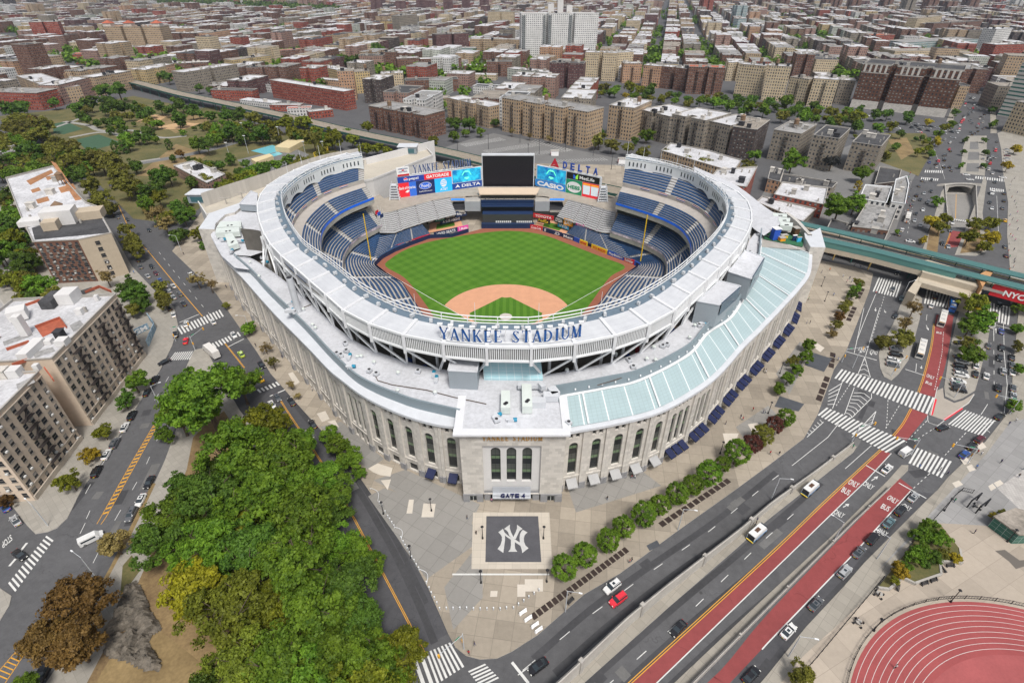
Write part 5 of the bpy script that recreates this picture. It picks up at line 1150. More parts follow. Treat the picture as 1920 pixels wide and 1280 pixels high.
slab([(1790,478),(1812,425),(1833,370),(1845,330),(1850,340),(1842,400),(1850,470),(1830,480)],m_walk,'median'); patch([(1800,475),(1815,430),(1835,420),(1845,470)],.154,m_dirt,'planting_bed')
slab([(1800,325),(1806,275),(1814,255),(1850,255),(1850,290),(1846,330)],m_walk,'plaza');
for L in([(1813,306),(1836,306),(1835,322),(1811,322)],[(1816,285),(1836,285),(1836,300),(1814,300)],[(1819,266),(1834,266),(1835,280),(1818,280)]): patch(L,.154,m_asph3,'planting_bed')
slab([(1895,570),(1893,500),(1888,440),(1890,380),(1880,320),(1877,280),(1870,250),(1900,240),(2000,300),(2100,480),(2000,575)],m_walk,'pavement')
slab([(1540,440),(1655,460),(1680,430),(1710,340),(1740,285),(1735,270),(1600,270),(1450,330),(1420,380),(1480,420)],m_asph3,'yard_paving')
patch([(1650,250),(1735,250),(1752,275),(1722,330),(1690,318),(1640,300)],.155,m_lawn,'park_lawn'); patch([(1665,262),(1700,258),(1715,285),(1690,300)],.156,m_dry,'dry_lawn'); ribbon_later=1
for L in([(1774,229),(1786,229),(1838,85),(1832,85)],[(1857,250),(1869,250),(1859,80),(1855,80)]): slab(L,m_walk2,'pavement')
patch([(835,276),(880,262),(925,250),(985,262),(1090,283),(1180,302),(1330,330),(1330,352),(1000,352),(900,332)],.006,m_asph3,'car_park')
patch([(-20,220),(120,205),(250,180),(420,215),(600,270),(680,300),(480,345),(420,360),(330,420),(250,410),(190,350),(150,300),(60,240)],.05,m_lawn,'park_lawn')
patch([(255,330),(330,270),(390,290),(330,330)],.06,m_dry,'dry_lawn'); patch([(240,215),(410,200),(420,240),(350,260),(250,245)],.06,m_lawn,'park_lawn'); patch([(280,225),(340,210),(400,222),(330,250)],.065,m_dry,'dry_lawn')
m_turf=mat('sports_turf',(.045,.10,.055),.9,.15)
for L in([(100,232),(125,228),(155,242),(120,252),(100,250)],[(143,262),(185,252),(228,268),(165,283),(155,275)]): patch(L,.07,m_turf,'sports_pitch')
m_sand=mat('ballfield_sand',(.50,.33,.18),.95,.15)
for L in([(255,228),(290,215),(316,217),(300,226),(265,230)],[(295,238),(340,229),(374,232),(345,242),(305,243)]): patch(L,.08,m_sand,'sand_diamond')
m_path=mat('park_path',(.30,.29,.27),.9,.15)
def ribbon(L,w,z,m,name):
 P=cat(Gs(L,z),max(6,len(L)*8)); A=offset(P,w/2);Bq=offset(P,-w/2); mb=MB()
 for i in range(len(P)-1): mb.quad((A[i].x,A[i].y,z),(A[i+1].x,A[i+1].y,z),(Bq[i+1].x,Bq[i+1].y,z),(Bq[i].x,Bq[i].y,z))
 return struct(mb,name,m)
ribbon([(120,228),(165,235),(190,245),(250,245),(300,258),(350,255)],5,.09,m_path,'park_path'); ribbon([(130,258),(190,248),(225,255),(245,275)],5,.09,m_path,'park_path'); ribbon([(100,240),(135,228),(150,222)],4,.09,m_path,'park_path')
ribbon([(262,306),(320,296),(380,284),(460,262)],9,.10,m_asph3,'park_road'); ribbon([(262,303),(300,297)],4,.104,m_path,'park_path')
patch([(445,300),(545,275),(580,290),(520,320),(470,330)],.10,m_asph3,'pool_deck'); patch([(470,283),(510,272),(535,280),(500,290)],.12,flat('pool_blue',(.18,.52,.60),.1),'pool_water'); patch([(505,290),(522,285),(530,289),(512,294)],.12,flat('pool_blue',(.18,.52,.60),.1),'pool_water')
patch([(405,552),(349,497),(323,472),(290,440),(245,385),(215,345),(190,318),(176,322),(205,360),(240,420),(290,490),(330,560),(350,600),(420,600)],.004,asphaltmat('asphalt_mid',(.09,.09,.095),.2),'road')
MK=[]
MZ=[0]
def mline(L,w=.18,m=None,dash=None,z=.012,name='lane_marking'):
 MZ[0]+=1; z+=.0003*MZ[0]
 P=resample(Gs(L,z),max(2,int(plen(Gs(L,z))/1.5)+2)); mb=MB(); acc=0
 A=offset(P,w/2);Bq=offset(P,-w/2)
 if dash:
  tot=plen(P); Q=resample(P,int(tot/.5)+2); A=offset(Q,w/2);Bq=offset(Q,-w/2); s=tot/(len(Q)-1)
  for i in range(len(Q)-1):
   if (i*s)%(dash[0]+dash[1])<dash[0]: mb.quad(*[(p.x,p.y,z) for p in(A[i],A[i+1],Bq[i+1],Bq[i])])
 else:
  for i in range(len(P)-1): mb.quad(*[(p.x,p.y,z) for p in(A[i],A[i+1],Bq[i+1],Bq[i])])
 if mb.f: struct(mb,name,m or m_mark)
def crosswalk(l1,l2,n,duty=.5,z=.011):
 MZ[0]+=1; z-=.0001*(MZ[0]%20)
 a,b=Gs(l1,z);c,d=Gs(l2,z); mb=MB()
 for i in range(n):
  t0,t1=(i+.5-duty/2)/n,(i+.5+duty/2)/n
  mb.quad(a.lerp(b,t0),a.lerp(b,t1),c.lerp(d,t1),c.lerp(d,t0))
 struct(mb,'crosswalk',m_mark)
z58=lambda L:zm(L,1440,580,Z4); z28=lambda L:zm(L,1440,280,Z4); z92=lambda L:zm(L,1440,920,Z4); z96=lambda L:zm(L,960,920,Z4); zA=lambda L:zm(L,0,600,Z4); zB=lambda L:zm(L,0,920,Z4); zC_=lambda L:zm(L,480,920,Z4); zD=lambda L:zm(L,0,280,Z4)
def band2(Lf,Rt,m,z,name):
 A=resample(cat(Gs(Lf,z),60),40);Bq=resample(cat(Gs(Rt,z),60),40);mb=MB()
 for i in range(39): mb.quad(A[i],A[i+1],Bq[i+1],Bq[i])
 struct(mb,name,m)
band2([(728,1700),(1130,1330)]+z96([(790,1280),(1707,440)])+z58([(385,1280),(760,935)]),[(797,1700),(1180,1330)]+z96([(955,1280),(1707,562)])+z58([(505,1280),(820,960)]),m_red,.008,'bus_lane')
band2(z58([(840,840),(955,660)]),z58([(925,872),(1068,700)]),m_red,.008,'bus_lane')
band2(z58([(1005,555),(1040,440),(1090,250),(1112,95)])+[(1756,590)],z58([(1113,585),(1175,400),(1215,200),(1235,60)])+[(1790,590)],m_red,.008,'bus_lane')
band2(z28([(1180,660),(1215,540)]),z28([(1330,640),(1290,550)]),m_red,.008,'bus_lane')
band2([(888,1700)]+z96([(1310,1270),(1310,1270),(1440,1140)])+z92([(15,800),(600,195),(850,-60),(880,-85)]),[(964,1700),(1368,1280)]+z92([(0,1010),(560,430),(950,0),(965,-20)]),m_red,.009,'bus_lane')
for o in(-.0,):
 for k in(-.22,.22):
  Lq=[(728,1700),(1130,1330)]+z96([(785,1280),(1707,435)])+z58([(380,1280),(752,935)]); P=offset(cat(Gs(Lq,.014),50),k); mb=MB(); A=offset(P,.09);Bq=offset(P,-.09)
  for i in range(49): mb.quad(*[(p.x,p.y,.014) for p in(A[i],A[i+1],Bq[i+1],Bq[i])])
  struct(mb,'lane_marking',m_yel)
def dbl(Lq,m=m_yel,n=50,g=.22):
 for k in(-g,g):
  P=offset(cat(Gs(Lq,.014),n),k); mb=MB(); A=offset(P,.09);Bq=offset(P,-.09)
  for i in range(n-1): mb.quad(*[(p.x,p.y,.014) for p in(A[i],A[i+1],Bq[i+1],Bq[i])])
  struct(mb,'lane_marking',m)
dbl(z58([(835,842),(900,760),(955,660)])); dbl(z58([(1003,552),(1040,440),(1088,250),(1108,95)])); dbl(z28([(1180,660),(1215,560)]),n=10)
mline(z96([(958,1285),(1707,563)])+z58([(505,1283),(650,1145),(822,958)]),.22); mline(z92([(0,1010),(560,430),(950,0)]),.25)
mline(z92([(-40,1055),(0,1010)]),.25)
for L in(z96([(40,1225),(110,1175)]),): mline(L,.2)
mline([(980,1256),(1090,1165),(1200,1085),(1330,995),(1440,905),(1484,873)],.16,None,(3,7)); mline(z58([(160,1040),(400,850),(470,760)]),.16)
mline([(1050,1340),(1130,1292),(1290,1150),(1440,1005),(1508,945)],.16,None,(3,7)); mline(z58([(515,1060),(690,905)]),.16)
mline(z96([(0,1140),(110,1280)]),.6)
m_wear=mat('tyre_worn_asphalt',(.054,.054,.058),.85,.35,.05,1.2)
for L,w_ in(([(1000,1235),(1110,1140),(1220,1060),(1350,970),(1455,885)],1.6),([(1040,1262),(1150,1165),(1260,1080),(1380,995),(1490,905)],1.6),([(1090,1290),(1250,1150),(1400,1025),(1540,905)],1.5),([(1140,1310),(1300,1165),(1450,1040),(1570,930)],1.5),([(540,740),(640,870),(720,1000),(780,1120),(815,1205)],1.7),([(560,750),(660,880),(740,1010),(800,1130)],1.2),([(1240,1300),(1380,1170),(1520,1050),(1640,930)],1.3),([(1400,1310),(1500,1180),(1600,1075),(1690,960)],1.6)):
 P=cat(Gs(L,.0),50); mb=MB(); MZ[0]+=1; zz_=.0062+.00008*MZ[0]%.0015; A=offset(P,w_/2);Bq=offset(P,-w_/2)
 for i in range(49): mb.quad(*[(q.x,q.y,zz_) for q in(A[i],A[i+1],Bq[i+1],Bq[i])])
 struct(mb,'tyre_wear',m_wear)
rq=random.Random(3); m_patch=mat('asphalt_repair',(.135,.133,.13),.9,.25,.2,2); m_mh=flat('manhole_iron',(.05,.05,.05),.6)
for L in([(1000,1235),(1110,1140),(1220,1060),(1350,970),(1455,885)],[(1110,1300),(1250,1165),(1400,1040),(1540,920)],[(540,740),(640,870),(720,1000),(800,1150)],[(1400,1310),(1500,1180),(1600,1075),(1690,960)],[(150,960),(230,850),(290,730),(330,660)],[(100,1130),(200,1010),(270,880)],[(260,480),(330,570),(400,640)],[(1560,870),(1620,760),(1660,640)],[(1870,780),(1860,700),(1865,600)],[(1790,830),(1720,890),(1700,800)],[(1690,420),(1730,330),(1745,280)]):
 P=cat(Gs(L),80)
 for k in range(5):
  i=rq.randint(2,76); d=(P[i+1]-P[i]).normalized(); n=Vector((-d.y,d.x,0)); c=P[i]+n*rq.uniform(-3.5,3.5); a,b=rq.uniform(1,5),rq.uniform(.5,1.4); MZ[0]+=1; z=.0068+(MZ[0]%30)*.00004; mb=MB(); mb.quad(*[(q.x,q.y,z) for q in(c-d*a-n*b,c+d*a-n*b,c+d*a+n*b,c-d*a+n*b)]); struct(mb,'asphalt_patch',m_patch if k%2 else m_wear)
 c=P[rq.randint(5,70)]; mb=MB(); mb.quad(*[(c.x+.4*math.cos(t*.524),c.y+.4*math.sin(t*.524),.0085) for t in range(12)]); struct(mb,'manhole_cover',m_mh)
crosswalk(z58([(485,395),(1118,590)]),z58([(436,455),(1070,700)]),24); crosswalk(z58([(385,650),(925,878)]),z58([(325,700),(795,958)]),20); crosswalk(z58([(990,918),(1232,1015)]),z58([(930,1020),(1165,1125)]),9)
crosswalk(z58([(1310,668),(1520,742)]),z58([(1195,762),(1432,845)]),11)
crosswalk(zC_([(1125,1080),(1300,1005)]),zC_([(1200,1290),(1395,1165)]),7); crosswalk(zC_([(1410,1195),(1500,1310)]),zC_([(1522,1145),(1625,1250)]),6); mline(zC_([(940,1050),(1070,995)]),.4)
crosswalk([(770,1235),(796,1224)],[(790,1292),(817,1281)],2)
crosswalk(zD([(1175,1190),(1470,1066)]),zD([(1205,1235),(1497,1110)]),14); crosswalk(zA([(1405,158),(1592,76)]),zA([(1430,190),(1612,102)]),9); crosswalk(zA([(1165,215),(1303,205)]),zA([(1122,268),(1268,262)]),10)
crosswalk(zB([(315,290),(48,622)]),zB([(362,322),(95,680)]),13,.45); crosswalk(zm([(105,1020),(325,930)],460,540,.1875),zm([(135,1050),(355,965)],460,540,.1875),6)
crosswalk(z28([(735,850),(897,882)]),z28([(693,945),(862,988)]),9); crosswalk(z28([(1055,925),(1255,970)]),z28([(1035,1025),(1215,1062)]),9); crosswalk(z28([(1455,1018),(1625,1050)]),z28([(1448,1130),(1610,1172)]),8)
crosswalk(z28([(1045,138),(1170,142)]),z28([(1040,155),(1170,158)]),9); crosswalk(z28([(1020,185),(1140,195)]),z28([(1015,205),(1135,210)]),9); crosswalk(z28([(1380,178),(1600,200)]),z28([(1378,195),(1600,220)]),14); crosswalk(z28([(1475,255),(1575,268)]),z28([(1480,280),(1575,285)]),7); crosswalk(z28([(780,760),(935,795)]),z28([(770,780),(925,812)]),9); crosswalk(z28([(1240,462),(1325,475)]),z28([(1235,470),(1320,485)]),6)
mline(zm([(245,1080),(405,1012)],460,540,.1875),.5); mline(zD([(1197,1153),(1328,1098)]),.4); mline(zA([(1520,178),(1625,125)]),.4)
dbl([(518,738),(545,780),(600,862),(652,950),(700,1040),(750,1135),(795,1222)],g=.17,n=60); dbl(zA([(1500,155),(1560,230),(1630,318)]),n=12,g=.15)
mline(zD([(985,675),(1100,815),(1220,960),(1350,1112)]),.3,m_yel); mline([(222,385),(247,440),(275,468)],.3,m_yel)
mline(zD([(1060,685),(1150,800),(1260,935),(1330,1020),(1400,1100)]),.16,None,(3,6)); mline([(160,925),(185,880),(218,830),(245,790)],.15,None,(3,7)); mline([(150,1000),(172,955)],.15,None,(3,6)); mline(zB([(600,130),(575,185)]),.15); mline([(215,975),(270,880),(305,800)],.15,None,(3,7)); mline(zB([(655,410),(620,480)]),.15); mline([(290,750),(320,700)],.15,None,(3,7))
def hatch(Lf,Rt,n,m,duty=.45,skew=.6):
 A=resample(cat(Gs(Lf,.014),40),200);Bq=resample(cat(Gs(Rt,.014),40),200); mb=MB()
 for i in range(n):
  a=int(i/n*185);w_=max(2,int(185/n*duty)); s=int(skew*185/n)
  mb.quad(A[min(199,a+s)],A[min(199,a+s+w_)],Bq[a+w_],Bq[a])
 struct(mb,'hatched_median',m)
 for Q in(A,Bq):
  P=Q; mb=MB(); a_=offset(P,.08);b_=offset(P,-.08)
  for i in range(0,199): mb.quad(*[(p.x,p.y,.014) for p in(a_[i],a_[i+1],b_[i+1],b_[i])])
  struct(mb,'lane_marking',m)
hatch(zA([(1035,680),(870,960),(690,1280)])+zB([(645,220)]),zA([(1062,680),(905,960),(725,1280)])+zB([(672,222)]),24,m_yel); hatch(zB([(150,1020),(60,1120),(-60,1260)]),zB([(190,1045),(100,1180),(20,1300)]),8,m_yel,.3,.2)
def chev(apex,bl,br,n):
 a=G(*apex,.013);b=G(*bl,.013);c=G(*br,.013); mb=MB()
 for i in range(1,n+1):
  t=i/n; l=a.lerp(b,t);r=a.lerp(c,t); m_=a.lerp((b+c)/2,max(0,t-.35/n*1.2)); up=(a-(b+c)/2).normalized()*.35
  mb.quad(l,m_,m_+up,l+up); mb.quad(m_,r,r+up,m_+up)
 struct(mb,'chevron_marking',m_mark); mline([apex,bl],.2); mline([apex,br],.2)
chev(z58([(645,318)])[0],z58([(597,438)])[0],z58([(683,452)])[0],4); chev(z58([(720,678)])[0],z58([(560,850)])[0],z58([(690,765)])[0],5)
for a,b in(((500,470),(430,660)),((575,520),(510,700)),((690,590),(560,720)),((690,590),(690,560)),):
 mline(z58([a,b]),.2)
for k in range(7): mline(z58([(572-k*9,555+k*22),(635-k*14,555+k*24),(680-k*20,590+k*22)]),.3)
for k in range(5): mline(z58([(495-k*12,490+k*35),(405-k*2,545+k*22)]),.25)
for k in range(6): mline(z58([(365-k*17,755+k*16),(345-k*17,735+k*17)]),.25)
mline(z58([(370,750),(260,850)]),.2); mline(z58([(520,280),(725,338)]),.35); mline(z58([(640,-10),(575,290)]),.18); mline(z58([(745,-10),(650,310)]),.18); mline(z58([(800,600),(790,790)]),.18,None,(1,1)); mline(z58([(875,640),(785,790)]),.18,None,(1,1)); mline(z58([(545,500),(455,640)]),.18,None,(1,1)); mline(z58([(1060,740),(920,885)]),.18,None,(1,1.2)); mline(z58([(1140,770),(970,880)]),.18,None,(1,1.2)); mline(z58([(1320,820),(1180,970)]),.18,None,(1,1.2)); mline(z58([(1080,1090),(970,1190)]),.18,None,(1,1.2)); mline(z58([(1170,150),(1160,290),(1110,540)]),.2,None,(.8,1))
mline(z58([(915,398),(1040,438)]),.35); mline(z58([(990,360),(985,415)]),.18); mline(z58([(655,1038),(780,1112)]),.35); mline(z58([(872,1155),(1055,1258)]),.35); mline(z58([(1505,100),(1505,210)]),.18); mline(z58([(1570,80),(1575,300),(1595,500),(1575,690)]),.18); mline(z58([(1465,630),(1420,700)]),.18); mline(z58([(1505,270),(1508,520)]),.16,None,(3,5)); mline(z58([(1505,100),(1615,130)]),.3); mline(z58([(1130,515),(1085,705)]),.18); mline(z58([(1375,565),(1340,620),(1170,735)]),.18); mline(z58([(1065,705),(1065,750),(1130,775),(1175,740)]),.18); mline(z58([(1480,820),(1420,770),(1520,740)]),.18)
mline(z28([(720,960),(640,1150),(590,1280)]),.18); mline(z28([(780,960),(740,1100),(690,1270)]),.18,None,(1.5,1.5)); mline(z28([(1110,0),(1180,200)]),.15); mline(z28([(965,380),(930,560)]),.16,None,(3,5)); mline(z28([(1255,300),(1250,460)]),.25,m_yel); mline(z28([(1525,310),(1540,620)]),.16); mline(z28([(1060,1100),(1055,1140)]),.16)
def rtext(txt,bl,br,tl,z=.05,m=None):
 a,b,c=G(*bl,z),G(*br,z),G(*tl,z); r=b-a;u=c-a; me=text_mesh(txt,1,0,.012); xs=[v.co.x for v in me.vertices];ys=[v.co.y for v in me.vertices]; x0,x1,y0,y1=min(xs),max(xs),min(ys),max(ys)
 for v in me.vertices: v.co=a+r*((v.co.x-x0)/(x1-x0))+u*((v.co.y-y0)/(y1-y0))
 me.materials.clear(); me.materials.append(m or m_mark); me.name='road_lettering'; o=bpy.data.objects.new('road_lettering',me); COL.objects.link(o); o['kind']='structure'
zt=lambda p,s=58:(1440+p[0]*Z4,(580 if s==58 else 920 if s==92 else 280)+p[1]*Z4)
for txt,bl,br,tl,s in(('ONLY',(530,1160),(592,1190),(552,1128),58),('BUS',(485,1212),(535,1240),(505,1180),58),('ONLY',(627,1168),(690,1202),(650,1142),58),('ONLY',(788,52),(852,88),(812,26),92),('BUS',(748,112),(800,138),(768,82),92),('ONLY',(888,104),(942,136),(908,80),92),('ONLY',(432,150),(494,182),(455,122),92),('ONLY',(722,272),(785,305),(742,245),92),('ONLY',(1055,448),(1105,468),(1062,428),58),('BUS',(1048,490),(1088,508),(1056,474),58),('ONLY',(655,262),(608,248),(650,235+0),58),('ONLY',(735,280),(685,265),(730,255),58),('BUS',(1120,158),(1155,165),(1125,145),58)):
 if (br[0]-bl[0])<0: tl=(bl[0]-12,bl[1]-28); bl,br,tl=bl,br,(bl[0]+ -10,bl[1]+24)
 rtext(txt,zt(bl,s),zt(br,s),zt(tl,s))
rtext('STOP',(0+72*Z4,920+288*Z4),(8*Z4,920+345*Z4),(84*Z4,920+325*Z4))
mline(zB([(180,345),(120,420)]),.6) ; mline(zB([(105,450),(62,500)]),.6)
def arrow(base,tip,w=.5):
 a,b=G(*base,.05),G(*tip,.05); d=(b-a);L=d.length;d.normalize();n=Vector((-d.y,d.x,0)); mb=MB(); mb.quad(a-n*.12,a+n*.12,a+d*L*.6+n*.12,a+d*L*.6-n*.12); mb.quad(a+d*L*.55+n*w,a+d*L*.55-n*w,b); struct(mb,'arrow_marking',m_mark)
for b,t,s in(((690,1140),(735,1110),58),((500,108),(542,85),92),((620,265),(617,290),58),((680,280),(690,305),58),((718,1055),(716,1080),28),((775,1070),(785,1090),28),((1520,1225),(1520,1190),28),((1025,375),(1020,395),58),((1055,105),(1070,140),58),):
 arrow(zt(b,s),zt(t,s))
mb=MB()
for (x0,y0,x1,y1,n,dx,dy) in((862,270,935,258,26,13,5),(905,282,1000,268,26,14,5.5),(960,290,1060,278,22,14,5),(1040,300,1130,296,18,10,5),(1085,312,1170,308,16,10,5),(1005,262,1070,280,14,-8,4)):
 for i in range(n):
  t=i/(n-1); a=G(x0+(x1-x0)*t,y0+(y1-y0)*t,.012);b=G(x0+(x1-x0)*t+dx,y0+(y1-y0)*t+dy,.012); d=(b-a).normalized(); nn=Vector((-d.y,d.x,0))*.14; mb.quad(a-nn,a+nn,b+nn,b-nn)
struct(mb,'bay_marking',m_mark)
mb=MB()
def grates(p,q,n,w,h):
 a,b=G(*p,.165),G(*q,.165); d=(b-a)/n; nn=Vector((-d.y,d.x,0)).normalized()*w
 for i in range(n): mb.quad(*[a+d*(i+.1)-nn,a+d*(i+.9)-nn,a+d*(i+.9)+nn,a+d*(i+.1)+nn])
grates(z96([(130,845)])[0],z96([(770,385)])[0],20,.8,1); grates(z96([(985,230)])[0],(1368,899),13,.8,1);
for a,b,n in(((1534,752),(1552,705),4),((1558,690),(1562,660),3),((1590,602),(1603,575),4),((1608,560),(1618,540),3)): grates(a,b,n,.9,1)
struct(mb,'tree_grate_strip',mat('grate_brown',(.035,.022,.018),.8,.3))
for L in([(1212,1022),(1232,1012),(1238,1022),(1218,1032)],[(1452,762),(1462,742),(1508,757),(1497,771)],[(1522,660),(1560,672),(1545,697),(1508,684)]): patch(L,.165,mat('steel_grate',(.07,.075,.085),.6,.2),'pavement_grate')
# =====================================================================  VEHICLES
m_tyre=flat('tyre',(.02,.02,.02),.8); m_rim=flat('rim',(.35,.36,.37),.35,.6); m_glassc=flat('car_glass',(.03,.04,.048),.06,0,.6); m_hl=flat('headlamp',(.75,.75,.7),.2); m_tl=flat('tail_lamp',(.35,.01,.01),.3); m_trim=flat('black_trim',(.03,.03,.03),.6)
def paint(n,c):
 k='paint_'+n
 if k in M: return M[k]
 m,t,b=newmat(k); n1=noise(t,.8,3); cc=mixc(t,n1,tuple(x*.85 for x in c),tuple(min(1,x*1.1) for x in c)); t.links.new(cc,b.inputs['Base Color']); b.inputs['Roughness'].default_value=.3; b.inputs['Specular IOR Level'].default_value=.5; b.inputs['Coat Weight'].default_value=.4; b.inputs['Coat Roughness'].default_value=.1; M[k]=m; return m
PC=dict(black=(.012,.012,.015),white=(.70,.70,.69),silver=(.38,.39,.40),grey=(.11,.115,.125),red=(.24,.018,.03),blue=(.02,.07,.28),maroon=(.09,.012,.02),yellow=(.75,.42,.02),green=(.36,.52,.04),teal=(.10,.17,.19),tan=(.40,.34,.26))
def hull(sections,m=0,mb=None):
 """body from cross sections: (x, half width, z bottom, z top, top inset)"""
 mb=mb or MB(); ring=[]
 for x,w,zb,zt,ti in sections: ring.append([(x,-w,zb),(x,-w*1.0,zb+(zt-zb)*.55),(x,-w+ti,zt),(x,w-ti,zt),(x,w,zb+(zt-zb)*.55),(x,w,zb)])
 for a,b in zip(ring,ring[1:]):
  for i in range(6): j=(i+1)%6; mb.quad(a[i],b[i],b[j],a[j],m=m)
 mb.quad(*ring[0],m=m); mb.quad(*ring[-1][::-1],m=m); return mb
def car(kind,col):
 t=thing({'sedan':'parked_car','suv':'sport_utility_car','van':'van','taxi':'taxi','pickup':'pickup_truck'}[kind],'x',{'sedan':'car','suv':'car','van':'van','taxi':'taxi','pickup':'pickup truck'}[kind]); p=paint(col,PC[col]); B_=lambda mb,n,m,par=t:mb.build(n,m,par,local=True)
 k='sedan' if kind=='taxi' else kind
 if k=='sedan':
  B_(hull([(-2.35,.72,.35,.78,.08),(-2.2,.86,.25,.92,.1),(-1.4,.9,.22,.98,.1),(.9,.9,.22,.95,.1),(1.9,.87,.25,.85,.14),(2.3,.74,.32,.68,.12)]),'body',p); B_(hull([(-1.75,.72,.93,.95,.05),(-.95,.72,.93,1.40,.14),(.25,.72,.93,1.40,.14),(1.15,.74,.9,.93,.05)]),'glasshouse',m_glassc); B_(hull([(-.98,.60,1.385,1.43,.05),(.28,.60,1.385,1.43,.05)]),'roof_panel',p); L,wx,hw=2.35,1.42,.9
 elif k=='suv':
  B_(hull([(-2.35,.80,.4,1.0,.06),(-2.25,.92,.3,1.1,.06),(-1.2,.96,.28,1.12,.08),(1.0,.96,.28,1.10,.08),(2.0,.93,.3,1.02,.14),(2.35,.82,.38,.85,.1)]),'body',p); B_(hull([(-2.25,.80,1.08,1.15,.04),(-2.0,.82,1.08,1.68,.10),(.35,.82,1.08,1.68,.12),(1.1,.82,1.06,1.1,.05)]),'glasshouse',m_glassc); B_(hull([(-2.05,.72,1.66,1.74,.06),(.38,.72,1.66,1.74,.06)]),'roof_panel',p); L,wx,hw=2.35,1.45,.96
  for y in(-.6,.6): mb=MB(); mb.bar((-1.8,y,1.79),(.1,y,1.79),.06,.06); B_(mb,'roof_rail',m_trim)
 elif k=='van':
  B_(hull([(-2.7,.95,.35,2.05,.1),(-2.6,1.0,.3,2.15,.12),(1.2,1.0,.3,2.12,.14),(1.9,1.0,.3,1.3,.1),(2.6,.95,.35,1.05,.1)]),'body',p); B_(hull([(1.22,.93,1.25,2.02,.1),(1.88,.93,1.25,1.32,.05)]),'windscreen',m_glassc); L,wx,hw=2.68,1.7,1.0
  for y in(-1,1): mb=MB(); mb.box((-.6,y*.985,1.6),(3.2,.05,.5)); B_(mb,'side_window',m_glassc)
 else:
  B_(hull([(-2.7,.9,.45,1.05,.04),(2.0,.95,.35,1.1,.08),(2.65,.88,.4,.98,.1)]),'body',p); B_(hull([(-.6,.86,1.05,1.12,.05),(-.4,.84,1.05,1.75,.12),(.8,.84,1.05,1.75,.14),(1.4,.84,1.05,1.12,.05)]),'glasshouse',m_glassc); B_(hull([(-.42,.72,1.73,1.8,.05),(.82,.72,1.73,1.8,.05)]),'roof_panel',p); mb=MB(); mb.box((-1.7,0,1.06),(1.9,1.5,.06)); B_(mb,'cargo_bed',m_trim); L,wx,hw=2.68,1.65,.95
 for sx in(-1,1):
  for sy in(-1,1):
   mb=MB(); mb.tube((sx*wx,sy*(hw-.2),.34),(sx*wx,sy*(hw+.02),.34),.34,n=12); w_=B_(mb,'wheel',m_tyre); mb=MB(); mb.tube((sx*wx,sy*(hw+.02),.34),(sx*wx,sy*(hw+.035),.34),.2,n=8); B_(mb,'rim',m_rim,w_)
 zf=.62 if k=='sedan' else .8
 for sy in(-1,1):
  mb=MB(); mb.box((L-.06,sy*.58,zf+.02),(.16,.34,.16)); B_(mb,'headlight',m_hl); mb=MB(); mb.box((-L+.04,sy*.6,zf+.14),(.12,.3,.18)); B_(mb,'tail_light',m_tl)
  mb=MB(); mb.box((.85 if k!='van' else 1.6,sy*(hw+.1),1.0 if k=='sedan' else 1.2),(.2,.2,.14)); B_(mb,'wing_mirror',p)
 if kind=='taxi': mb=MB(); mb.box((-.3,0,1.52),(.3,.7,.18)); B_(mb,'roof_light',flat('roof_light',(.8,.8,.7)))
 if k in('sedan','suv'):
  mb=MB(); mb.quad(*[(-.75+a*.7,b*.32,(1.437 if k=='sedan' else 1.747)) for a,b in((0,-1),(1,-1),(1,1),(0,1))]);
  if col in('white','silver','grey'): B_(mb,'sunroof',m_glassc)
 mb=MB(); mb.box((-L-.03,0,.55),(.03,.5,.14)); B_(mb,'number_plate',YL)
 return t
def bus(c1,c2=None,kind='bus'):
 t=thing('city_bus','x','bus'); B_=lambda mb,n,m,par=t:mb.build(n,m,par,local=True)
 B_(hull([(-6,1.2,.4,3.0,.12),(-5.9,1.27,.35,3.1,.15),(5.8,1.27,.35,3.1,.15),(6,1.2,.4,2.9,.15)]),'body',c1)
 mb=MB()
 for i in range(7):
  for y in(-1,1): mb.box((-4.8+i*1.5,y*1.25,1.9),(1.25,.06,.95))
 B_(mb,'side_windows',m_glassc); mb=MB(); mb.box((6.0,0,1.8),(.06,2.2,1.3)); B_(mb,'windscreen',m_glassc); mb=MB(); mb.box((-6.0,0,2.3),(.06,1.8,.6)); B_(mb,'rear_window',m_glassc)
 mb=MB(); mb.box((5.95,0,2.75),(.12,1.8,.3)); B_(mb,'destination_sign',flat('dest_sign',(.6,.3,.03),.5))
 for x,w_,l in((-4.2,1.7,2.0),(-.6,1.2,1.2),(3.4,1.2,1.0)):
  mb=MB(); mb.box((x,0,3.18),(l,w_,.2)); B_(mb,'roof_unit',mat('roof_unit_grey',(.5,.5,.49)))
 if c2: mb=MB(); mb.box((0,0,.85),(11.9,2.6,.55)); B_(mb,'side_band',c2)
 for x in(-3.6,3.5):
  for y in(-1,1): mb=MB(); mb.tube((x,y*1.0,.5),(x,y*1.29,.5),.5,n=12); B_(mb,'wheel',m_tyre)
 return t
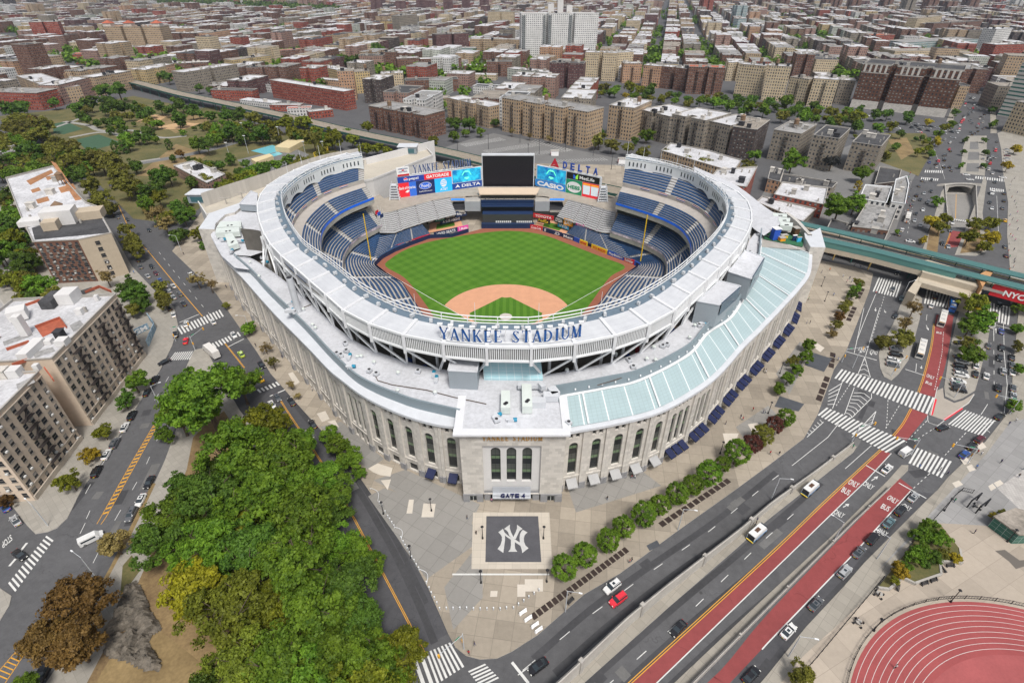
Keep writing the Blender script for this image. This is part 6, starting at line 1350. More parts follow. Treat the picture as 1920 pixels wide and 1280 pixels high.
def truck(kind='box'):
 t=thing('box_truck' if kind=='box' else 'step_van','x','truck'); B_=lambda mb,n,m,par=t:mb.build(n,m,par,local=True)
 if kind=='box':
  mb=MB(); mb.box((-1.2,0,2.3),(8.2,2.5,2.9)); B_(mb,'cargo_box',mat('box_white',(.66,.64,.61),.5,.06)); B_(hull([(3.0,1.15,.5,2.7,.1),(4.4,1.15,.5,2.6,.15),(4.9,1.1,.5,1.5,.1),(5.6,1.05,.5,1.4,.1)]),'cab',paint('white',PC['white'])); mb=MB(); mb.box((4.62,0,2.0),(.5,2.0,.8)); B_(mb,'windscreen',m_glassc); X=(-4,-2.8,4.4); mb=MB(); mb.box((-.5,0,.75),(9.5,1,.25)); B_(mb,'chassis',m_trim)
 else:
  mb=MB(); B_(hull([(-2.9,1.05,.5,2.75,.05),(2.2,1.05,.5,2.75,.1),(3.0,1.05,.5,1.5,.1),(3.3,1.0,.5,1.3,.1)]),'body',paint('white',PC['white'])); mb=MB(); mb.box((0,0,.95),(5.9,2.14,.5)); B_(mb,'blue_band',paint('sky',(.04,.22,.5))); mb=MB(); mb.box((2.65,0,2.1),(.5,1.8,.7)); B_(mb,'windscreen',m_glassc); mb=MB(); mb.box((-.3,0,2.82),(1.6,.9,.14)); B_(mb,'roof_hatch',flat('hatch_brown',(.10,.05,.03))); mb=MB(); mb.box((-2.92,0,1.7),(.06,1.8,1.7)); B_(mb,'rear_opening',m_dark); mb=MB(); mb.box((-3.0,0,.6),(.3,2.0,.2)); B_(mb,'rear_bumper',YL); X=(-1.8,2.2)
 for x in X:
  for y in(-1,1): mb=MB(); mb.tube((x,y*.85,.48),(x,y*1.16,.48),.48,n=12); B_(mb,'wheel',m_tyre)
 return t
PROTO={}
def vehicle(kind,col,px,py,hx,hy,label,group,z=0,scale=1):
 k=(kind,col); first=k not in PROTO
 if first:
  if kind in('sedan','suv','van','taxi','pickup'): PROTO[k]=car(kind,col)
  elif kind=='bus': PROTO[k]=bus({'white':mat('bus_white',(.64,.62,.58),.45,.06),'blue':paint('busblue',(.02,.13,.42))}[col],{'white':None,'blue':paint('orange',(.75,.33,.02))}[col])
  else: PROTO[k]=truck(kind)
 o=PROTO[k] if first else copy_tree(PROTO[k])
 p=G(px,py,z); q=G(px+hx*.2,py+hy*.2,z); o.location=p; o.rotation_euler=(0,0,math.atan2(q.y-p.y,q.x-p.x)); o.scale=(scale,)*3
 o['label']=label; o['group']=group; return o
def fleet(zone,entries,group,order,z=0):
 """entries: (kind, colour, px, py, hx, hy); the label counts look-alikes along the given order"""
 nm={'sedan':'saloon car','suv':'sport utility car','van':'van','taxi':'taxi','pickup':'pickup truck','bus':'city bus','box':'box truck','step':'step van'}
 fn,word=order; cl=lambda e:('pale' if (e[0],e[1])==('bus','white') else 'blue and orange' if e[0]=='bus' else 'white and blue' if e[0]=='step' else e[1])
 for e in entries:
  same=sorted([x for x in entries if x[:2]==e[:2]],key=fn); i=same.index(e)
  lab='%s %s %s'%(cl(e),nm[e[0]],zone)
  if len(same)>1: lab+=', %s from the %s'%(ordw(i),word)
  vehicle(e[0],e[1],*e[2:6],lab,group,z)
bottom=(lambda e:-e[3],'bottom'); LT_=(lambda e:e[2],'left');
D=( .35,.62); U=(-.35,-.62)
fleet('on the avenue left of the stadium',[('sedan','grey',222,409,-20,-34),('sedan','black',239,413,20,34),('sedan','silver',231,422,-20,-34),('sedan','white',215,400,-20,-34),('sedan','grey',208,350,-20,-34),('sedan','black',280,433,20,34),('sedan','black',285,501,24,34),('sedan','maroon',293,514,24,34),('sedan','white',326,538,-24,-34),('suv','grey',338,553,-24,-34),('sedan','black',345,571,-24,-34),('pickup','white',359,517,24,34),('sedan','silver',326,559,-24,-34),('sedan','grey',264,502,-24,-34),('sedan','silver',278,519,-24,-34),('sedan','blue',301,527,-24,-34),('suv','white',310,537,-24,-34),('suv','silver',318,548,-24,-34),('sedan','black',259,489,-24,-34),('sedan','black',253,470,-24,-34),('sedan','silver',247,459,-24,-34),('sedan','white',326,592,-10,-34),('sedan','black',317,580,-30,-34)],'cars on the avenue left of the stadium',bottom)
fleet('near the crossing left of the stadium',[('sedan','white',350,609,5,-34),('sedan','white',400,605,-24,-34),('sedan','white',439,630,24,34),('suv','black',330,629,-3,-40),('sedan','red',349,641,5,-34),('box','white',398,664,-34,-30),('taxi','green',453,666,-24,-34),('sedan','black',309,681,-24,10),('sedan','black',491,686,24,34),('taxi','yellow',488,712,-30,-30)],'vehicles at the left crossing',bottom)
fleet('parked beside the tan apartment block',[('suv','black',292,714,22,-40),('sedan','black',277,737,22,-40),('suv','black',249,781,20,-38),('sedan','white',235,803,20,-38),('suv','grey',217,833,20,-38),('sedan','white',201,854,20,-38),('suv','black',183,886,20,-38)],'cars parked beside the apartment block',bottom)
fleet('parked along the park pavement',[('sedan','black',281,906,-20,38),('sedan','white',265,940,-20,38),('suv','grey',248,967,-20,38),('suv','black',84,1262,-20,38)],'cars parked along the park',bottom)
fleet('by the side street at lower left',[('sedan','black',39,1042,40,30),('sedan','blue',11,952,-30,-42),('sedan','silver',31,978,-30,-42)],'cars in the lower left side street',bottom)
fleet('on the dark road below the left facade',[('sedan','grey',521,747,22,36),('sedan','black',547,755,-22,-36),('sedan','white',511,761,22,36),('sedan','black',587,797,-22,-36),('sedan','silver',581,816,22,36),('van','white',535,818,22,36)],'cars below the left facade',bottom)
fleet('on the road below the plaza',[('suv','white',1147,1102,-40,30),('suv','red',1158,1126,-40,30),('sedan','black',1009,1251,-40,30)],'cars on the road below the plaza',bottom)
fleet('on the middle road',[('sedan','black',1271,1180,-36,38),('step','white',1417,1004,36,-32),('step','white',1517,921,36,-32),('van','white',1697,850,36,-24),('sedan','white',1662,881,36,-34)],'vehicles on the middle road',bottom)
fleet('queueing beside the lower red lane',[('sedan','silver',1711,934,26,-28),('sedan','black',1687,959,26,-28),('sedan','teal',1665,982,26,-28),('suv','black',1634,1012,26,-28),('sedan','grey',1609,1037,26,-28),('suv','silver',1582,1074,26,-28),('sedan','grey',1528,1134,26,-28),('sedan','white',1477,1185,26,-28),('sedan','black',1407,1268,26,-28)],'cars queueing beside the lower red lane',bottom)
fleet('at the right-hand intersection',[('sedan','black',1766,804,40,-14),('sedan','black',1873,783,30,-22),('suv','maroon',1835,826,26,-22),('sedan','black',1821,838,26,-22),('sedan','blue',1806,854,26,-22)],'cars at the right intersection',bottom)
fleet('on the busway right of the plaza',[('bus','white',1724,660,-12,50),('bus','white',1764,603,-10,40),('bus','blue',1783,576,4,-40),('sedan','white',1745,575,8,-30),('sedan','black',1753,558,8,-30)],'vehicles on the busway',bottom)
fleet('on the far right carriageway',[('sedan','blue',1876,623,-4,-40),('van','white',1857,612,0,-40),('sedan','black',1877,654,-2,40),('sedan','black',1873,673,-2,40),('suv','silver',1879,698,-2,-40),('sedan','white',1848,707,6,-40),('suv','black',1870,729,2,-40),('sedan','grey',1852,650,6,-40),('sedan','black',1896,672,0,-40),('sedan','grey',1896,686,0,-40),('sedan','white',1897,700,0,-40),('sedan','grey',1898,729,2,-40),('sedan','silver',1899,744,2,-40),('sedan','black',1891,758,12,-40),('suv','maroon',1862,594,0,40),('sedan','black',1873,573,0,40)],'cars on the far right carriageway',bottom)
fleet('parked across the island of tan trees',[('sedan','grey',1679,657,40,6),('suv','black',1679,667,40,6),('suv','white',1674,678,40,8),('sedan','grey',1673,686,40,8),('sedan','silver',1664,649,40,8)],'cars parked on the tan tree island',bottom,.15)
fleet('parked across the right-hand island',[('sedan','black',1800,645,40,4),('sedan','grey',1799,671,40,4),('sedan','white',1803,680,40,6),('suv','black',1799,689,40,6),('sedan','grey',1800,697,40,6),('suv','white',1801,705,40,8),('sedan','white',1796,716,40,8),('sedan','grey',1795,724,40,8),('suv','black',1797,733,40,8),('sedan','white',1829,688,6,-40),('sedan','black',1828,703,6,-40)],'cars parked on the right island',bottom,.15)
fleet('under or beside the railway station',[('sedan','black',1682,513,-12,30),('sedan','grey',1673,544,-12,30),('sedan','teal',1690,561,-10,30),('sedan','black',1678,594,-12,30),('sedan','maroon',1561,477,40,6),('sedan','black',1582,483,40,6)],'cars by the station',bottom)
fleet('on the street of shops beyond the station',[('bus','white',1700,412,8,-30),('sedan','silver',1714,415,-8,30),('sedan','silver',1725,424,-8,30),('sedan','black',1717,402,-8,30),('sedan','white',1730,395,-8,30),('sedan','white',1706,454,30,4),('sedan','grey',1686,441,8,-30),('suv','white',1690,433,8,-30),('sedan','silver',1713,376,8,-30),('suv','black',1718,368,8,-30),('sedan','grey',1709,386,8,-30),('sedan','black',1725,376,-8,30),('sedan','silver',1732,364,-8,30),('sedan','black',1745,360,-8,30),('suv','grey',1739,381,-8,30),('sedan','black',1746,339,-8,30),('sedan','grey',1723,350,8,-30),('sedan','blue',1742,306,6,-30),('sedan','grey',1729,340,8,-30)],'cars on the street of shops',bottom)
fleet('on the sunken lane before the arch',[('sedan','white',1785,419,3,30),('sedan','grey',1781,433,3,30),('sedan','black',1766,458,6,30),('sedan','silver',1777,464,6,30)],'cars on the sunken lane',bottom)
fleet('on the road right of the arch',[('step','white',1859,364,-1,30),('sedan','black',1855,381,-1,30),('sedan','white',1859,392,-1,30),('sedan','grey',1879,392,2,-30),('sedan','black',1882,378,2,-30),('sedan','black',1882,364,2,-30),('taxi','yellow',1884,415,2,-30),('sedan','grey',1884,464,0,-30),('sedan','maroon',1886,481,0,-30),('sedan','black',1865,343,-1,30),('sedan','white',1879,334,30,3),('sedan','white',1818,338,30,3),('sedan','white',1811,329,30,3),('sedan','silver',1860,294,-1,30),('suv','red',1866,284,-1,30)],'cars on the road right of the arch',bottom)
fleet('in the parked row at the far right kerb',[('sedan','silver' if i%3==0 else 'white' if i%3==1 else 'maroon',1888,282+i*5.6,30,2) for i in range(7)],'cars parked at the far right kerb',bottom)
vehicle('van','white',174,1012,45,-22,'white police van turning beside the small rust coloured tree','police van').name='police_van'
k=0; cols=['black','white','silver','grey','red','silver','black','white']
far=[]
for i in range(110):
 t=(i/110); y=252-t*160; xl=1792+t*38; xr=1852+t*2 if y>190 else 1838+t*16
 w_=(xr-xl); x=xl+random.random()*w_; far.append(('sedan' if random.random()<.7 else 'suv',random.choice(cols),round(x,1),round(y+random.random()*2,1),2,-8 if x>xl+w_/2 else 8))
fleet('in the distant avenue traffic',far,'distant traffic on the avenue',bottom)
fleet('on the elevated garage roof',[('sedan','blue',740,289,20,-8),('sedan','maroon',746,288,20,-8),('sedan','grey',700,301,20,-8)],'cars on the garage roof',bottom,23.2)
far=[]
for i in range(46):
 t=random.random(); x=1590+t*200; y=218+t*34+random.choice([-6,-2,3,8]); far.append((random.choice(['sedan','sedan','suv']),random.choice(cols),round(x,1),round(y,1),30,5))
fleet('on the boulevard before the hotel',far,'cars on the boulevard',LT_)
far=[]
for i in range(30):
 y=262+random.random()*65; x=random.choice([1772,1786,1858,1868])+(y-262)*(-.5 if y<0 else -.35)*(1 if random.random()<.5 else .2)+random.uniform(-3,3); far.append((random.choice(['sedan','sedan','suv']),random.choice(cols),round(x,1),round(y,1),3,-20))
fleet('at the avenue crossing above the arch',far,'cars at the avenue crossing',bottom)
# =====================================================================  TREES
LEAF=dict(G=leafmat('leaf_green',(.046,.105,.009),(.215,.335,.027)),OG=leafmat('leaf_olive_green',(.08,.10,.010),(.26,.295,.03)),LY=leafmat('leaf_gold_green',(.14,.14,.008),(.46,.42,.025)),DG=leafmat('leaf_dark',(.033,.074,.010),(.145,.235,.028)),YG=leafmat('leaf_lime',(.065,.085,.006),(.29,.295,.022)),Y=leafmat('leaf_yellow',(.20,.155,.010),(.56,.42,.03)),
O=leafmat('leaf_olive',(.085,.088,.013),(.26,.245,.04)),BR=leafmat('leaf_rust',(.075,.042,.013),(.26,.145,.042)),T=leafmat('leaf_tan',(.16,.115,.045),(.36,.265,.10)),RD=leafmat('leaf_wine',(.065,.022,.018),(.19,.062,.045)),DK=leafmat('leaf_black',(.018,.02,.018),(.055,.055,.05)))
m_bark=mat('bark',(.10,.075,.055),.9,.3,1,6)
def crown_mesh(nclump,nleaf,ls,seed,flatness=.85,clump=.26,dense=False,hollow=.55):
 r=random.Random(seed); V=[];F=[]
 lob=[(Vector((r.gauss(0,1),r.gauss(0,1),r.gauss(0,.7))).normalized()*r.uniform(.25,.55),r.uniform(.42,.66)) for _ in range(7)] if not dense else [(Vector((0,0,0)),.93)]
 for c in range(nclump):
  o,rad=r.choice(lob); d=Vector((r.gauss(0,1),r.gauss(0,1),r.gauss(.15,1))).normalized(); cc=o+d*rad*r.uniform(hollow,1.0)
  cs=clump*r.uniform(.6,1.25)
  for k in range(nleaf):
   q=Vector((r.gauss(0,1),r.gauss(0,1),r.gauss(0,1))).normalized()*cs*r.random()**.5; q.z*=.7; p=cc+q
   n=(q.normalized()*.6+p.normalized()*.35+Vector((r.gauss(0,.65),r.gauss(0,.65),r.gauss(.4,.6)))).normalized()
   a=n.orthogonal().normalized(); b=n.cross(a); t=r.random()*6.28; a,b=a*math.cos(t)+b*math.sin(t),b*math.cos(t)-a*math.sin(t); s=ls*r.uniform(.6,1.3)
   p.z*=flatness; i=len(V); V+= [tuple(p+a*s),tuple(p+b*s*.62),tuple(p-a*s),tuple(p-b*s*.62)]; F.append((i,i+1,i+2,i+3))
 me=bpy.data.meshes.new('crown'); me.from_pydata(V,[],F); me.update(); return me
def trunk_mesh(seed,n=6):
 r=random.Random(seed); mb=MB(); mb.tube((0,0,-1),(0,0,.15),.055,.042,8)   # unit tree: crown centred at 1, base at 0 in trunk units
 return mb
CROWN={}; TRK={}
SPEC={'L':(150,100,.044,.85,.17),'M':(60,64,.080,.9,.22),'S':(34,22,.17,.9,.34),'R':(110,52,.068,1.06,.17),'C':(60,26,.12,1.7,.24),'P':(46,26,.07,.85,.2)}
def get_crown(cls,kind,v):
 k=(cls,kind,v)
 if k not in CROWN:
  base=(cls,v)
  if base not in CROWN:
   s=SPEC[cls]; CROWN[base]=crown_mesh(s[0],s[1],s[2],hash(cls)%7+v*13+ord(cls),s[3],s[4],dense=cls in'RC',hollow=.85 if cls in'RC' else (.3 if cls=='P' else .6))
  me=CROWN[base].copy(); me.materials.append(LEAF[kind]); me.name='crown'; CROWN[k]=me
 return CROWN[k]
def get_trunk(v,cls):
 k=(v,cls)
 if k not in TRK:
  r=random.Random(v*7+3); mb=MB(); mb.tube((0,0,0),(0,0,.62),.05,.035,8)
  for i in range(7):
   a=i*2.4+r.random(); p=Vector((0,0,.42+.03*i)); e=Vector((math.cos(a)*.34,math.sin(a)*.34,.78+r.random()*.22)); m_=p.lerp(e,.5)+Vector((0,0,-.03)); mb.tube(p,m_,.024,.016,5); mb.tube(m_,e,.016,.006,5)
   for q in range(3):
    f=m_.lerp(e,.3+q*.3); mb.tube(f,f+Vector((r.gauss(0,.12),r.gauss(0,.12),.12)),.008,.003,4)
  me=bpy.data.meshes.new('trunk'); me.from_pydata(mb.v,[],mb.f); me.materials.append(m_bark); me.update(); TRK[k]=me
 return TRK[k]
TN=dict(G='green',OG='olive green',LY='golden green',DG='dark green',YG='lime green',Y='yellow',O='olive',BR='rust brown',T='bare tan',RD='wine red',DK='blackish')
tseed=[0]
def tree(cx,cy,rp,kind,label,group,cls=None,h=None,nm=None):
 tseed[0]+=1; v=tseed[0]%4
 r=rp*mpp(cx,cy,8)
 if cls is None: cls='L' if rp>=34 else 'M' if rp>=17 else 'S'
 asp=SPEC[cls][3]; h=h or max(3.5,r*(2.1 if cls!='R' else 2.5)); hc=max(r*asp*.9,h-r*asp)
 p=G(cx,cy,hc); r=rp*depth(*p)/FPX
 t=thing(nm or ('conifer' if cls=='C' else 'broadleaf_tree'),label,'tree',(p.x,p.y,0),group)
 c=bpy.data.objects.new('crown',get_crown(cls,kind,v)); COL.objects.link(c); c.parent=t; c.location=(0,0,hc); c.scale=(r,r,r*random.uniform(.9,1.1)); c.rotation_euler=(0,0,random.random()*6.28)
 k=bpy.data.objects.new('trunk',get_trunk(v,cls)); COL.objects.link(k); k.parent=t; hh=hc+r*asp*.45; k.scale=(hh*.75,hh*.75,hh); k.rotation_euler=(0,0,random.random()*6.28)
 return t
def grove(zone,L,group,order=(lambda e:e[0],'left'),cls=None,nm='tree'):
 nk='shrub' if nm=='shrub' else 'clipped_tree' if 'clipped' in zone else 'street_tree' if any(w in zone for w in('avenue','pavement','kerb','island','plaza','boulevard','shops','car park','facade')) else 'park_tree' if 'park' in zone or 'pool' in zone else None
 for e in L:
  same=sorted([x for x in L if x[3]==e[3]],key=order[0]); i=same.index(e)
  lab=('%s %s %s'%(TN[e[3]],nm,zone))+('' if len(same)==1 else ', %s from the %s'%(ordw(i),order[1]))
  tree(*e[:4],lab,group,cls=e[4] if len(e)>4 else cls,nm=None if len(e)>4 and e[4]=='C' else nk)
def fillgrove(zone,poly,n,kinds,r0,r1,group,seed):
 r=random.Random(seed); L=[]; xs=[q[0] for q in poly];ys=[q[1] for q in poly]
 for _ in range(n*30):
  if len(L)>=n: break
  x,y=r.uniform(min(xs),max(xs)),r.uniform(min(ys),max(ys)); rp=r.uniform(r0,r1)*(.55+.45*(y-min(ys))/(max(ys)-min(ys)))
  if inpoly2(x,y,poly) and all((q[0]-x)**2+((q[1]-y)*1.5)**2>(rp*.75)**2 for q in L): L.append((round(x,1),round(y,1),rp,r.choice(kinds)))
 grove(zone,L,group)
def inpoly2(x,y,P):
 c=False;j=len(P)-1
 for i in range(len(P)):
  if (P[i][1]>y)!=(P[j][1]>y) and x<(P[j][0]-P[i][0])*(y-P[i][1])/(P[j][1]-P[i][1])+P[i][0]: c=not c
  j=i
 return c
BT=(lambda e:-e[1],'bottom'); LT=(lambda e:e[0],'left')
grove('in the wooded strip below the stadium',[(380,738,80,'G'),(332,775,46,'G'),(450,718,42,'G'),(500,795,52,'YG'),(440,850,75,'G'),(530,865,72,'G'),(592,905,50,'G'),(400,935,72,'DG'),(480,935,78,'G'),(570,965,70,'G'),(332,965,58,'G'),(300,1012,52,'DG'),(390,1025,72,'G'),(470,1035,70,'DG'),(560,1050,78,'G'),(622,1018,46,'G'),(652,1095,64,'DG'),(362,1110,70,'LY'),(430,1150,80,'OG'),(510,1130,58,'YG'),(595,1150,82,'G'),(672,1165,58,'DG'),(745,1230,55,'YG'),(690,1245,78,'G'),(610,1240,78,'G'),(520,1235,78,'G'),(440,1245,70,'OG'),(338,908,27,'DG','M'),(690,1060,34,'G'),(500,860,46,'YG'),(560,1290,80,'G'),(680,1310,80,'YG'),(400,1300,60,'DG'),(545,905,60,'G'),(625,925,44,'G'),(610,960,48,'DG'),(665,1035,40,'G'),(560,830,44,'G'),(480,900,50,'G'),(415,880,50,'DG'),(640,1180,60,'G'),(455,985,60,'YG'),(350,1040,44,'G')],'trees in the wooded strip',BT)
grove('at the lower left kerb',[(148,1122,62,'BR'),(95,1198,56,'BR'),(135,1205,58,'BR'),(215,1018,30,'T','M'),(40,1290,36,'G'),(5,935,20,'BR','M')],'trees at the lower left kerb',BT)
grove('on the pavement by the tan apartment block',[(250,715,24,'G'),(231,748,21,'DG'),(193,810,18,'YG'),(163,848,22,'Y'),(131,900,25,'YG'),(307,815,20,'G')],'street trees by the apartment block',BT,'M')
grove('in the clipped row along the plaza edge',[(1058,1063,25,'G'),(1096,1040,24,'G'),(1140,1012,22,'G'),(1168,988,22,'G'),(1208,962,24,'G'),(1238,946,20,'G'),(1270,925,22,'G'),(1300,908,20,'G'),(1330,887,24,'G'),(1355,870,15,'G'),(1383,847,24,'G'),(1410,832,19,'RD'),(1431,815,20,'O'),(1452,797,17,'RD'),(1473,783,17,'G')],'clipped trees along the plaza',LT,'R')
grove('beside the ramp on the right of the plaza',[(1463,727,15,'G'),(1478,708,15,'G'),(1495,688,16,'G'),(1508,668,16,'G'),(1519,646,15,'G'),(1487,676,12,'O')],'trees by the plaza ramp',BT,'M')
grove('in the autumn row at the right plaza edge',[(1562,622,11,'T'),(1568,606,12,'O'),(1575,592,12,'BR'),(1582,578,12,'O'),(1590,565,12,'O'),(1597,552,12,'DG'),(1604,540,12,'G'),(1610,530,11,'O')],'autumn row at the plaza edge',BT,'M')
grove('on the islands of the busway',[(1662,636,21,'O'),(1690,628,20,'O'),(1703,605,20,'T','P'),(1715,575,20,'T','P'),(1700,640,16,'O'),(1826,565,26,'YG'),(1838,600,30,'G'),(1822,608,24,'G'),(1828,655,28,'G'),(1812,640,18,'O'),(1840,590,20,'Y')],'trees on the busway islands',BT)
grove('on the far right kerb',[(1912,575,16,'G'),(1913,612,15,'G'),(1912,650,13,'O'),(1914,690,13,'G'),(1903,760,15,'G'),(1917,540,12,'YG')],'trees on the far right kerb',BT,'M')
grove('in the stepped planter by the track',[(1720,1002,20,'G'),(1745,988,20,'G'),(1762,1010,20,'G'),(1736,1030,22,'G'),(1714,1042,20,'G'),(1690,1068,20,'Y','M'),(1678,1088,10,'YG','M'),(1772,1035,15,'O'),(1789,1042,13,'Y','M'),(1757,1045,16,'DG'),(1700,1062,12,'G'),(1740,1055,12,'DG')],'bushes in the stepped planter',BT,'M','shrub')
grove('at the bottom right pavement',[(1510,1262,28,'O')],'trees at the bottom right',BT); grove('behind the glass kiosk',[(1868,966,11,'Y'),(1880,960,8,'O')],'shrubs behind the kiosk',BT,'M','shrub')
grove('along the avenue at upper left',[(115,310,26,'O'),(138,305,24,'O'),(166,345,20,'O'),(187,374,23,'O'),(203,383,21,'O'),(208,300,27,'O'),(226,322,25,'O'),(234,350,23,'O'),(246,340,20,'O'),(247,448,20,'O'),(250,464,23,'O'),(237,432,15,'O'),(293,395,24,'T','P'),(307,416,23,'T','P'),(272,382,17,'G'),(297,370,17,'YG'),(270,352,19,'DG'),(289,350,20,'DG'),(299,327,22,'DG'),(316,328,18,'DG'),(355,340,13,'DG'),(377,342,9,'DG'),(335,388,19,'DG'),(343,404,19,'DG'),(346,435,9,'DG'),(381,460,8,'DG')],'trees along the upper left avenue',BT)
grove('between the left apartment blocks',[(236,537,24,'DG'),(253,550,24,'DG'),(258,566,22,'DG'),(243,580,17,'O'),(267,552,18,'DG'),(75,536,28,'G'),(96,546,24,'O'),(64,553,20,'DG'),(40,560,16,'O'),(198,518,20,'T','P')],'trees between the left blocks',BT)
grove('left of the white roofed apartment block',[(17,394,28,'G'),(36,412,26,'G'),(14,426,26,'DG'),(20,452,26,'YG'),(36,480,28,'DG'),(56,488,23,'DG'),(40,507,20,'DG'),(-10,470,30,'G'),(4,520,18,'O'),(8,370,22,'DG')],'trees left of the white roofed block',BT)
grove('along the avenue kerb beside parked cars',[(298,536,15,'O'),(309,566,17,'O'),(304,553,13,'O'),(368,522,19,'T','P'),(394,534,15,'T','P'),(425,573,8,'O'),(464,613,15,'G')],'kerb trees on the avenue',BT)
grove('on the pavement under the left facade',[(497,650,14,'T','P'),(512,680,16,'O','P'),(545,720,13,'T','P'),(558,740,10,'T','P'),(612,816,22,'G'),(634,836,27,'G'),(656,862,28,'G'),(672,882,17,'G')],'trees under the left facade',BT)
grove('in the park at upper left',[(20,203,18,'DG'),(40,200,16,'DG'),(100,193,11,'DG'),(80,227,20,'O'),(17,233,19,'O'),(43,241,21,'O'),(73,254,21,'O'),(103,262,19,'O'),(130,277,22,'O'),(113,287,21,'O'),(53,284,22,'DG'),(20,290,19,'G'),(77,298,17,'DG'),(140,294,20,'O'),(187,300,24,'O'),(250,306,17,'DG'),(167,193,15,'DG'),(147,201,14,'DG'),(207,197,19,'DG'),(228,194,17,'DG'),(220,166,19,'DG'),(195,168,15,'DG'),(260,207,12,'DG'),(277,208,12,'DG'),(300,200,14,'DG'),(320,205,13,'DG'),(333,222,15,'DG'),(340,195,14,'DG'),(257,256,13,'DG'),(273,258,11,'DG'),(293,262,8,'G'),(217,278,8,'DG','C'),(232,276,8,'DG','C'),(316,271,7,'DG','C'),(338,288,9,'BR'),(325,296,8,'DG'),(380,238,7,'DG'),(364,240,5,'DG'),(165,225,9,'DG'),(180,230,9,'DG'),(196,228,8,'DG'),(213,240,5,'YG'),(228,248,8,'DG'),(250,232,5,'DG'),(343,248,6,'G'),(50,262,18,'O'),(10,262,18,'O'),(155,312,17,'O'),(60,232,14,'BR')],'trees in the upper left park',BT)
grove('around the outdoor pool',[(368,268,17,'G'),(387,270,17,'DG'),(403,258,15,'G'),(430,244,19,'DG'),(455,250,17,'DG'),(488,249,19,'DG'),(423,209,19,'DG'),(445,216,17,'DG'),(475,221,15,'O'),(535,231,18,'YG'),(567,229,16,'YG'),(587,259,22,'O'),(625,258,20,'YG'),(548,251,15,'YG'),(493,313,15,'DG'),(433,298,11,'DG'),(517,309,13,'G'),(563,308,20,'O'),(406,373,13,'G'),(428,364,13,'G'),(455,353,15,'YG'),(473,341,15,'G'),(467,331,16,'YG'),(605,285,14,'O'),(460,306,10,'DG'),(415,310,10,'DG'),(445,322,11,'DG'),(540,300,11,'G'),(505,235,14,'YG')],'trees around the pool',BT)
grove('beside the elevated line',[(690,238,12,'YG'),(683,278,13,'YG'),(707,278,11,'YG'),(724,281,9,'YG'),(660,263,13,'YG'),(650,248,11,'G'),(853,231,13,'DG'),(880,231,15,'DG'),(843,229,9,'DG'),(927,229,9,'DG'),(935,219,8,'DG'),(873,248,8,'G'),(900,248,9,'G'),(850,254,11,'G'),(813,264,10,'YG')],'trees beside the elevated line',LT)
grove('along the car park edge',[(960,246,9,'T','P'),(993,254,8,'T','P'),(1030,258,9,'T','P'),(1123,263,15,'O'),(1147,271,15,'O'),(1180,278,13,'O'),(1207,281,17,'O'),(1213,254,13,'G'),(1190,263,9,'DG'),(1127,247,8,'DG'),(1323,304,14,'O'),(1403,310,12,'O'),(1290,300,12,'O'),(1250,288,11,'O'),(1350,306,11,'O')],'trees along the car park edge',LT)
grove('in the boulevard tree belt',[(1133,164,10,'O'),(1153,170,11,'G'),(1180,164,12,'YG'),(1200,167,10,'YG'),(1220,169,13,'DG'),(1240,187,8,'YG'),(1173,180,7,'Y'),(1107,157,7,'DG'),(1077,167,9,'DG'),(1290,187,10,'DG'),(1313,189,11,'G'),(1340,190,13,'G'),(1346,181,9,'O'),(1383,183,9,'DG'),(1403,200,13,'G'),(1410,186,11,'DG'),(1433,205,13,'G'),(1443,191,11,'DG'),(1477,191,14,'G'),(1467,215,13,'O'),(1507,213,13,'G'),(1527,199,8,'DK'),(1500,198,9,'DG'),(1560,208,11,'O'),(1557,229,11,'DG'),(1570,228,9,'O'),(1607,222,16,'YG'),(1606,234,13,'DG'),(1613,205,9,'DG'),(1643,213,12,'DG'),(1665,214,11,'DG'),(1673,234,9,'YG'),(1703,219,12,'DG'),(1647,239,11,'G'),(1690,251,9,'DG'),(1728,257,6,'DG'),(1717,260,5,'DG'),(1740,262,5,'G'),(1682,273,7,'DG'),(1745,287,9,'G'),(1757,264,9,'Y'),(1740,228,8,'Y'),(1265,190,9,'G'),(1270,178,8,'DG'),(1370,198,10,'G'),(1530,222,10,'G'),(1585,225,9,'G'),(1483,208,9,'DG')],'trees in the boulevard belt',LT)
grove('among the grey apartment blocks at right',[(1487,301,25,'G'),(1417,290,13,'G'),(1560,304,15,'DK'),(1623,317,22,'G')],'trees among the grey blocks',LT)
grove('near the shops and station at right',[(1575,385,33,'G','L'),(1605,379,22,'G'),(1609,350,7,'Y','C'),(1666,375,9,'G'),(1758,377,10,'G'),(1749,416,16,'Y'),(1763,427,14,'YG'),(1775,408,11,'YG'),(1732,450,8,'Y'),(1831,419,15,'YG'),(1817,444,17,'YG'),(1859,416,14,'YG'),(1862,444,19,'Y'),(1845,461,13,'YG'),(1890,311,11,'Y'),(1905,278,10,'Y'),(1682,434,5,'G')],'trees near the shops',BT)
grove('behind the yellow brick houses at upper centre',[(703,91,15,'DG'),(730,88,9,'DG'),(667,111,11,'DG'),(647,114,11,'DG'),(760,136,8,'DG'),(655,82,9,'DG'),(265,125,10,'DG'),(282,133,11,'DG'),(300,140,11,'DG'),(315,145,11,'DG'),(28,88,10,'DG'),(42,92,9,'DG'),(612,108,10,'DG'),(372,165,9,'DG'),(392,168,8,'DG')],'trees behind the houses',LT)
fillgrove('in the thick planting at the park side',[(-15,225),(60,205),(130,255),(215,300),(170,335),(60,320),(-15,330)],34,['O','O','DG','O','G'],16,26,'thick planting at the park side',3)
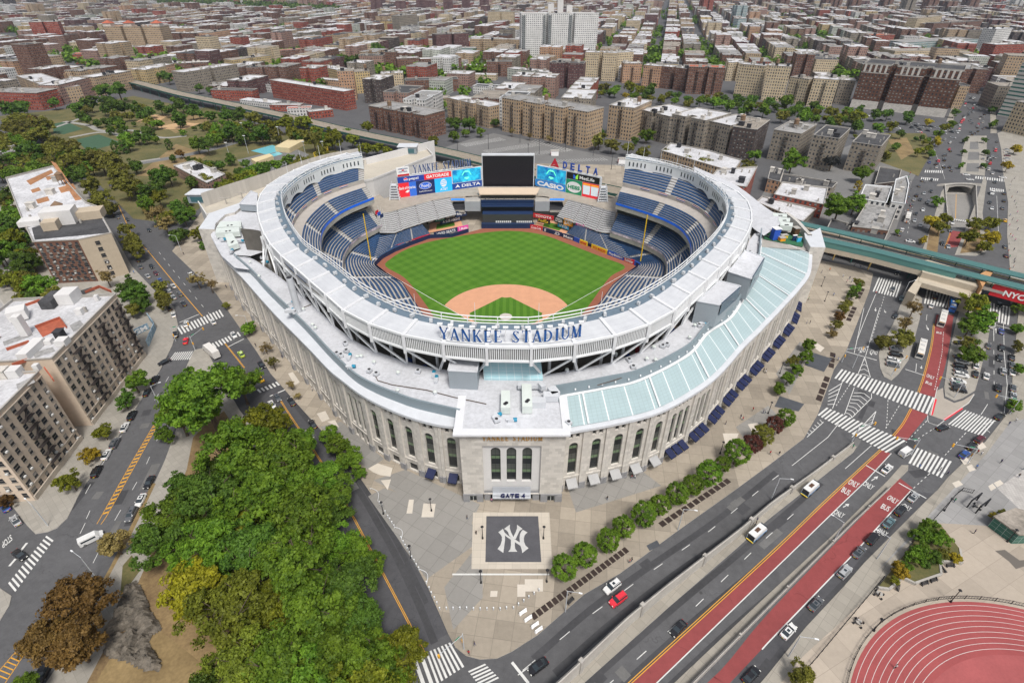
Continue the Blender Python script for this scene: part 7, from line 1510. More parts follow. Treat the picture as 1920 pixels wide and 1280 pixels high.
fillgrove('in the scattered park planting',[(120,190),(330,185),(400,215),(470,235),(460,255),(330,240),(240,275),(160,225)],34,['DG','DG','G','O'],9,17,'scattered park planting',5)
fillgrove('between the pool and the railway',[(400,225),(640,250),(660,275),(560,262),(460,262),(400,258)],26,['G','YG','DG','O','YG'],11,18,'planting between pool and railway',7)
fillgrove('between the pool and the garage',[(360,290),(440,318),(540,310),(620,285),(650,290),(480,340),(400,385),(350,300)],28,['DG','G','YG','G','O'],11,17,'planting between pool and garage',9)
fillgrove('behind the avenue beside the garage',[(262,330),(360,365),(375,440),(355,470),(320,440),(275,395)],14,['DG','G','O','YG'],13,20,'planting beside the garage',11)
fillgrove('behind the left hand blocks',[(-20,335),(10,330),(40,430),(60,480),(70,540),(-20,545)],14,['G','DG','YG','O'],16,26,'planting behind the left blocks',13)
fillgrove('on the green slope by the boulevard',[(1590,235),(1740,245),(1760,275),(1700,300),(1600,285)],14,['G','DG','YG','O'],6,11,'planting on the green slope',15)
fillgrove('in the dense boulevard belt',[(1085,158),(1130,160),(1250,172),(1400,186),(1600,203),(1610,232),(1500,218),(1400,208),(1250,190),(1080,172)],62,['G','DG','DG','YG','O','G'],8,12,'dense boulevard belt',17)
grove('along the busy avenue beyond the arch',[(1790,212,8,'DG'),(1797,192,8,'DG'),(1803,172,7,'G'),(1810,153,7,'DG'),(1817,134,6,'DG'),(1823,116,6,'G'),(1864,232,8,'G'),(1862,205,7,'DG'),(1860,180,7,'DG'),(1858,155,6,'G'),(1857,132,6,'DG'),(1785,232,8,'G'),(1772,240,9,'YG'),(1760,250,8,'G'),(1811,262,6,'DG'),(1846,262,6,'DG'),(1806,285,6,'DG'),(1848,285,6,'DG'),(1803,310,6,'G'),(1845,310,6,'DG')],'trees along the busy avenue',BT)
# =====================================================================  CITY
BRK=dict(brown=((.175,.088,.060),2.6,3.0),red=((.30,.075,.048),2.8,3.0),tan=((.43,.315,.205),2.6,3.0),cream=((.55,.445,.30),2.7,3.0),grey=((.265,.228,.182),2.5,3.0),pink=((.33,.205,.165),2.6,3.0),white=((.62,.61,.59),2.8,3.0),yellow=((.52,.39,.20),2.7,3.0),dark=((.085,.062,.055),2.6,3.0),orange=((.48,.29,.18),2.8,3.0),mint=((.47,.49,.43),2.6,3.0),maroon=((.13,.058,.055),2.4,2.9),hotel=((.125,.058,.036),3.0,3.1))
WM={k:wallmat('brick_'+k,v[0],v[1],v[2],(.27,.73),(.24,.80)) for k,v in BRK.items()}
WM['balcony']=wallmat('tower_white',(.66,.655,.64),3.2,2.85,(.26,.74),(.3,.72)); WM['ribbon']=wallmat('striped_office',(.62,.60,.55),60,3.6,(0,1),(.35,.75),win=(.03,.16,.13)); WM['glass']=wallmat('glass_office',(.42,.47,.47),1.6,3.6,(.1,.9),(.25,.9),win=(.12,.22,.24)); WM['blank']=mat('blank_tan',(.46,.385,.29),.85,.12,.1,1); WM['block']=mat('block_wall_pale',(.62,.61,.60),.8,.1,.05,.8)
RFM=dict(w=roofmat('roof_white',(.60,.60,.62),.22),g=roofmat('roof_grey',(.33,.325,.32)),d=roofmat('roof_dark',(.085,.085,.09)),t=roofmat('roof_tan',(.36,.32,.275)),r=roofmat('roof_red',(.42,.12,.07),.15),o=roofmat('roof_rust',(.40,.20,.10),.2),gr=mat('roof_green',(.25,.5,.12)))
CN=dict(brown='brown brick',red='red brick',tan='tan brick',cream='cream brick',grey='grey brick',pink='pinkish brick',white='white',yellow='yellow brick',dark='dark brick',orange='orange brick',mint='pale green-grey',maroon='maroon brick',hotel='brown',balcony='white balconied',ribbon='white and green striped',glass='glass-fronted',blank='blank tan',block='pale walled')
m_iron=flat('iron_dark',(.035,.028,.026),.7); m_tank=mat('tank_wood',(.20,.13,.08),.85,.2,1,5)
FOOT=[]
def wallring(mb,P,z0,z1,bay,seed=0):
 n=len(P)
 for i in range(n):
  a,b=P[i],P[(i+1)%n]; L=math.hypot(b[0]-a[0],b[1]-a[1]); k=max(1,round(L/bay));
  mb.quad((a[0],a[1],z0),(b[0],b[1],z0),(b[0],b[1],z1),(a[0],a[1],z1),uv=[(seed*bay,z0),((seed+k)*bay,z0),((seed+k)*bay,z1),(seed*bay,z1)])
def ccw(P):
 P=[(p[0],p[1]) for p in P]; ar=sum(P[i][0]*P[(i+1)%len(P)][1]-P[(i+1)%len(P)][0]*P[i][1] for i in range(len(P)))
 return P if ar>0 else P[::-1]
def inpoly(x,y,P):
 c=False;n=len(P);j=n-1
 for i in range(n):
  if (P[i][1]>y)!=(P[j][1]>y) and x<(P[j][0]-P[i][0])*(y-P[i][1])/(P[j][1]-P[i][1]+1e-12)+P[i][0]: c=not c
  j=i
 return c
def building(label,P,h,wk,rk,group=None,tanks=0,bulk=2,esc=0,front=None,name='apartment_building',cat_='building',base=None,cornice=True):
 P=ccw(P); cx=sum(p[0] for p in P)/len(P); cy=sum(p[1] for p in P)/len(P); FOOT.append((P,cx,cy,max(math.hypot(p[0]-cx,p[1]-cy) for p in P)))
 t=thing(name,label,cat_,(cx,cy,0),group); bay=BRK.get(wk,((0,),3.0))[1] if wk in BRK else (3.2 if wk=='balcony' else 1.6 if wk=='glass' else 60)
 sd=random.randint(0,50); mb=MB(); wallring(mb,P,0,h,bay,sd); mb.build('wall',WM[wk],t)
 mb=MB(); mb.tris([[(x,y,h-.7) for x,y in P]]); ro=mb.build('roof',RFM[rk],t)
 n=len(P); mb=MB()
 for i in range(n): a,b=P[i],P[(i+1)%n]; mb.bar((a[0],a[1],h),(b[0],b[1],h),.45,.35)
 I=[(cx+(x-cx)*.985,cy+(y-cy)*.985) for x,y in P]
 for i in range(n): a,b=I[i],I[(i+1)%n]; mb.quad((b[0],b[1],h-.7),(a[0],a[1],h-.7),(a[0],a[1],h),(b[0],b[1],h))
 mb.build('parapet',m_conc if wk not in('white','balcony') else m_white,t)
 r=random
 def rp():
  for _ in range(30):
   a,b,c=r.sample(P,3) if len(P)>3 else P[:3]; u,v=r.random(),r.random();
   if u+v>1: u,v=1-u,1-v
   x,y=a[0]+(b[0]-a[0])*u+(c[0]-a[0])*v,a[1]+(b[1]-a[1])*u+(c[1]-a[1])*v; x,y=cx+(x-cx)*.8,cy+(y-cy)*.8
   if inpoly(x,y,P): return x,y
  return cx,cy
 ang=math.atan2(P[1][1]-P[0][1],P[1][0]-P[0][0])
 for _ in range(bulk):
  x,y=rp(); mb=MB(); s=r.uniform(2.2,4.2); mb.box((x,y,h+.6),(s,s*.8,3.0),0,ang); mb.box((x,y,h+2.2),(s+.4,s*.8+.4,.2),0,ang); mb.build('stair_bulkhead',r.choice([WM['block'],m_conc,M['brick_'+wk] if 'brick_'+wk in M and wk!='x' else m_conc,m_dark]) if False else r.choice([m_conc,m_lime,m_dark]),ro)
 for _ in range(bulk+1):
  x,y=rp(); mb=MB(); mb.box((x,y,h),(.8,.8,2.4),0,ang); mb.build('chimney',m_conc,ro)
 for _ in range(tanks):
  x,y=rp(); mb=MB(); mb.tube((x,y,h+2.2),(x,y,h+5.6),1.9,1.9,10); mb.tube((x,y,h+5.6),(x,y,h+6.9),2.1,.1,10)
  for dx,dy in((-1,-1),(1,-1),(1,1),(-1,1)): mb.bar((x+dx*1.2,y+dy*1.2,h-.7),(x+dx*1.2,y+dy*1.2,h+2.2),.2,.2)
  mb.build('water_tank',m_tank,ro)
 if base:
  mb=MB(); wallring(mb,[(cx+(x-cx)*1.004,cy+(y-cy)*1.004) for x,y in P],0,base,bay); mb.build('base_storey',m_lime,t)
 if front and esc:
  a,b=Vector((*front[0],0)),Vector((*front[1],0)); d=(b-a); L=d.length; d.normalize(); nn=Vector((d.y,-d.x,0));
  if nn.dot(Vector((cx,cy,0))-a)>0: nn=-nn
  for k in range(esc):
   s=L*(k+.5)/esc; mb=MB(); fl=int(h/3.0)
   for f in range(1,fl):
    z=f*3.0+.3; c=a+d*s+nn*.7; mb.box((c.x,c.y,z),(3.4,1.1,.12),0,math.atan2(d.y,d.x)); mb.bar(a+d*(s-1.7)+nn*1.2+Vector((0,0,z+.9)),a+d*(s+1.7)+nn*1.2+Vector((0,0,z+.9)),.08,.08)
    if f<fl-1:
     s0=-1.2 if f%2 else 1.2; mb.bar(a+d*(s+s0)+nn*.8+Vector((0,0,z)),a+d*(s-s0)+nn*.8+Vector((0,0,z+3)),.3,.12)
    for e in(-1.65,1.65): q=a+d*(s+e)+nn*1.2; mb.bar((q.x,q.y,z),(q.x,q.y,z+.95),.07,.07)
   mb.build('fire_escape',m_iron,t)
 return t
def frontpoly(a,b,dep,wings=1,nd=9,nw=5):
 a=Vector((a[0],a[1],0));b=Vector((b[0],b[1],0)); d=(b-a);L=d.length;d.normalize();n=Vector((-d.y,d.x,0))
 if n.y<0: n=-n
 P=[]
 w=(L-nw*(wings-1))/wings
 for k in range(wings):
  s=k*(w+nw); P+= [a+d*s,a+d*(s+w)]
  if k<wings-1: P+= [a+d*(s+w)+n*nd,a+d*(s+w+nw)+n*nd]
 return [(p.x,p.y) for p in P+[b+n*dep,a+n*dep]]
HB=[
(942,246,1097,279,183,24,'tan','g',4,1,4,'long stepped tan block along the car park'),(1136.7,258,1182,265,197,40,'tan','w',1,1,1,'tan block right of the stepped one'),(1193,255,1249,271,205,40,'grey','w',2,0,2,'grey-tan block with white roof behind the right frieze'),(1251,270,1312,284,214,40,'grey','w',2,0,2,'grey block beside the parapet trees'),(1316,280,1358,291,226,40,'grey','w',1,0,1,'grey block with a pale courtyard roof'),(1362,293,1405,300,237,40,'dark','t',1,1,0,'dark netted block under scaffold'),(1437,298,1486,307,243,40,'grey','g',1,1,1,'grey block right of the netted one'),(1507,314,1553,322,253,40,'grey','d',1,0,1,'grey block with dark roof above the shops'),(1580,319,1632,328,266,40,'grey','d',1,0,1,'grey corner block at the green slope'),
(697,241,800,262,198,26,'brown','g',4,1,4,'brown block with red fire escapes by the railway'),(840,221,917,241,183,20,'tan','w',3,0,3,'tan block left of the long stepped one'),(715,183,780,183,172,16,'brown','w',1,0,0,'low brown block behind the railway block'),(757,198,838,201,181,14,'tan','t',2,0,1,'low tan block with three chimneys'),(887,175,987,181,161,16,'white','d',3,0,1,'white block with mint fire escapes'),(762,174,860,171,151,18,'brown','d',2,0,1,'low brown block with dark roof'),(717,168,758,167,138,18,'cream','w',1,1,1,'cream block beside the yellow one'),(667,176,698,174,135,18,'yellow','t',1,1,0,'bright yellow block at the park corner'),(641,189,670,188,134,16,'orange','t',1,0,0,'orange slab beside the yellow block'),
(677,138,722,138,104,18,'pink','d',1,1,1,'pinkish block with black bulkheads'),(724,134,745,134,98,16,'brown','d',1,0,0,'narrow brown block beside the pinkish one'),(747,136,788,134,110,16,'brown','w',1,0,0,'brown block with white roof'),(790,134,866,131,111,16,'brown','w',2,0,1,'long brown block with white roof'),(770,148,815,148,131,12,'cream','t',1,0,0,'low cream block among brown roofs'),(827,148,930,151,138,14,'cream','w',2,0,0,'long low cream block'),(913,144,960,144,116,16,'brown','d',1,1,1,'brown block beside the mint one'),(951,149,1025,158,128,18,'mint','w',3,1,2,'pale green-grey block below the white tower'),(870,138,911,138,123,14,'brown','w',1,0,0,'low brown block with silver roof'),(1029,165,1091,168,117,20,'maroon','d',2,1,0,'dark maroon tower block below the white tower'),
(977,120,1116,118,26,26,'balcony','t',3,0,0,'tall white balconied tower'),(1094,151,1152,153,98,18,'cream','w',2,1,1,'cream block right of the white tower'),(1154,146,1183,144,99,16,'cream','w',1,0,0,'cream block behind the first cream one'),(1166,156,1200,156,119,16,'orange','w',1,0,1,'peach block by the boulevard'),(1202,163,1233,166,122,18,'orange','w',1,0,1,'second peach block by the boulevard'),(1234,165,1281,171,124,18,'brown','w',2,0,1,'brown block by the boulevard'),(1284,176,1350,179,125,20,'brown','r',2,0,2,'brown block with red and white roof'),(1375,178,1420,183,120,18,'cream','w',1,1,0,'cream block with many windows'),(1426,188,1467,191,123,18,'cream','w',1,1,0,'second cream block with many windows'),(1469,191,1504,197,144,18,'cream','t',1,0,1,'sand block left of the hotel'),(1511,199,1557,203,147,22,'cream','w',1,0,1,'last sand block before the hotel'),(1562,195,1590,197,150,20,'grey','w',1,0,0,'narrow grey block behind the sand row'),
(1593,201,1770,221,118,42,'hotel','d',3,1,0,'huge dark brown hotel with cream top storeys'),(1668,126,1802,124,96,30,'cream','t',1,0,0,'long beige hall behind the hotel'),(1690,105,1825,97,80,40,'glass','g',1,0,0,'glass courthouse behind the hotel'),(1634,98,1668,95,67,24,'red','r',1,0,0,'bright red brick slab before the courthouse'),(1740,74,1830,68,44,18,'brown','d',3,0,0,'wide brown slab by the avenue'),(1708,70,1755,62,35,20,'cream','t',1,0,0,'beige slab with stepped roof'),(1869,217,1990,238,118,34,'ribbon','g',1,0,0,'office with white and green bands'),(1858,175,1960,182,104,26,'tan','t',2,0,0,'tan office behind the striped one'),(1878,246,1990,272,190,26,'cream','g',1,0,0,'pale corner block at the right edge'),(1848,128,1905,126,84,22,'red','w',1,0,0,'red brick block on the avenue'),(1850,97,1880,94,55,22,'white','w',1,0,0,'white pillared building on the avenue'),
(212,101,315,101,50,32,'tan','o',3,0,0,'huge tan block with orange roof turrets'),(245,104,317,102,88,10,'pink','w',1,0,0,'low pinkish front of the turreted block'),(143,121,240,116,102,26,'red','r',1,0,0,'low dark red brick hall'),(355,173,453,155,136,22,'grey','w',2,0,0,'grey-brown block by the railway bend'),(42,168,112,196,142,26,'tan','w',4,0,0,'ribbed tan block at the park'),(124,196,185,178,160,22,'pink','w',1,1,1,'pinkish block with fire escapes at the park'),(190,180,257,166,145,22,'tan','w',2,0,0,'tan block at the park corner'),(-5,204,83,207,172,26,'red','g',1,0,0,'brick church hall at the left edge'),(400,188,478,190,168,12,'red','d',1,0,0,'red and white low housing'),(448,167,512,174,153,12,'white','d',1,0,0,'white low housing with dark roof'),(513,183,650,208,150,14,'red','w',1,0,0,'long red orange slab housing'),(452,196,515,203,187,12,'white','w',1,0,0,'low white terrace above the railway'),(508,209,566,209,197,10,'red','w',1,0,0,'low red terrace in the housing rows'),(541,219,586,217,204,10,'white','r',1,0,0,'low white terrace with red stair'),(582,224,626,219,210,10,'red','w',1,0,0,'low red terrace nearest the railway'),
(573,108,640,116,89,20,'cream','w',2,0,0,'cream institute with cornice'),(441,141,513,131,113,20,'yellow','t',2,0,1,'yellow block above the red housing'),(467,151,533,149,127,18,'brown','d',2,0,1,'brown block above the red housing'),(284,134,333,138,115,18,'yellow','w',1,0,0,'yellowish block by the dark trees'),(336,141,397,138,119,16,'brown','w',1,0,1,'brown block by the dark trees'),(600,149,640,158,124,18,'yellow','w',1,1,0,'yellow block left of the orange slab'),(598,167,652,172,148,12,'orange','w',1,0,0,'low orange block under the yellow ones'),(530,147,600,150,128,16,'brown','d',1,0,0,'brown block with black roof huts'),(640,90,720,92,62,18,'cream','d',2,0,0,'cream block with dark roof line'),(752,72,785,68,30,22,'grey','g',1,0,0,'grey concrete windowless tower'),(760,97,818,98,74,16,'cream','w',2,0,0,'cream block under the grey tower'),(820,108,880,104,65,18,'maroon','d',2,1,0,'maroon block beside the pale blue one'),(854,112,893,112,90,14,'glass','w',1,0,0,'pale blue office below tan row'),(882,108,976,110,73,16,'tan','w',4,0,0,'tan row left of the white tower'),(915,55,963,56,22,14,'cream','t',2,0,0,'cream slab high behind'),
(400,100,440,92,62,18,'orange','t',1,0,0,'peach tower at the upper left'),(320,92,400,93,62,18,'brown','w',3,0,0,'brown ribbed row at upper left'),(75,92,128,90,42,22,'red','w',2,0,0,'red and white block at the left bend'),(140,102,195,98,80,18,'cream','w',1,0,0,'white warehouse at the left bend'),(490,122,575,115,98,16,'brown','r',1,0,0,'brown school with red roof'),(1505,130,1545,132,100,20,'red','g',1,0,0,'red and grey school hall'),(1440,72,1520,80,65,24,'white','gr',1,0,0,'white store with a green roof edge'),(1400,70,1440,72,48,16,'white','w',1,0,0,'white and blue block'),(1380,58,1396,57,36,14,'glass','g',1,0,0,'slim blue tower far right'),(1450,62,1528,64,48,16,'mint','w',3,0,0,'pale row with notched front'),(1555,70,1590,71,53,14,'orange','w',1,0,0,'peach block near the green-edged store')]
lm_b={}
for e in HB:
 x1,y1,x2,y2,yt,dep,wk,rk,wi,ta,es,lab=e
 a,b=G(x1,y1),G(x2,y2); h=Ht(x1,y1,yt); P=frontpoly(a,b,dep,wi,9 if wi>1 and dep>=18 else 5)
 nm='hotel' if 'hotel' in lab and 'huge' in lab else 'tower_block' if 'tower' in lab and 'grey' not in lab else 'apartment_building'
 t=building(lab,P,h,wk,rk,None,ta,3 if dep>15 else 1,es,((a.x,a.y),(b.x,b.y)),nm,'building',base=8 if wk=='hotel' else None); lm_b[lab]=(t,a,b,h,dep)
t,a,b,h,dep=lm_b['huge dark brown hotel with cream top storeys']; P=ccw(frontpoly(a,b,dep,3)); cx=sum(p[0] for p in P)/len(P);cy=sum(p[1] for p in P)/len(P)
mb=MB(); Q=[(cx+(x-cx)*1.004,cy+(y-cy)*1.006) for x,y in P];
for z0,z1 in((h-9,h-8.3),(h-1.2,h+.3)): wallring(mb,Q,z0,z1,3)
mb.build('cream_course',m_lime,t); mb=MB(); d=(b-a).normalized(); nn=Vector((d.y,-d.x,0))
for k in range(18):
 s=(b-a).length*(k+.5)/18
 if any(abs(s-((b-a).length-10)/3*(q)-5*q+2.5)<6 for q in(1,2)): continue
 c=a+d*s+nn*.15; mb.mark(); mb.box((c.x,c.y,h-4.6),(2.0,.3,7),0,math.atan2(d.y,d.x))
mb.each('cream_panel',m_lime,t)
t,a,b,h,dep=lm_b['huge tan block with orange roof turrets']; d=(b-a)
for f in(.05,.42,.92):
 p=a+d*f+Vector((0,10,0)); mb=MB(); mb.box((p.x,p.y,h+2),(14,12,5)); mb.build('turret',m_lime,t); mb=MB()
 q=[(p.x-8,p.y-7,h+4.6),(p.x+8,p.y-7,h+4.6),(p.x+8,p.y+7,h+4.6),(p.x-8,p.y+7,h+4.6)]; ap=(p.x,p.y,h+9)
 for i in range(4): mb.quad(q[i],q[(i+1)%4],ap)
 mb.build('turret_roof',RFM['r'],t)
t,a,b,h,dep=lm_b['tall white balconied tower']; d=(b-a);L=d.length;d.normalize();nn=Vector((d.y,-d.x,0)); fl=int(h/2.85)
mbs=MB();n_=0
for wi in(.03,.30,.365,.635,.70,.97):
 for f in range(1,fl):
  c=a+d*(L*wi)+nn*.8; mb=MB(); mb.box((c.x,c.y,f*2.85),(5.5,1.7,.18),0,math.atan2(d.y,d.x)); e=c+nn*.8; mb.box((e.x,e.y,f*2.85+.55),(5.5,.1,.9),0,math.atan2(d.y,d.x))
  if n_<100: mb.build('balcony',mat('balcony_grey',(.25,.27,.27)),t)
  n_+=1
for f,hh in((.38,12),(.5,18),(.62,10)): p=a+d*(L*f)+Vector((0,12,0)); mb=MB(); mb.box((p.x,p.y,h+hh/2),(9,8,hh)); mb.build('roof_tower',WM['block'],t)
def facade_windows(t,segs,h,fl=3.15,bay=3.0,w=1.35,hh=1.75,cap=100,skip=0.0):
 cnt=0; rest=MB(); wf=flat('window_frame',(.20,.18,.16));
 for a,b,big in segs:
  a=Vector((*a,0));b=Vector((*b,0)); d=(b-a);L=d.length;d.normalize();nn=Vector((d.y,-d.x,0)); n=max(1,int(L/bay)); nf=int((h-2.2)/fl)
  for f in range(nf):
   for k in range(n):
    if random.random()<skip: continue
    wd=w*(1.35 if (k%5==0) else .85 if k%5==2 else 1); c=a+d*(L*(k+.5)/n)+nn*.03; z=1.6+f*fl; mb=MB() if cnt<cap else rest
    q=lambda x,zz,o:c+d*x+nn*o+Vector((0,0,zz))
    mb.quad(q(-wd/2,z,0),q(wd/2,z,0),q(wd/2,z+hh,0),q(-wd/2,z+hh,0),m=0); mb.bar(q(-wd/2-.12,z-.06,.06),q(wd/2+.12,z-.06,.06),.22,.14,m=1)
    mb.bar(q(-wd/2,z+hh/2,.03),q(wd/2,z+hh/2,.03),.08,.08,m=1); mb.bar(q(-wd/2,z+hh,.03),q(wd/2,z+hh,.03),.1,.1,m=1)
    if random.random()<.22: mb.box(q(random.uniform(-.2,.2),z+.3,.25),(.7,.5,.45),2,math.atan2(d.y,d.x))
    if random.random()<.4: mb.quad(q(-wd/2+.05,z+hh*.5,.012),q(wd/2-.05,z+hh*.5,.012),q(wd/2-.05,z+hh-.05,.012),q(-wd/2+.05,z+hh-.05,.012),m=3)
    ms=[m_win,wf,flat('ac_white',(.62,.62,.60)),flat('blind',(.30,.28,.25))]
    if cnt<cap: mb.build('window',ms,t)
    cnt+=1
 if rest.f: o=rest.build('window_rows',[m_win,wf,flat('ac_white',(.62,.62,.60)),flat('blind',(.30,.28,.25))],t); o['kind']='stuff'
WM['plain']=mat('near_tan_brick',(.60,.49,.385),.85,.14,.06,.9)
P1,P2,P4,P5=[G(*q) for q in((67,938),(169,822),(180,797),(273,666))]
d=(P5-P1).normalized(); n=Vector((-d.y,d.x,0)); n=n if n.x<0 else -n
hh=Ht(273,666,550); V=lambda p:(p.x,p.y)
line=lambda q:P1+d*((q-P1).dot(d))
P2,P4=line(P2),line(P4)
P=[P1,P2,P2+n*16,P4+n*16,P4,P5,P5+n*34,P4+n*34+d*8,P4+n*44,P1+n*44]
t=building('large tan brick apartment block with white roof at the left edge',[V(p) for p in P],hh,'plain','w',None,0,3,0)
facade_windows(t,[(V(P1),V(P2),0),(V(P4),V(P5),0),(V(P1+n*30),V(P1),0)],hh)
for a,b in((P1,P2),(P4,P5)):
 for f in((.5,) if a is P1 else (.25,.62,.93)):
  mb=MB(); dd=(b-a).normalized(); nn=Vector((dd.y,-dd.x,0)); s=(b-a).length*f
  for fl in range(1,8):
   z=fl*3.15+1.2; c=a+dd*s+nn*.7; mb.box((c.x,c.y,z),(4.2,1.2,.12),0,math.atan2(dd.y,dd.x)); mb.bar(a+dd*(s-2.1)+nn*1.3+Vector((0,0,z+.9)),a+dd*(s+2.1)+nn*1.3+Vector((0,0,z+.9)),.07,.07); mb.bar(a+dd*(s-2.1)+nn*1.3+Vector((0,0,z+.5)),a+dd*(s+2.1)+nn*1.3+Vector((0,0,z+.5)),.05,.05)
   s0=1.3 if fl%2 else -1.3
   if fl<7: mb.bar(a+dd*(s+s0)+nn*.9+Vector((0,0,z)),a+dd*(s-s0)+nn*.9+Vector((0,0,z+3.15)),.45,.12)
  mb.build('fire_escape',m_iron,t)
mb=MB()
for a,b in((P1,P2),(P4,P5)): mb.bar(a-n*.15+Vector((0,0,hh-1.6)),b-n*.15+Vector((0,0,hh-1.6)),.3,.25); mb.bar(a-n*.2+Vector((0,0,4.4)),b-n*.2+Vector((0,0,4.4)),.3,.3); mb.bar(a-n*.35+Vector((0,0,.9)),b-n*.35+Vector((0,0,.9)),.4,1.8)
mb.build('string_course',mat('course_pale',(.47,.41,.34)),t)
mb=MB(); mb.box(tuple(P4+n*24+d*26+Vector((0,0,hh+1.5))),(5,5,3.4),0,.6); mb.build('stair_bulkhead',WM['block'],t);
mb=MB(); q=P4+n*30+d*6; mb.quad(*[(p.x,p.y,hh-.55) for p in(q,q+d*9,q+d*9-n*7,q-n*7)]); mb.build('light_well',mat('well_brown',(.10,.05,.035)),t)
for px,py,dx,dy,hg,k in((132,561,6,5,4,'block'),(101,566,8,4,3,'d'),(48,624,2.2,2.2,7,'block'),(60,655,9,3,2,'block'),(118,642,3,3,2,'block'),(30,700,3,3,2.5,'block'),(150,585,2,2,2,'block'),(92,640,2,2,1.4,'block'),(182,560,1.2,1.2,2,'block'),(70,690,1.4,1.4,2,'block')):
 q=G(px,py,hh); mb=MB(); mb.box((q.x,q.y,hh+hg/2-.6),(dx,dy,hg),0,math.atan2(d.y,d.x)); mb.build('penthouse',WM[k] if k in WM else RFM[k],t)
for L,k in(([(68,615),(112,598),(122,612),(80,632)],'r'),([(96,560),(122,553),(126,566),(98,575)],'d'),([(60,662),(98,650),(104,658),(66,671)],'g'),([(5,640),(58,622),(62,628),(8,648)],'g'),([(150,545),(172,538),(178,545),(156,553)],'d'),([(130,610),(150,600),(160,612),(138,622)],'g'),([(30,720),(60,706),(66,716),(34,732)],'g')):
 mb=MB(); mb.tris([[(q.x,q.y,hh-.62) for q in Gs(L,hh-.62)]]); mb.build('roof_patch',RFM[k],t)
mb=MB()
for L in([(22,581),(74,563),(84,572)],[(66,613),(112,596),(124,613)],[(160,548),(186,537),(208,546)],[(12,655),(55,640)],[(100,712),(84,690)],[(23,684),(52,674)]):
 q=Gs(L,hh-.3)
 for a,b in zip(q,q[1:]): mb.bar(a,b,.35,1.0)
mb.build('rust_parapet',RFM['r'],t)
h2=Ht(250,513,436)
P=Gs([(62,453),(146,449),(208,436),(181,386),(160,379),(98,311),(11,333),(39,404)],h2)
t=building('long apartment block with white and rust patched roof at upper left',[V(p) for p in P],h2,'brown','w',None,1,4,0)
A,Bq=P[1],P[2]; dd=(Bq-A).normalized(); nn=Vector((dd.y,-dd.x,0)); mb=MB(); mb.quad(*[Vector((p.x,p.y,z))+nn*.06 for p,z in((A,0),(Bq,0),(Bq,h2),(A,h2))]); mb.build('tan_end_wall',WM['blank'],t)
facade_windows(t,[(V(P[0]),V(P[1]),0)],h2,cap=60)
facade_windows(t,[(V(A.lerp(Bq,.4)+nn*.08),V(A.lerp(Bq,.6)+nn*.08),0)],h2,bay=5,cap=10)
for L,m_,z in(([(64,447),(205,434),(182,392),(140,400),(58,425)],'d',.05),([(48,337),(95,316),(99,322),(56,345)],'o',.06),([(56,354),(72,349),(76,355),(60,360)],'o',.06),([(66,372),(88,366),(92,374),(70,380)],'o',.06),([(108,350),(136,342),(142,352),(114,360)],'o',.06),([(84,330),(110,323),(114,329),(88,336)],'o',.06),([(94,300),(104,304),(152,372),(140,374)],'o',.08)):
 mb=MB(); mb.tris([[(p.x,p.y,h2-.7+z) for p in Gs(L,h2)]]); mb.build('roof_patch',RFM[m_],t)
for px,py,s,hg,k in((118,415,(13,9),7,'block'),(100,425,(6,8),4,'blank'),(170,405,(12,8),4,'blank'),(60,418,(9,7),2.5,'block')):
 p=G(px,py,h2); mb=MB(); mb.box((p.x,p.y,h2+hg/2-.5),(*s,hg),0,.35); mb.build('penthouse',WM[k],t)
p=G(106,384,h2+4); mb=MB(); mb.tube((p.x,p.y,h2),(p.x,p.y,h2+4),2.4,2.4,12); mb.tube((p.x,p.y,h2+4),(p.x,p.y,h2+6),2.7,.1,12); mb.build('water_tank',m_tank,t)
building('slice of pale block at the left edge between trees',[V(p) for p in Gs([(-40,565),(-2,560),(22,590),(-40,640)],24)],24,'cream','g')
building('low brick recreation hall with white roof in the park',[V(p) for p in Gs([(325,310),(362,301),(422,326),(388,343)],8)],8,'pink','w',bulk=4)
building('low roofed building at the left edge above the olive trees',[V(p) for p in Gs([(-20,285),(30,262),(45,268),(38,280),(-10,300)],9)],9,'pink','g')
def roofb(lab,L,h,wk,rk,**k): return building(lab,[V(p) for p in Gs(L,h)],h,wk,rk,name='shop_building',**k)
roofb('brick hall with wide white roof beyond the stadium corner',[(1452,364),(1468,341),(1552,352),(1545,383)],9,'red','w'); roofb('low white roofed shed beside the stadium corner',[(1418,378),(1430,368),(1530,391),(1505,415)],6,'grey','w')
roofb('white shop row with orange and red signs',[(1612,372),(1623,346),(1672,350),(1662,380)],9,'white','g'); roofb('white shop at the corner of the avenue',[(1672,378),(1680,336),(1700,330),(1704,345),(1697,382)],10,'white','g'); roofb('flat grey roofed store behind the station',[(1598,424),(1626,380),(1684,388),(1666,432)],7,'brown','g')
roofb('low dark roofed store in front of the station',[(1545,440),(1560,410),(1610,424),(1666,433),(1655,458)],5,'dark','d'); roofb('brown brick apartment block just behind the right end of the ring',[(1325,342),(1345,318),(1420,312),(1400,350)],20,'red','w',bulk=3); roofb('low tan brick row behind the trees at right',[(1240,282),(1258,268),(1330,282),(1390,300),(1375,322)],9,'tan','w',bulk=4); roofb('charred roofless lot building by the green slope',[(1640,345),(1650,312),(1690,318),(1684,340)],4,'dark','d',bulk=0); roofb('row of tan shops by the grey blocks',[(1440,335),(1446,312),(1470,318),(1462,340)],9,'orange','d'); roofb('long low dark roof behind the shops',[(1463,342),(1468,325),(1570,342),(1560,352)],6,'grey','d',bulk=4)
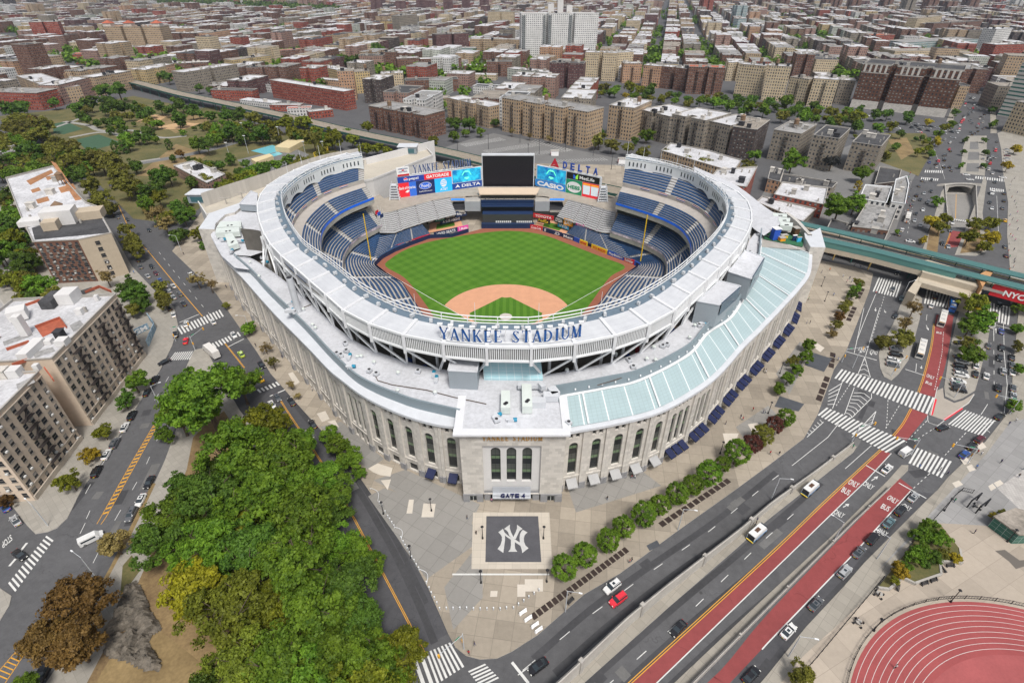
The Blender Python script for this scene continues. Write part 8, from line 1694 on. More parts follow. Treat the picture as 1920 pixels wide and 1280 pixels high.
for lab,x0,y0,x1,y1,z0,h,m in(('orange shop sign band',1612,372,1641,375,5.2,1.6,'or_'),('red shop sign band',1642,375,1661,380,5.2,1.6,'r')):
 a,b=G(x0,y0+4,z0),G(x1,y1+4,z0); t=thing('shop_sign',lab+' on the white shop row','sign',tuple((a+b)/2)); wallb=MB(); r_=(b-a); n=r_.normalized().cross(Vector((0,0,1))); k=n*.6
 wallb.quad(a+k,b+k,b+k+Vector((0,0,h)),a+k+Vector((0,0,h))); wallb.quad(a,a+k,a+k+Vector((0,0,h)),a+Vector((0,0,h))); wallb.quad(a+k+Vector((0,0,h)),b+k+Vector((0,0,h)),b+Vector((0,0,h)),a+Vector((0,0,h))); wallb.build('sign_box',AD[m],t)
hg=23; gar=thing('parking_garage','long pale parking garage with cars on its open roof, left behind the stadium','garage',(G(560,330,hg).x,G(560,330,hg).y,0))
P=Gs([(372,380),(388,405),(500,385),(700,338),(812,293),(800,280),(770,285),(640,308),(500,342)],hg); Pw=ccw([V(p) for p in P]); mb=MB(); wallring(mb,Pw,0,hg+1,3); mb.build('wall',WM['block'],gar); mb=MB(); mb.tris([[(x,y,hg-.2) for x,y in Pw]]); mb.build('deck',mat('deck_tan',(.47,.43,.36),.85,.12,.05,.6),gar); FOOT.append((Pw,0,400,1))
mb=MB()
for i in range(len(Pw)): a,b=Pw[i],Pw[(i+1)%len(Pw)]; mb.bar((a[0],a[1],hg+.6),(b[0],b[1],hg+.6),.5,1.2)
mb.build('parapet',WM['block'],gar)
a,b=G(692,338,13),G(817,305,13); mb=MB(); z=zof(a,297); mb.quad(a,b,(b.x,b.y,z+1),(a.x,a.y,z)); mb.quad((b.x,b.y+1.2,13),(a.x,a.y+1.2,13),(a.x,a.y+1.2,z),(b.x,b.y+1.2,z+1)); mb.quad((a.x,a.y,z),(b.x,b.y,z+1),(b.x,b.y+1.2,z+1),(a.x,a.y+1.2,z)); mb.quad(b,(b.x,b.y+1.2,13),(b.x,b.y+1.2,z+1),(b.x,b.y,z+1)); mb.build('end_wall',WM['block'],gar)
for lab,px,py in(('stair_house',766,286),('stair_house',383,376)):
 p=G(px,py,hg); mb=MB(); mb.box((p.x,p.y,hg+2.2),(12,8,4.4)); o=mb.build(lab,m_gray,gar); mb=MB(); mb.box((p.x,p.y-4,hg+2),(9,.2,2.6)); mb.build('stair_window',flat('teal_glass',(.05,.13,.15),.1),o); mb=MB(); mb.box((p.x,p.y,hg+4.6),(13,9,.4)); mb.build('stair_roof',m_ledge,o)
for px,py in((640,323),(668,318),(600,335),(540,350),(455,372),(425,382)):
 p=G(px,py,hg); mb=MB(); mb.bar((p.x,p.y,hg),(p.x,p.y,hg+3),.4,.4); mb.bar((p.x-3,p.y,hg+3),(p.x+3,p.y,hg+3),.4,.4); mb.build('deck_gantry',m_conc,gar)
EXC=[[(1380,150),(1600,150),(1790,225),(1800,350),(1380,330)],[(1100,176),(1400,176),(1400,300),(1100,300)],[(-200,700),(-200,225),(60,205),(250,172),(420,205),(640,235),(690,260),(840,262),(930,243),(1100,280),(1250,285),(1500,330),(1700,345),(1760,200),(1920,250),(2300,300),(2300,1400),(-200,1400)],
[(1060,150),(1130,152),(1250,172),(1300,180),(1400,190),(1560,205),(1600,203),(1780,225),(1790,270),(1500,235),(1400,215),(1250,200),(1060,175)],[(1780,260),(1868,260),(1866,190),(1856,110),(1856,40),(1838,40),(1832,110),(1812,190)],
[(-10,50),(45,70),(60,105),(110,112),(200,135),(300,160),(470,195),(640,232),(640,250),(450,215),(250,175),(150,145),(70,125),(25,90),(-10,75)],[(300,4),(430,8),(640,18),(640,32),(420,20),(300,16)]]
def blocked(x,y,rad):
 dpt=depth(x,y,0)
 if dpt<50: return True
 px=960+FPX*x/dpt; up=y*sT-CH*cT; py=640-FPX*up/dpt
 for e in EXC:
  if inpoly(px,py,e): return True
 for P,cx,cy,r_ in FOOT:
  if abs(cx-x)<r_+rad and abs(cy-y)<r_+rad:
   if (cx-x)**2+(cy-y)**2<(rad*.75)**2 or inpoly(x,y,P) : return True
   for vx,vy in P:
    if (vx-x)**2+(vy-y)**2<rad*rad: return True
   n=len(P)
   for i in range(n):
    a,b=P[i],P[(i+1)%n]; L2=(b[0]-a[0])**2+(b[1]-a[1])**2; tt=max(0,min(1,((x-a[0])*(b[0]-a[0])+(y-a[1])*(b[1]-a[1]))/(L2+1e-9)));
    if (a[0]+(b[0]-a[0])*tt-x)**2+(a[1]+(b[1]-a[1])*tt-y)**2<rad*rad*.8: return True
 return False
KEYS=['brown']*9+['maroon']*3+['tan']*5+['cream']*4+['grey']*4+['pink']*4+['white']*3+['red']*3+['dark']*2+['yellow']*1+['orange']*2+['mint']*1
rg=random.Random(11); cand=[]; GAPS=[]
def lx0(u,v,w_): a,b=u+11,v+w_/2; return a*ca-b*sa,a*sa+b*ca
AN=R(-14); ca,sa=math.cos(AN),math.sin(AN)
bx=-60
for iu in range(-46,47):
 for iv in range(4,46):
  u0=iu*88; v0=iv*125
  for row in(0,1):
   u=u0+(0 if row==0 else 34); v=v0; hb_=rg.choice([16,18,20,21,22,23,25]); pal=[rg.choice(KEYS) for _ in range(3)]
   while v<v0+104:
    w_=rg.uniform(20,50)
    if rg.random()<.13: GAPS.append((lx0(u,v,w_),w_)); v+=w_; continue
    dp=rg.uniform(20,31)
    lx,ly=u+dp/2,v+w_/2; x,y=lx*ca-ly*sa,lx*sa+ly*ca; v+=w_+rg.choice([0,0,.6,3])
    if y<380 or y>3900: continue
    dpt=depth(x,y,0);
    if abs(x)>dpt*1.22+60: continue
    rr=rg.random(); h=hb_+rg.uniform(-1,1) if rr<.8 else rg.uniform(6,11) if rr<.93 else rg.uniform(26,33) if rr<.993 else rg.uniform(34,46)
    cand.append((dpt,x,y,dp,w_,h,rg.choice(pal) if rg.random()<.75 else rg.choice(KEYS),rg.choice('wwwwwwgggdt'),AN))
for px,py,n,k in((700,26,3,'maroon'),(745,28,3,'maroon'),(800,26,3,'maroon'),(850,28,3,'maroon'),(900,24,3,'maroon'),(950,28,2,'maroon'),(1060,18,2,'brown'),(1455,16,3,'brown'),(1490,18,3,'brown'),(1530,18,3,'brown'),(1570,22,3,'brown'),(1620,26,3,'brown'),(1665,20,3,'brown'),(1720,28,3,'grey'),(1760,30,3,'brown'),(1820,25,3,'brown'),(30,20,3,'dark'),(75,15,2,'grey'),(150,16,1,'dark'),(215,12,2,'grey'),(20,60,2,'cream'),(45,72,2,'white'),(280,40,1,'cream'),(590,16,2,'pink'),(1320,30,2,'red'),(1390,44,1,'glass'),(1240,20,2,'glass'),(1100,22,1,'orange')):
 for j in range(n):
  p=G(px+(j-n/2)*17,py+abs(j-1)*1.5); cand.append((depth(*p),p.x,p.y,rg.uniform(26,36),rg.uniform(30,44),rg.uniform(42,58),k,'gdt'[j%3],AN+.3))
cand.sort(key=lambda c:c[0])
NEARN=150; made=0; farmb={}
HASH={}
def hb(x,y): return (int(x//60),int(y//60))
near=[]
for c in cand:
 dpt,x,y,dp,w_,h,wk,rk,an=c
 tower=h>41
 if blocked(x,y,min(dp,w_)*.58) and not(tower and y>1500): continue
 ok=True
 ix,iy=hb(x,y)
 for a in(-1,0,1):
  for b in(-1,0,1):
   for q in HASH.get((ix+a,iy+b),()):
    if (q[0]-x)**2+(q[1]-y)**2<((q[2]+min(dp,w_))*.46)**2: ok=False
 if not ok: continue
 HASH.setdefault((ix,iy),[]).append((x,y,min(dp,w_)))
 c_,s_=math.cos(an),math.sin(an); P=[(x+a*c_-b*s_,y+a*s_+b*c_) for a,b in(((-dp/2,-w_/2),(dp/2,-w_/2),(dp/2,w_/2),(-dp/2,w_/2)) if w_<28 else ((-dp/2,-w_/2),(-2.5,-w_/2),(-2.5,-w_/2+6),(2.5,-w_/2+6),(2.5,-w_/2),(dp/2,-w_/2),(dp/2,-3),(dp/2-6,-3),(dp/2-6,3),(dp/2,3),(dp/2,w_/2),(-dp/2,w_/2),(-dp/2,3),(-dp/2+6,3),(-dp/2+6,-3),(-dp/2,-3)))]
 if made<NEARN: near.append((P,h,wk,rk,x,y)); made+=1
 else:
  mb=farmb.setdefault('all',MB()); mi=LK.index(wk) if False else 0
  farmb.setdefault(('w',wk),MB()); wallring(farmb[('w',wk)],ccw(P),0,h,BRK[wk][1] if wk in BRK else 1.6,random.randint(0,60)); farmb.setdefault(('r',rk),MB()).quad(*[(px,py,h) for px,py in ccw(P)])
  if dpt<2200 and rg.random()<.9:
   bxm=farmb.setdefault(('b',0),MB()); bxm.box((x+rg.uniform(-4,4),y+rg.uniform(-4,4),h+1.2),(rg.uniform(2,5),rg.uniform(2,4),2.4),0,an)
allm=MB(); mats_=[]
for k,mb in farmb.items():
 if k=='all' or not mb.f: continue
 mats_.append(WM[k[1]] if k[0]=='w' else RFM[k[1]] if k[0]=='r' else m_conc); mi=len(mats_)-1; off=len(allm.v); allm.v+=mb.v; allm.f+=[tuple(i+off for i in f) for f in mb.f]; allm.m+=[mi]*len(mb.f); allm.uv+=mb.uv
struct(allm,'distant_city_rows',mats_,'stuff')
LMK=[('the white tower',1048,70),('the hotel',1680,165),('the grey windowless tower',768,50),('the turreted tan block',262,75),('the red slab housing',580,180),('the yellow corner block',682,155),('the glass courthouse',1755,90),('the railway bend',60,100),('the long stepped tan block',1020,225),('the church hall',40,190),('the green-edged store',1480,72),('the striped office',1890,170),('the maroon tower block',1060,140),('the boulevard tree belt',1300,190),('the dark red hall',190,110),('the cream institute',605,100)]
used={}
def pxof(x,y,z=0):
 dpt=depth(x,y,z); return 960+FPX*x/dpt,640-FPX*(y*sT+(z-CH)*cT)/dpt
SZ=lambda h:'low' if h<11.5 else 'tall' if h>22 else 'mid-height'
info=[]
for P,h,wk,rk,x,y in near:
 px,py=pxof(x,y,h); b=min(LMK,key=lambda l:(l[1]-px)**2+((l[2]-py)*2.2)**2); dx,dy=px-b[1],py-b[2]
 side=('left of' if dx<0 else 'right of') if abs(dx)>abs(dy)*1.8 else ('beyond' if dy<0 else 'in front of'); info.append((CN[wk]+' '+SZ(h)+' block '+side+' '+b[0],px))
for (P,h,wk,rk,x,y),(k,px) in zip(near,info):
 same=sorted(q for kk,q in info if kk==k); i=same.index(px); lab=k if len(same)==1 else k+', %s from the left'%ordw(i)
 building(lab,P,h,wk,rk,'city blocks beyond the stadium',0,1,0)
def leafmass(spots,ls,n,seed):
 r=random.Random(seed); V=[];F=[]
 for x,y,rad in spots:
  for k in range(n):
   q=Vector((r.gauss(0,1),r.gauss(0,1),r.gauss(0,1))).normalized()*rad*r.random()**.4; p=Vector((x,y,rad*1.1))+q; nn=(q.normalized()+Vector((0,0,.6))+Vector((r.gauss(0,.5),r.gauss(0,.5),r.gauss(0,.5)))).normalized(); a=nn.orthogonal().normalized(); b=nn.cross(a); s=rad*ls*r.uniform(.7,1.3); i=len(V); V+=[tuple(p+a*s),tuple(p+b*s),tuple(p-a*s),tuple(p-b*s)]; F.append((i,i+1,i+2,i+3))
 m_=MB(); m_.v=V; m_.f=F; m_.m=[0]*len(F); m_.uv=[None]*len(F); return m_
sp=[]
for i in range(1500):
 px=rg.uniform(0,1920); py=rg.uniform(8,150); p=G(px,py)
 if blocked(p.x,p.y,5): continue
 if any((q[0]-p.x)**2+(q[1]-p.y)**2<(q[2]*.45)**2 for a in(-1,0,1) for b in(-1,0,1) for q in HASH.get((hb(p.x,p.y)[0]+a,hb(p.x,p.y)[1]+b),())): continue
 for j in range(rg.randint(2,5)): sp.append((p.x+rg.uniform(-14,14),p.y+rg.uniform(-14,14),rg.uniform(4,8)))
for (x,y),w_ in GAPS:
 if y<420 or y>3000 or abs(x)>depth(x,y,0)*1.02 or blocked(x,y,9): continue
 for j in range(4): sp.append((x+rg.uniform(-9,9),y+rg.uniform(-w_/2,w_/2),rg.uniform(4,8)))
o=leafmass(sp,.34,30,3); struct(o,'distant_street_trees',LEAF['G'],'stuff')
sp=[]
for i in range(420):
 t=rg.random(); p=G(300+t*350+rg.uniform(-6,6),7+t*16+rg.uniform(-4,8)); sp.append((p.x,p.y,rg.uniform(7,12)))
for i in range(120):
 p=G(rg.uniform(1560,1720),rg.uniform(28,52)); sp.append((p.x,p.y,rg.uniform(5,9)))
o=leafmass(sp,.3,40,5); struct(o,'distant_woods',LEAF['DG'],'stuff')
# =====================================================================  STREET FURNITURE, RAILWAY, PEOPLE
m_grn=mat('rail_green',(.03,.10,.085),.6,.2); m_tealr=mat('station_teal',(.062,.16,.155),.55,.12,.3,2); m_beige=mat('station_beige',(.48,.42,.33),.7,.12); m_blk=flat('iron_black',(.015,.015,.018),.5); m_galv=mat('galvanised',(.48,.50,.52),.4,.1); m_amb=flat('signal_amber',(.75,.38,.03),.4)
def ribb(mb,P,w0,w1,z0,z1=None,m=0):
 z1=z0 if z1 is None else z1; A=offset(P,w0);Bq=offset(P,w1)
 for i in range(len(P)-1): mb.quad((A[i].x,A[i].y,z0),(A[i+1].x,A[i+1].y,z0),(Bq[i+1].x,Bq[i+1].y,z1),(Bq[i].x,Bq[i].y,z1),m=m)
path=cat(Gs([(-25,62),(20,70),(50,80),(69,89),(71,98),(55,106),(62,116),(100,123),(170,136),(257,155),(333,175),(400,189),(467,203),(550,221),(633,241),(700,256),(773,271),(850,288),(907,302),(960,316),(1230,374),(1506,433),(1720,487),(1920,540),(2050,572)],8),150)
t=thing('elevated_railway','elevated railway viaduct on green steel columns curving behind the stadium','railway',tuple(path[70]))
mb=MB(); ribb(mb,path,-6.5,6.5,8); mb.build('deck',mat('track_bed',(.30,.25,.195),.9,.25,.2,2),t); mb=MB(); ribb(mb,path,-6.6,-6.6,6.9,8.7); ribb(mb,path,6.6,6.6,6.9,8.7); mb.build('girder',m_grn,t)
mb=MB()
for c in(-4.2,0,4.2):
 for e in(-.75,.75): ribb(mb,path,c+e-.22,c+e+.22,8.15)
mb.build('rails',mat('rail_pale',(.42,.38,.31),.5,.15),t); mb=MB()
for c in(-6.2,-2.1,2.1,6.2): ribb(mb,path,c-.3,c+.3,8.1)
mb.build('timber_walkway',mat('timber_grey',(.46,.40,.32),.9,.2),t)
for i in range(8,146,2):
 if 103<i<122: continue
 p=path[i]; q=path[i+1]-path[i]; n=Vector((-q.y,q.x,0)).normalized()*5.6; mb=MB()
 for s in(-1,1): mb.bar((p.x+n.x*s,p.y+n.y*s,0),(p.x+n.x*s,p.y+n.y*s,7),.5,.5)
 mb.bar(p-n+Vector((0,0,-1.4)),p+n+Vector((0,0,-1.4)),.5,.9); mb.build('column_bent',m_grn,t)
def canopy(name,lab,L,z,w,extra=None):
 P=cat(Gs(L,z),24); t=thing(name,lab,'station',tuple(P[12])); mb=MB(); ribb(mb,P,-w,0,z-.5,z); ribb(mb,P,0,w,z,z-.5); mb.build('roof',m_tealr,t); mb=MB(); ribb(mb,P,w,w,z-1,z-.5); mb.build('fascia',m_tealr,t)
 mb=MB(); ribb(mb,P,-w*.8,w*.8,9.2); ribb(mb,P,w*.8,w*.8,8,9.2); mb.build('platform',m_conc,t); mb=MB(); ribb(mb,P,-w*.85,-w*.62,9.25) ; mb.build('platform_edge',YL if not extra else m_amb,t)
 for i in range(0,24,2): mb=MB(); mb.bar((P[i].x,P[i].y,9.2),(P[i].x,P[i].y,z-.3),.25,.25); mb.build('canopy_post',m_grn,t)
 return t,P
canopy('station_canopy','far teal platform canopy of the elevated station',[(1500,416),(1600,438),(1720,466),(1920,515),(2040,545)],13,2.8,1)
t,P=canopy('station_canopy','near teal platform canopy of the elevated station above beige girders',[(1543,446),(1640,467),(1724,488),(1920,536),(2040,566)],13,2.8)
mb=MB(); Q=P[:14]; ribb(mb,Q,2.9,2.9,7.2,9.6); mb.build('beige_girder',m_beige,t); mb=MB(); ribb(mb,Q,2.7,2.7,9.6,12); mb.build('screen_wall',panelglass('screen_teal',(.03,.13,.13),3,2.6,(.10,.24,.22),.08,.4),t)
for px,py in((1561,487),(1627,505)): p=G(px,py); mb=MB(); mb.bar(p,(p.x+.5,p.y,7.5),.5,.5); mb.build('yellow_leg',mat('leg_yellow',(.52,.36,.12)),t)
st=thing('station_house','beige concrete station house bridging the road under the tracks','station',tuple(G(1770,530,6)))
def deckbox(L,z0,z1,m,nm,par):
 mb=MB(); mb.prism([V(p) for p in Gs(L,z1)],z0,z1,0,0,True,True); return mb.build(nm,m,par)
deckbox([(1722,490),(1740,487),(1842,517),(1834,538),(1730,510)],5.6,9.8,m_beige,'upper_hall',st); deckbox([(1727,512),(1832,540),(1822,556),(1722,528)],5.0,7.2,m_beige,'lower_hall',st); deckbox([(1702,545),(1727,512),(1735,520),(1716,552)],0,7.0,m_beige,'stair_block',st); deckbox([(1806,556),(1826,538),(1842,545),(1830,562)],0,7.0,m_beige,'stair_block',st)
a,b=G(1736,507,8),G(1832,535,8)
for k in range(7):
 c=a.lerp(b,(k+.5)/7); d=(b-a).normalized(); mb=MB(); mb.box((c.x,c.y-.3,7.9),((b-a).length/9,.3,1.7),0,math.atan2(d.y,d.x)); mb.build('window',flat('pane_teal',(.04,.10,.10),.2),st); mb=MB(); mb.box((c.x,c.y+.5,9.85),((b-a).length/9,1.3,.1),0,math.atan2(d.y,d.x)); mb.build('skylight',flat('pane_teal',(.04,.10,.10),.2),st)
deckbox([(1833,516),(1857,503),(1862,510),(1842,538)],7,11.5,mat('stair_orange',(.50,.27,.12),.7,.15),'stair_roof',st)
bb=thing('billboard','red billboard with white city initials under the station tracks','billboard',tuple(G(1890,560,6))); o=wallboard(1853,552,1940,576,6.2,5.2,adc[1],'NYC',WH,'panel',(.45,.5),.03,bb)
def wallrun(name,lab,L,H,w,m,pil=0):
 P=resample(Gs(L),60); Hh=[H[min(len(H)-2,int(i/59*(len(H)-1)))]*(1-(i/59*(len(H)-1))%1)+H[min(len(H)-1,int(i/59*(len(H)-1))+1)]*((i/59*(len(H)-1))%1) for i in range(60)]
 t=thing(name,lab,'wall',tuple(P[30])); A=offset(P,w/2);Bq=offset(P,-w/2); mb=MB()
 for i in range(59):
  for S in(A,Bq): mb.quad((S[i].x,S[i].y,0),(S[i+1].x,S[i+1].y,0),(S[i+1].x,S[i+1].y,Hh[i+1]),(S[i].x,S[i].y,Hh[i]))
  mb.quad((A[i].x,A[i].y,Hh[i]),(A[i+1].x,A[i+1].y,Hh[i+1]),(Bq[i+1].x,Bq[i+1].y,Hh[i+1]),(Bq[i].x,Bq[i].y,Hh[i]))
 mb.build('panel',m,t); mb=MB()
 for i in range(59): mb.bar((P[i].x,P[i].y,Hh[i]+.35),(P[i+1].x,P[i+1].y,Hh[i+1]+.35),.08,.08)
 mb.build('handrail',m_blk,t)
 for k in range(pil):
  i=int((k+.5)/pil*59); mb=MB(); q=1.0 if w>.45 else .5; mb.box((P[i].x,P[i].y,Hh[i]/2+.2),(q,q,Hh[i]+.4),0,math.atan2(P[i+1].y-P[i].y,P[i+1].x-P[i].x)); mb.build('pillar',m_conc,t)
wallrun('retaining_wall','pale concrete retaining wall with pillars left of the middle road',[(680,1640),(1020,1320),(1061,1283),(1176,1173),(1247,1114),(1385,1003),(1440,955),(1560,862),(1597,834)],[4.8,4.8,4.7,4.6,4.2,3.3,2.8,1.4,.9],.5,mat('wall_pale',(.42,.40,.365),.85,.18,.25,2),8)
wallrun('parapet_wall','low concrete parapet between the median and the lower red lane',[(900,1680),(1250,1335),(1300,1282),(1440,1140),(1560,1019),(1600,979),(1666,917)],[1.9,1.9,1.8,1.6,1.4,1.1,.9],.4,m_conc,7)
def fence(lab,L,h,n,name='fence',arc=None):
 P=arc or resample(Gs(L),n); t=thing(name,lab,'fence',tuple(P[n//2])); mb=MB()
 for z in(.15,h):
  for a,b in zip(P,P[1:]): mb.bar(a+Vector((0,0,z+.17)),b+Vector((0,0,z+.17)),.07,.09)
 for a,b in zip(P,P[1:]):
  for f in(.2,.4,.6,.8): q=a.lerp(b,f); mb.bar(q+Vector((0,0,.2)),q+Vector((0,0,h+.17)),.04,.04)
 mb.build('rails',m_blk,t)
 for p in P: mb=MB(); mb.bar(p,p+Vector((0,0,h+.35)),.12,.12); mb.build('post',m_blk,t)
fence('black railing beside the pavement above the track',[(1470,1300),(1527,1238),(1654,1086)],1.2,22); fence('black railing beside the steps at the square',[(1749,976),(1800,920),(1822,925)],1.3,9)
fence('low black fence curving round the red running track',None,1.1,40,'track_fence',[Vector((tx+(tr_+.7)*math.cos(a),ty+(tr_+.7)*math.sin(a),.15)) for a in [R(215-i*4.2) for i in range(40)]])
pw_=Gs([(1644,1104),(1665,1107),(1690,1085),(1713,1096),(1762,1079),(1759,1054),(1801,1058),(1797,1032),(1760,985),(1738,985)],0); t=thing('planter','zigzag concrete planter full of shrubs beside the track','planter',tuple(pw_[4])); mb=MB()
for a,b in zip(pw_[:8],pw_[1:8]): mb.bar(a+Vector((0,0,.5)),b+Vector((0,0,.5)),.5,1.0)
mb.build('wall',m_conc,t); mb=MB(); mb.tris([[(p.x,p.y,.8) for p in pw_]]); mb.build('soil',m_lawn,t)
def protoset(fn,L,labels,group,cat_):
 o0=None
 for i,(p,rz,lab) in enumerate(zip(L,[l[2] if len(l)>2 else 0 for l in L],labels)):
  o=fn() if i==0 else copy_tree(o0)
  if i==0: o0=o
  o.location=G(p[0],p[1],.16); o.rotation_euler=(0,0,rz); tagset(o,lab,cat_,group)
def simple(name,parts):
 def f():
  t=thing(name,'x','x')
  for pn,mm,fn in parts: mb=MB(); fn(mb); mb.build(pn,mm,t,local=True)
  return t
 return f
def num(lab,L,word): return [lab+', '+ordw(i)+' from the '+word for i in range(len(L))]
def slats(mb):
 for k in range(4): mb.box((0,-.25+k*.16,.48),(2.2,.11,.05))
 for k in range(2): mb.box((0,.36,.66+k*.16),(2.2,.05,.12))
bench=[('slats',flat('slat_dark',(.03,.03,.033)),slats)]+[('leg',m_blk,(lambda mb,x=x: mb.bar((x,-.2,0),(x,.35,.8),.08,.4))) for x in(-.9,.9)]
L=[(1683,1102,.9),(1733,1095,.3),(1750,1089,.3),(1767,1067,1.6),(1781,1062,.0)]; protoset(simple('bench',bench),L,num('black slatted bench against the zigzag planter',L,'left'),'benches against the planter','bench')
L=[(1070,1128,.75)]; protoset(simple('bench',bench),L,['lone grey bench on the pavement below the plaza trees'],None,'bench')
L=[(1647,1115),(1609,1168),(1875,988),(1832,950),(1895,1008)]; protoset(simple('cafe_table',[('table_top',m_conc,lambda mb:mb.tube((0,0,.7),(0,0,.78),.7,n=14)),('pedestal',m_blk,lambda mb:mb.tube((0,0,0),(0,0,.7),.08))]+[('stool',m_blk,(lambda mb,a=a:mb.tube((math.cos(a)*1.1,math.sin(a)*1.1,0),(math.cos(a)*1.1,math.sin(a)*1.1,.45),.22,n=8))) for a in(0,1.57,3.14,4.71)]),L,num('round concrete table with stools on the paved square',L,'left'),'tables on the paved square','table')
def lampf(mb): mb.tube((0,0,0),(0,0,.6),.28,.2,8); mb.tube((0,0,.6),(0,0,4.6),.11,.08,6)
blk=[('post',m_blk,lampf),('lamp_head',m_blk,lambda mb:(mb.tube((0,0,4.6),(0,0,4.9),.12,.42,8),mb.tube((0,0,4.9),(0,0,5.2),.42,.15,8)))]
L=[(719,963),(771,1045),(809,957),(905,1009),(902,1092),(1019,1009),(1025,1090),(1350,850),(1440,775),(1462,700),(1540,537),(1546,565)]; protoset(simple('lamp_post',blk),L,num('short black lamp post on the stadium plaza',L,'left'),'black lamp posts on the plaza','street lamp')
L=[(1770,957),(1638,1182),(1782,1128),(1888,1015)]; protoset(simple('lamp_post',blk),L,num('black lamp post on the paved square by the track',L,'top of the list along the square') if False else ['black lamp post at the railing above the shrub planter','black lamp post at the left bend of the track','black lamp post at the top bend of the track','black lamp post at the glass kiosk'],'black lamps by the track','street lamp')
def cobra(mb): mb.tube((0,0,0),(0,0,8.6),.15,.09,6); mb.tube((0,0,8.5),(2.6,0,9.2),.07,.05,5)
L=[(1060,1146,-.3),(1271,993,-.3),(1478,1230,-.3),(1644,1047,2.5),(1561,1018,2.5),(1446,935,-.3),(181,1083,2.7),(1598,690,.3),(1690,560,.2),(470,625,3.4),(340,470,3.4),(300,760,.4),(90,985,2.6)]; protoset(simple('street_lamp',[('pole',m_galv,cobra),('lamp_head',m_white,lambda mb:mb.box((2.9,0,9.2),(.8,.3,.16)))]),L,num('tall grey street lamp with a bent arm over the road',L,'order of the kerbs going round from the plaza') if False else ['grey arm lamp '+s for s in('on the pavement below the plaza corner','on the pavement by the clipped trees','on the lower right pavement by white car','on the pavement beside the grey saloon','on the median by blue signs','on the pavement below the red trees','by the rust tree at lower left','at the busway stop line','on the tan tree island','under the left facade','at the upper left crossing','on the apartment block kerb','on the lower left corner pavement')],'grey arm street lamps','street lamp')
def mast(mb): mb.tube((0,0,0),(0,0,6.5),.16,.11,6); mb.tube((0,0,6),(6.5,0,6.6),.08,.06,5)
L=[(366,656,1.2),(870,1216,3.9),(1597,828,.3),(1671,705,.6),(1789,745,2.6),(1708,852,3.0),(1578,679,.1),(1814,868,2.9),(1893,776,2.8),(330,640,.6)]; protoset(simple('traffic_signal',[('mast',m_galv,mast),('signal_head',m_amb,lambda mb:mb.box((6.3,0,6.1),(.4,.4,1.1))),('side_signal',m_amb,lambda mb:mb.box((0,-.25,3.2),(.35,.35,1.0))),('street_sign',flat('sign_green',(.02,.25,.12)),lambda mb:mb.box((1.4,0,6.45),(1.2,.05,.35)))]),L,['mast arm traffic signal '+s for s in('at the park tip near the box truck','at the bottom plaza corner','at the end of the retaining wall','on the tan tree island tip','on the parked car island tip','by the white van at the crossing','at the plaza side stop line','beside the dark blue saloon','at the far right kerb crossing','on the left crossing pavement')],'mast arm traffic signals','traffic light')
L=zC_([(825,85),(840,105),(863,145),(880,175),(893,195),(907,217),(922,240),(968,318),(983,345),(996,370),(1010,392),(1025,418),(1040,447),(1055,470),(1070,498),(1085,520),(1137,615),(1155,652),(1170,685),(1190,718),(1207,752),(1225,790),(1270,788),(1315,788),(1360,787),(1405,787),(1450,791),(1495,791),(1540,791),(1583,790),(1628,792),(1670,785)])+z96([(10,785),(43,760),(78,737),(112,712),(147,688),(180,665)])
protoset(simple('bollard',[('post',m_galv,lambda mb:mb.tube((0,0,0),(0,0,.95),.17,.17,10)),('cap',m_white,lambda mb:mb.tube((0,0,.95),(0,0,1.05),.2,.12,10))]),L,num('silver bollard in the line around the plaza tip',L,'upper left end'),'silver bollards around the plaza','bollard')
def jers(mb):
 for z0,z1,w0,w1 in((0,.25,.6,.6),(.25,.5,.6,.3),(.5,1.05,.3,.22)):
  a=[(-1,-w0/2,z0),(1,-w0/2,z0),(1,w0/2,z0),(-1,w0/2,z0)];b=[(-1,-w1/2,z1),(1,-w1/2,z1),(1,w1/2,z1),(-1,w1/2,z1)]
  for i in range(4): mb.quad(a[i],a[(i+1)%4],b[(i+1)%4],b[i])
 mb.quad((-1,-.11,1.05),(1,-.11,1.05),(1,.11,1.05),(-1,.11,1.05))
L=[p+(.6,) for p in z96([(72,812),(107,855),(152,899),(177,930)])]; protoset(simple('concrete_barrier',[('block',WH,jers),('forklift_slot',m_dark,lambda mb:mb.box((0,-.31,.1),(1,.02,.12)))]),L,num('short white barrier on the plaza tip pavement',L,'top'),'white barriers at the plaza tip','barrier')
for k,(a,b) in enumerate((((922,240),(968,318)),((1085,520),(1137,615)),((760,-20),(812,62)))):
 A,Bq=[G(*p,.8) for p in zC_([a,b])]; t=thing('tree_guard','curved white tree guard rail at the left plaza kerb, %s from the bottom'%ordw([1,0,2][k]),'guard rail',tuple(A.lerp(Bq,.5)-Vector((0,0,.65))),'white tree guards'); n=Vector((-(Bq-A).y,(Bq-A).x,0)).normalized(); n=-n if n.x>0 else n
 P=[A.lerp(Bq,i/8)+n*(-1.2*math.sin(math.pi*i/8)) for i in range(9)]; mb=MB()
 for x,y in zip(P,P[1:]): mb.tube(x,y,.07,n=5)
 mb.build('rail',m_white,t)
 for i in(0,4,8): mb=MB(); mb.tube(P[i]-Vector((0,0,.65)),P[i],.06,n=5); mb.build('post',m_white,t)
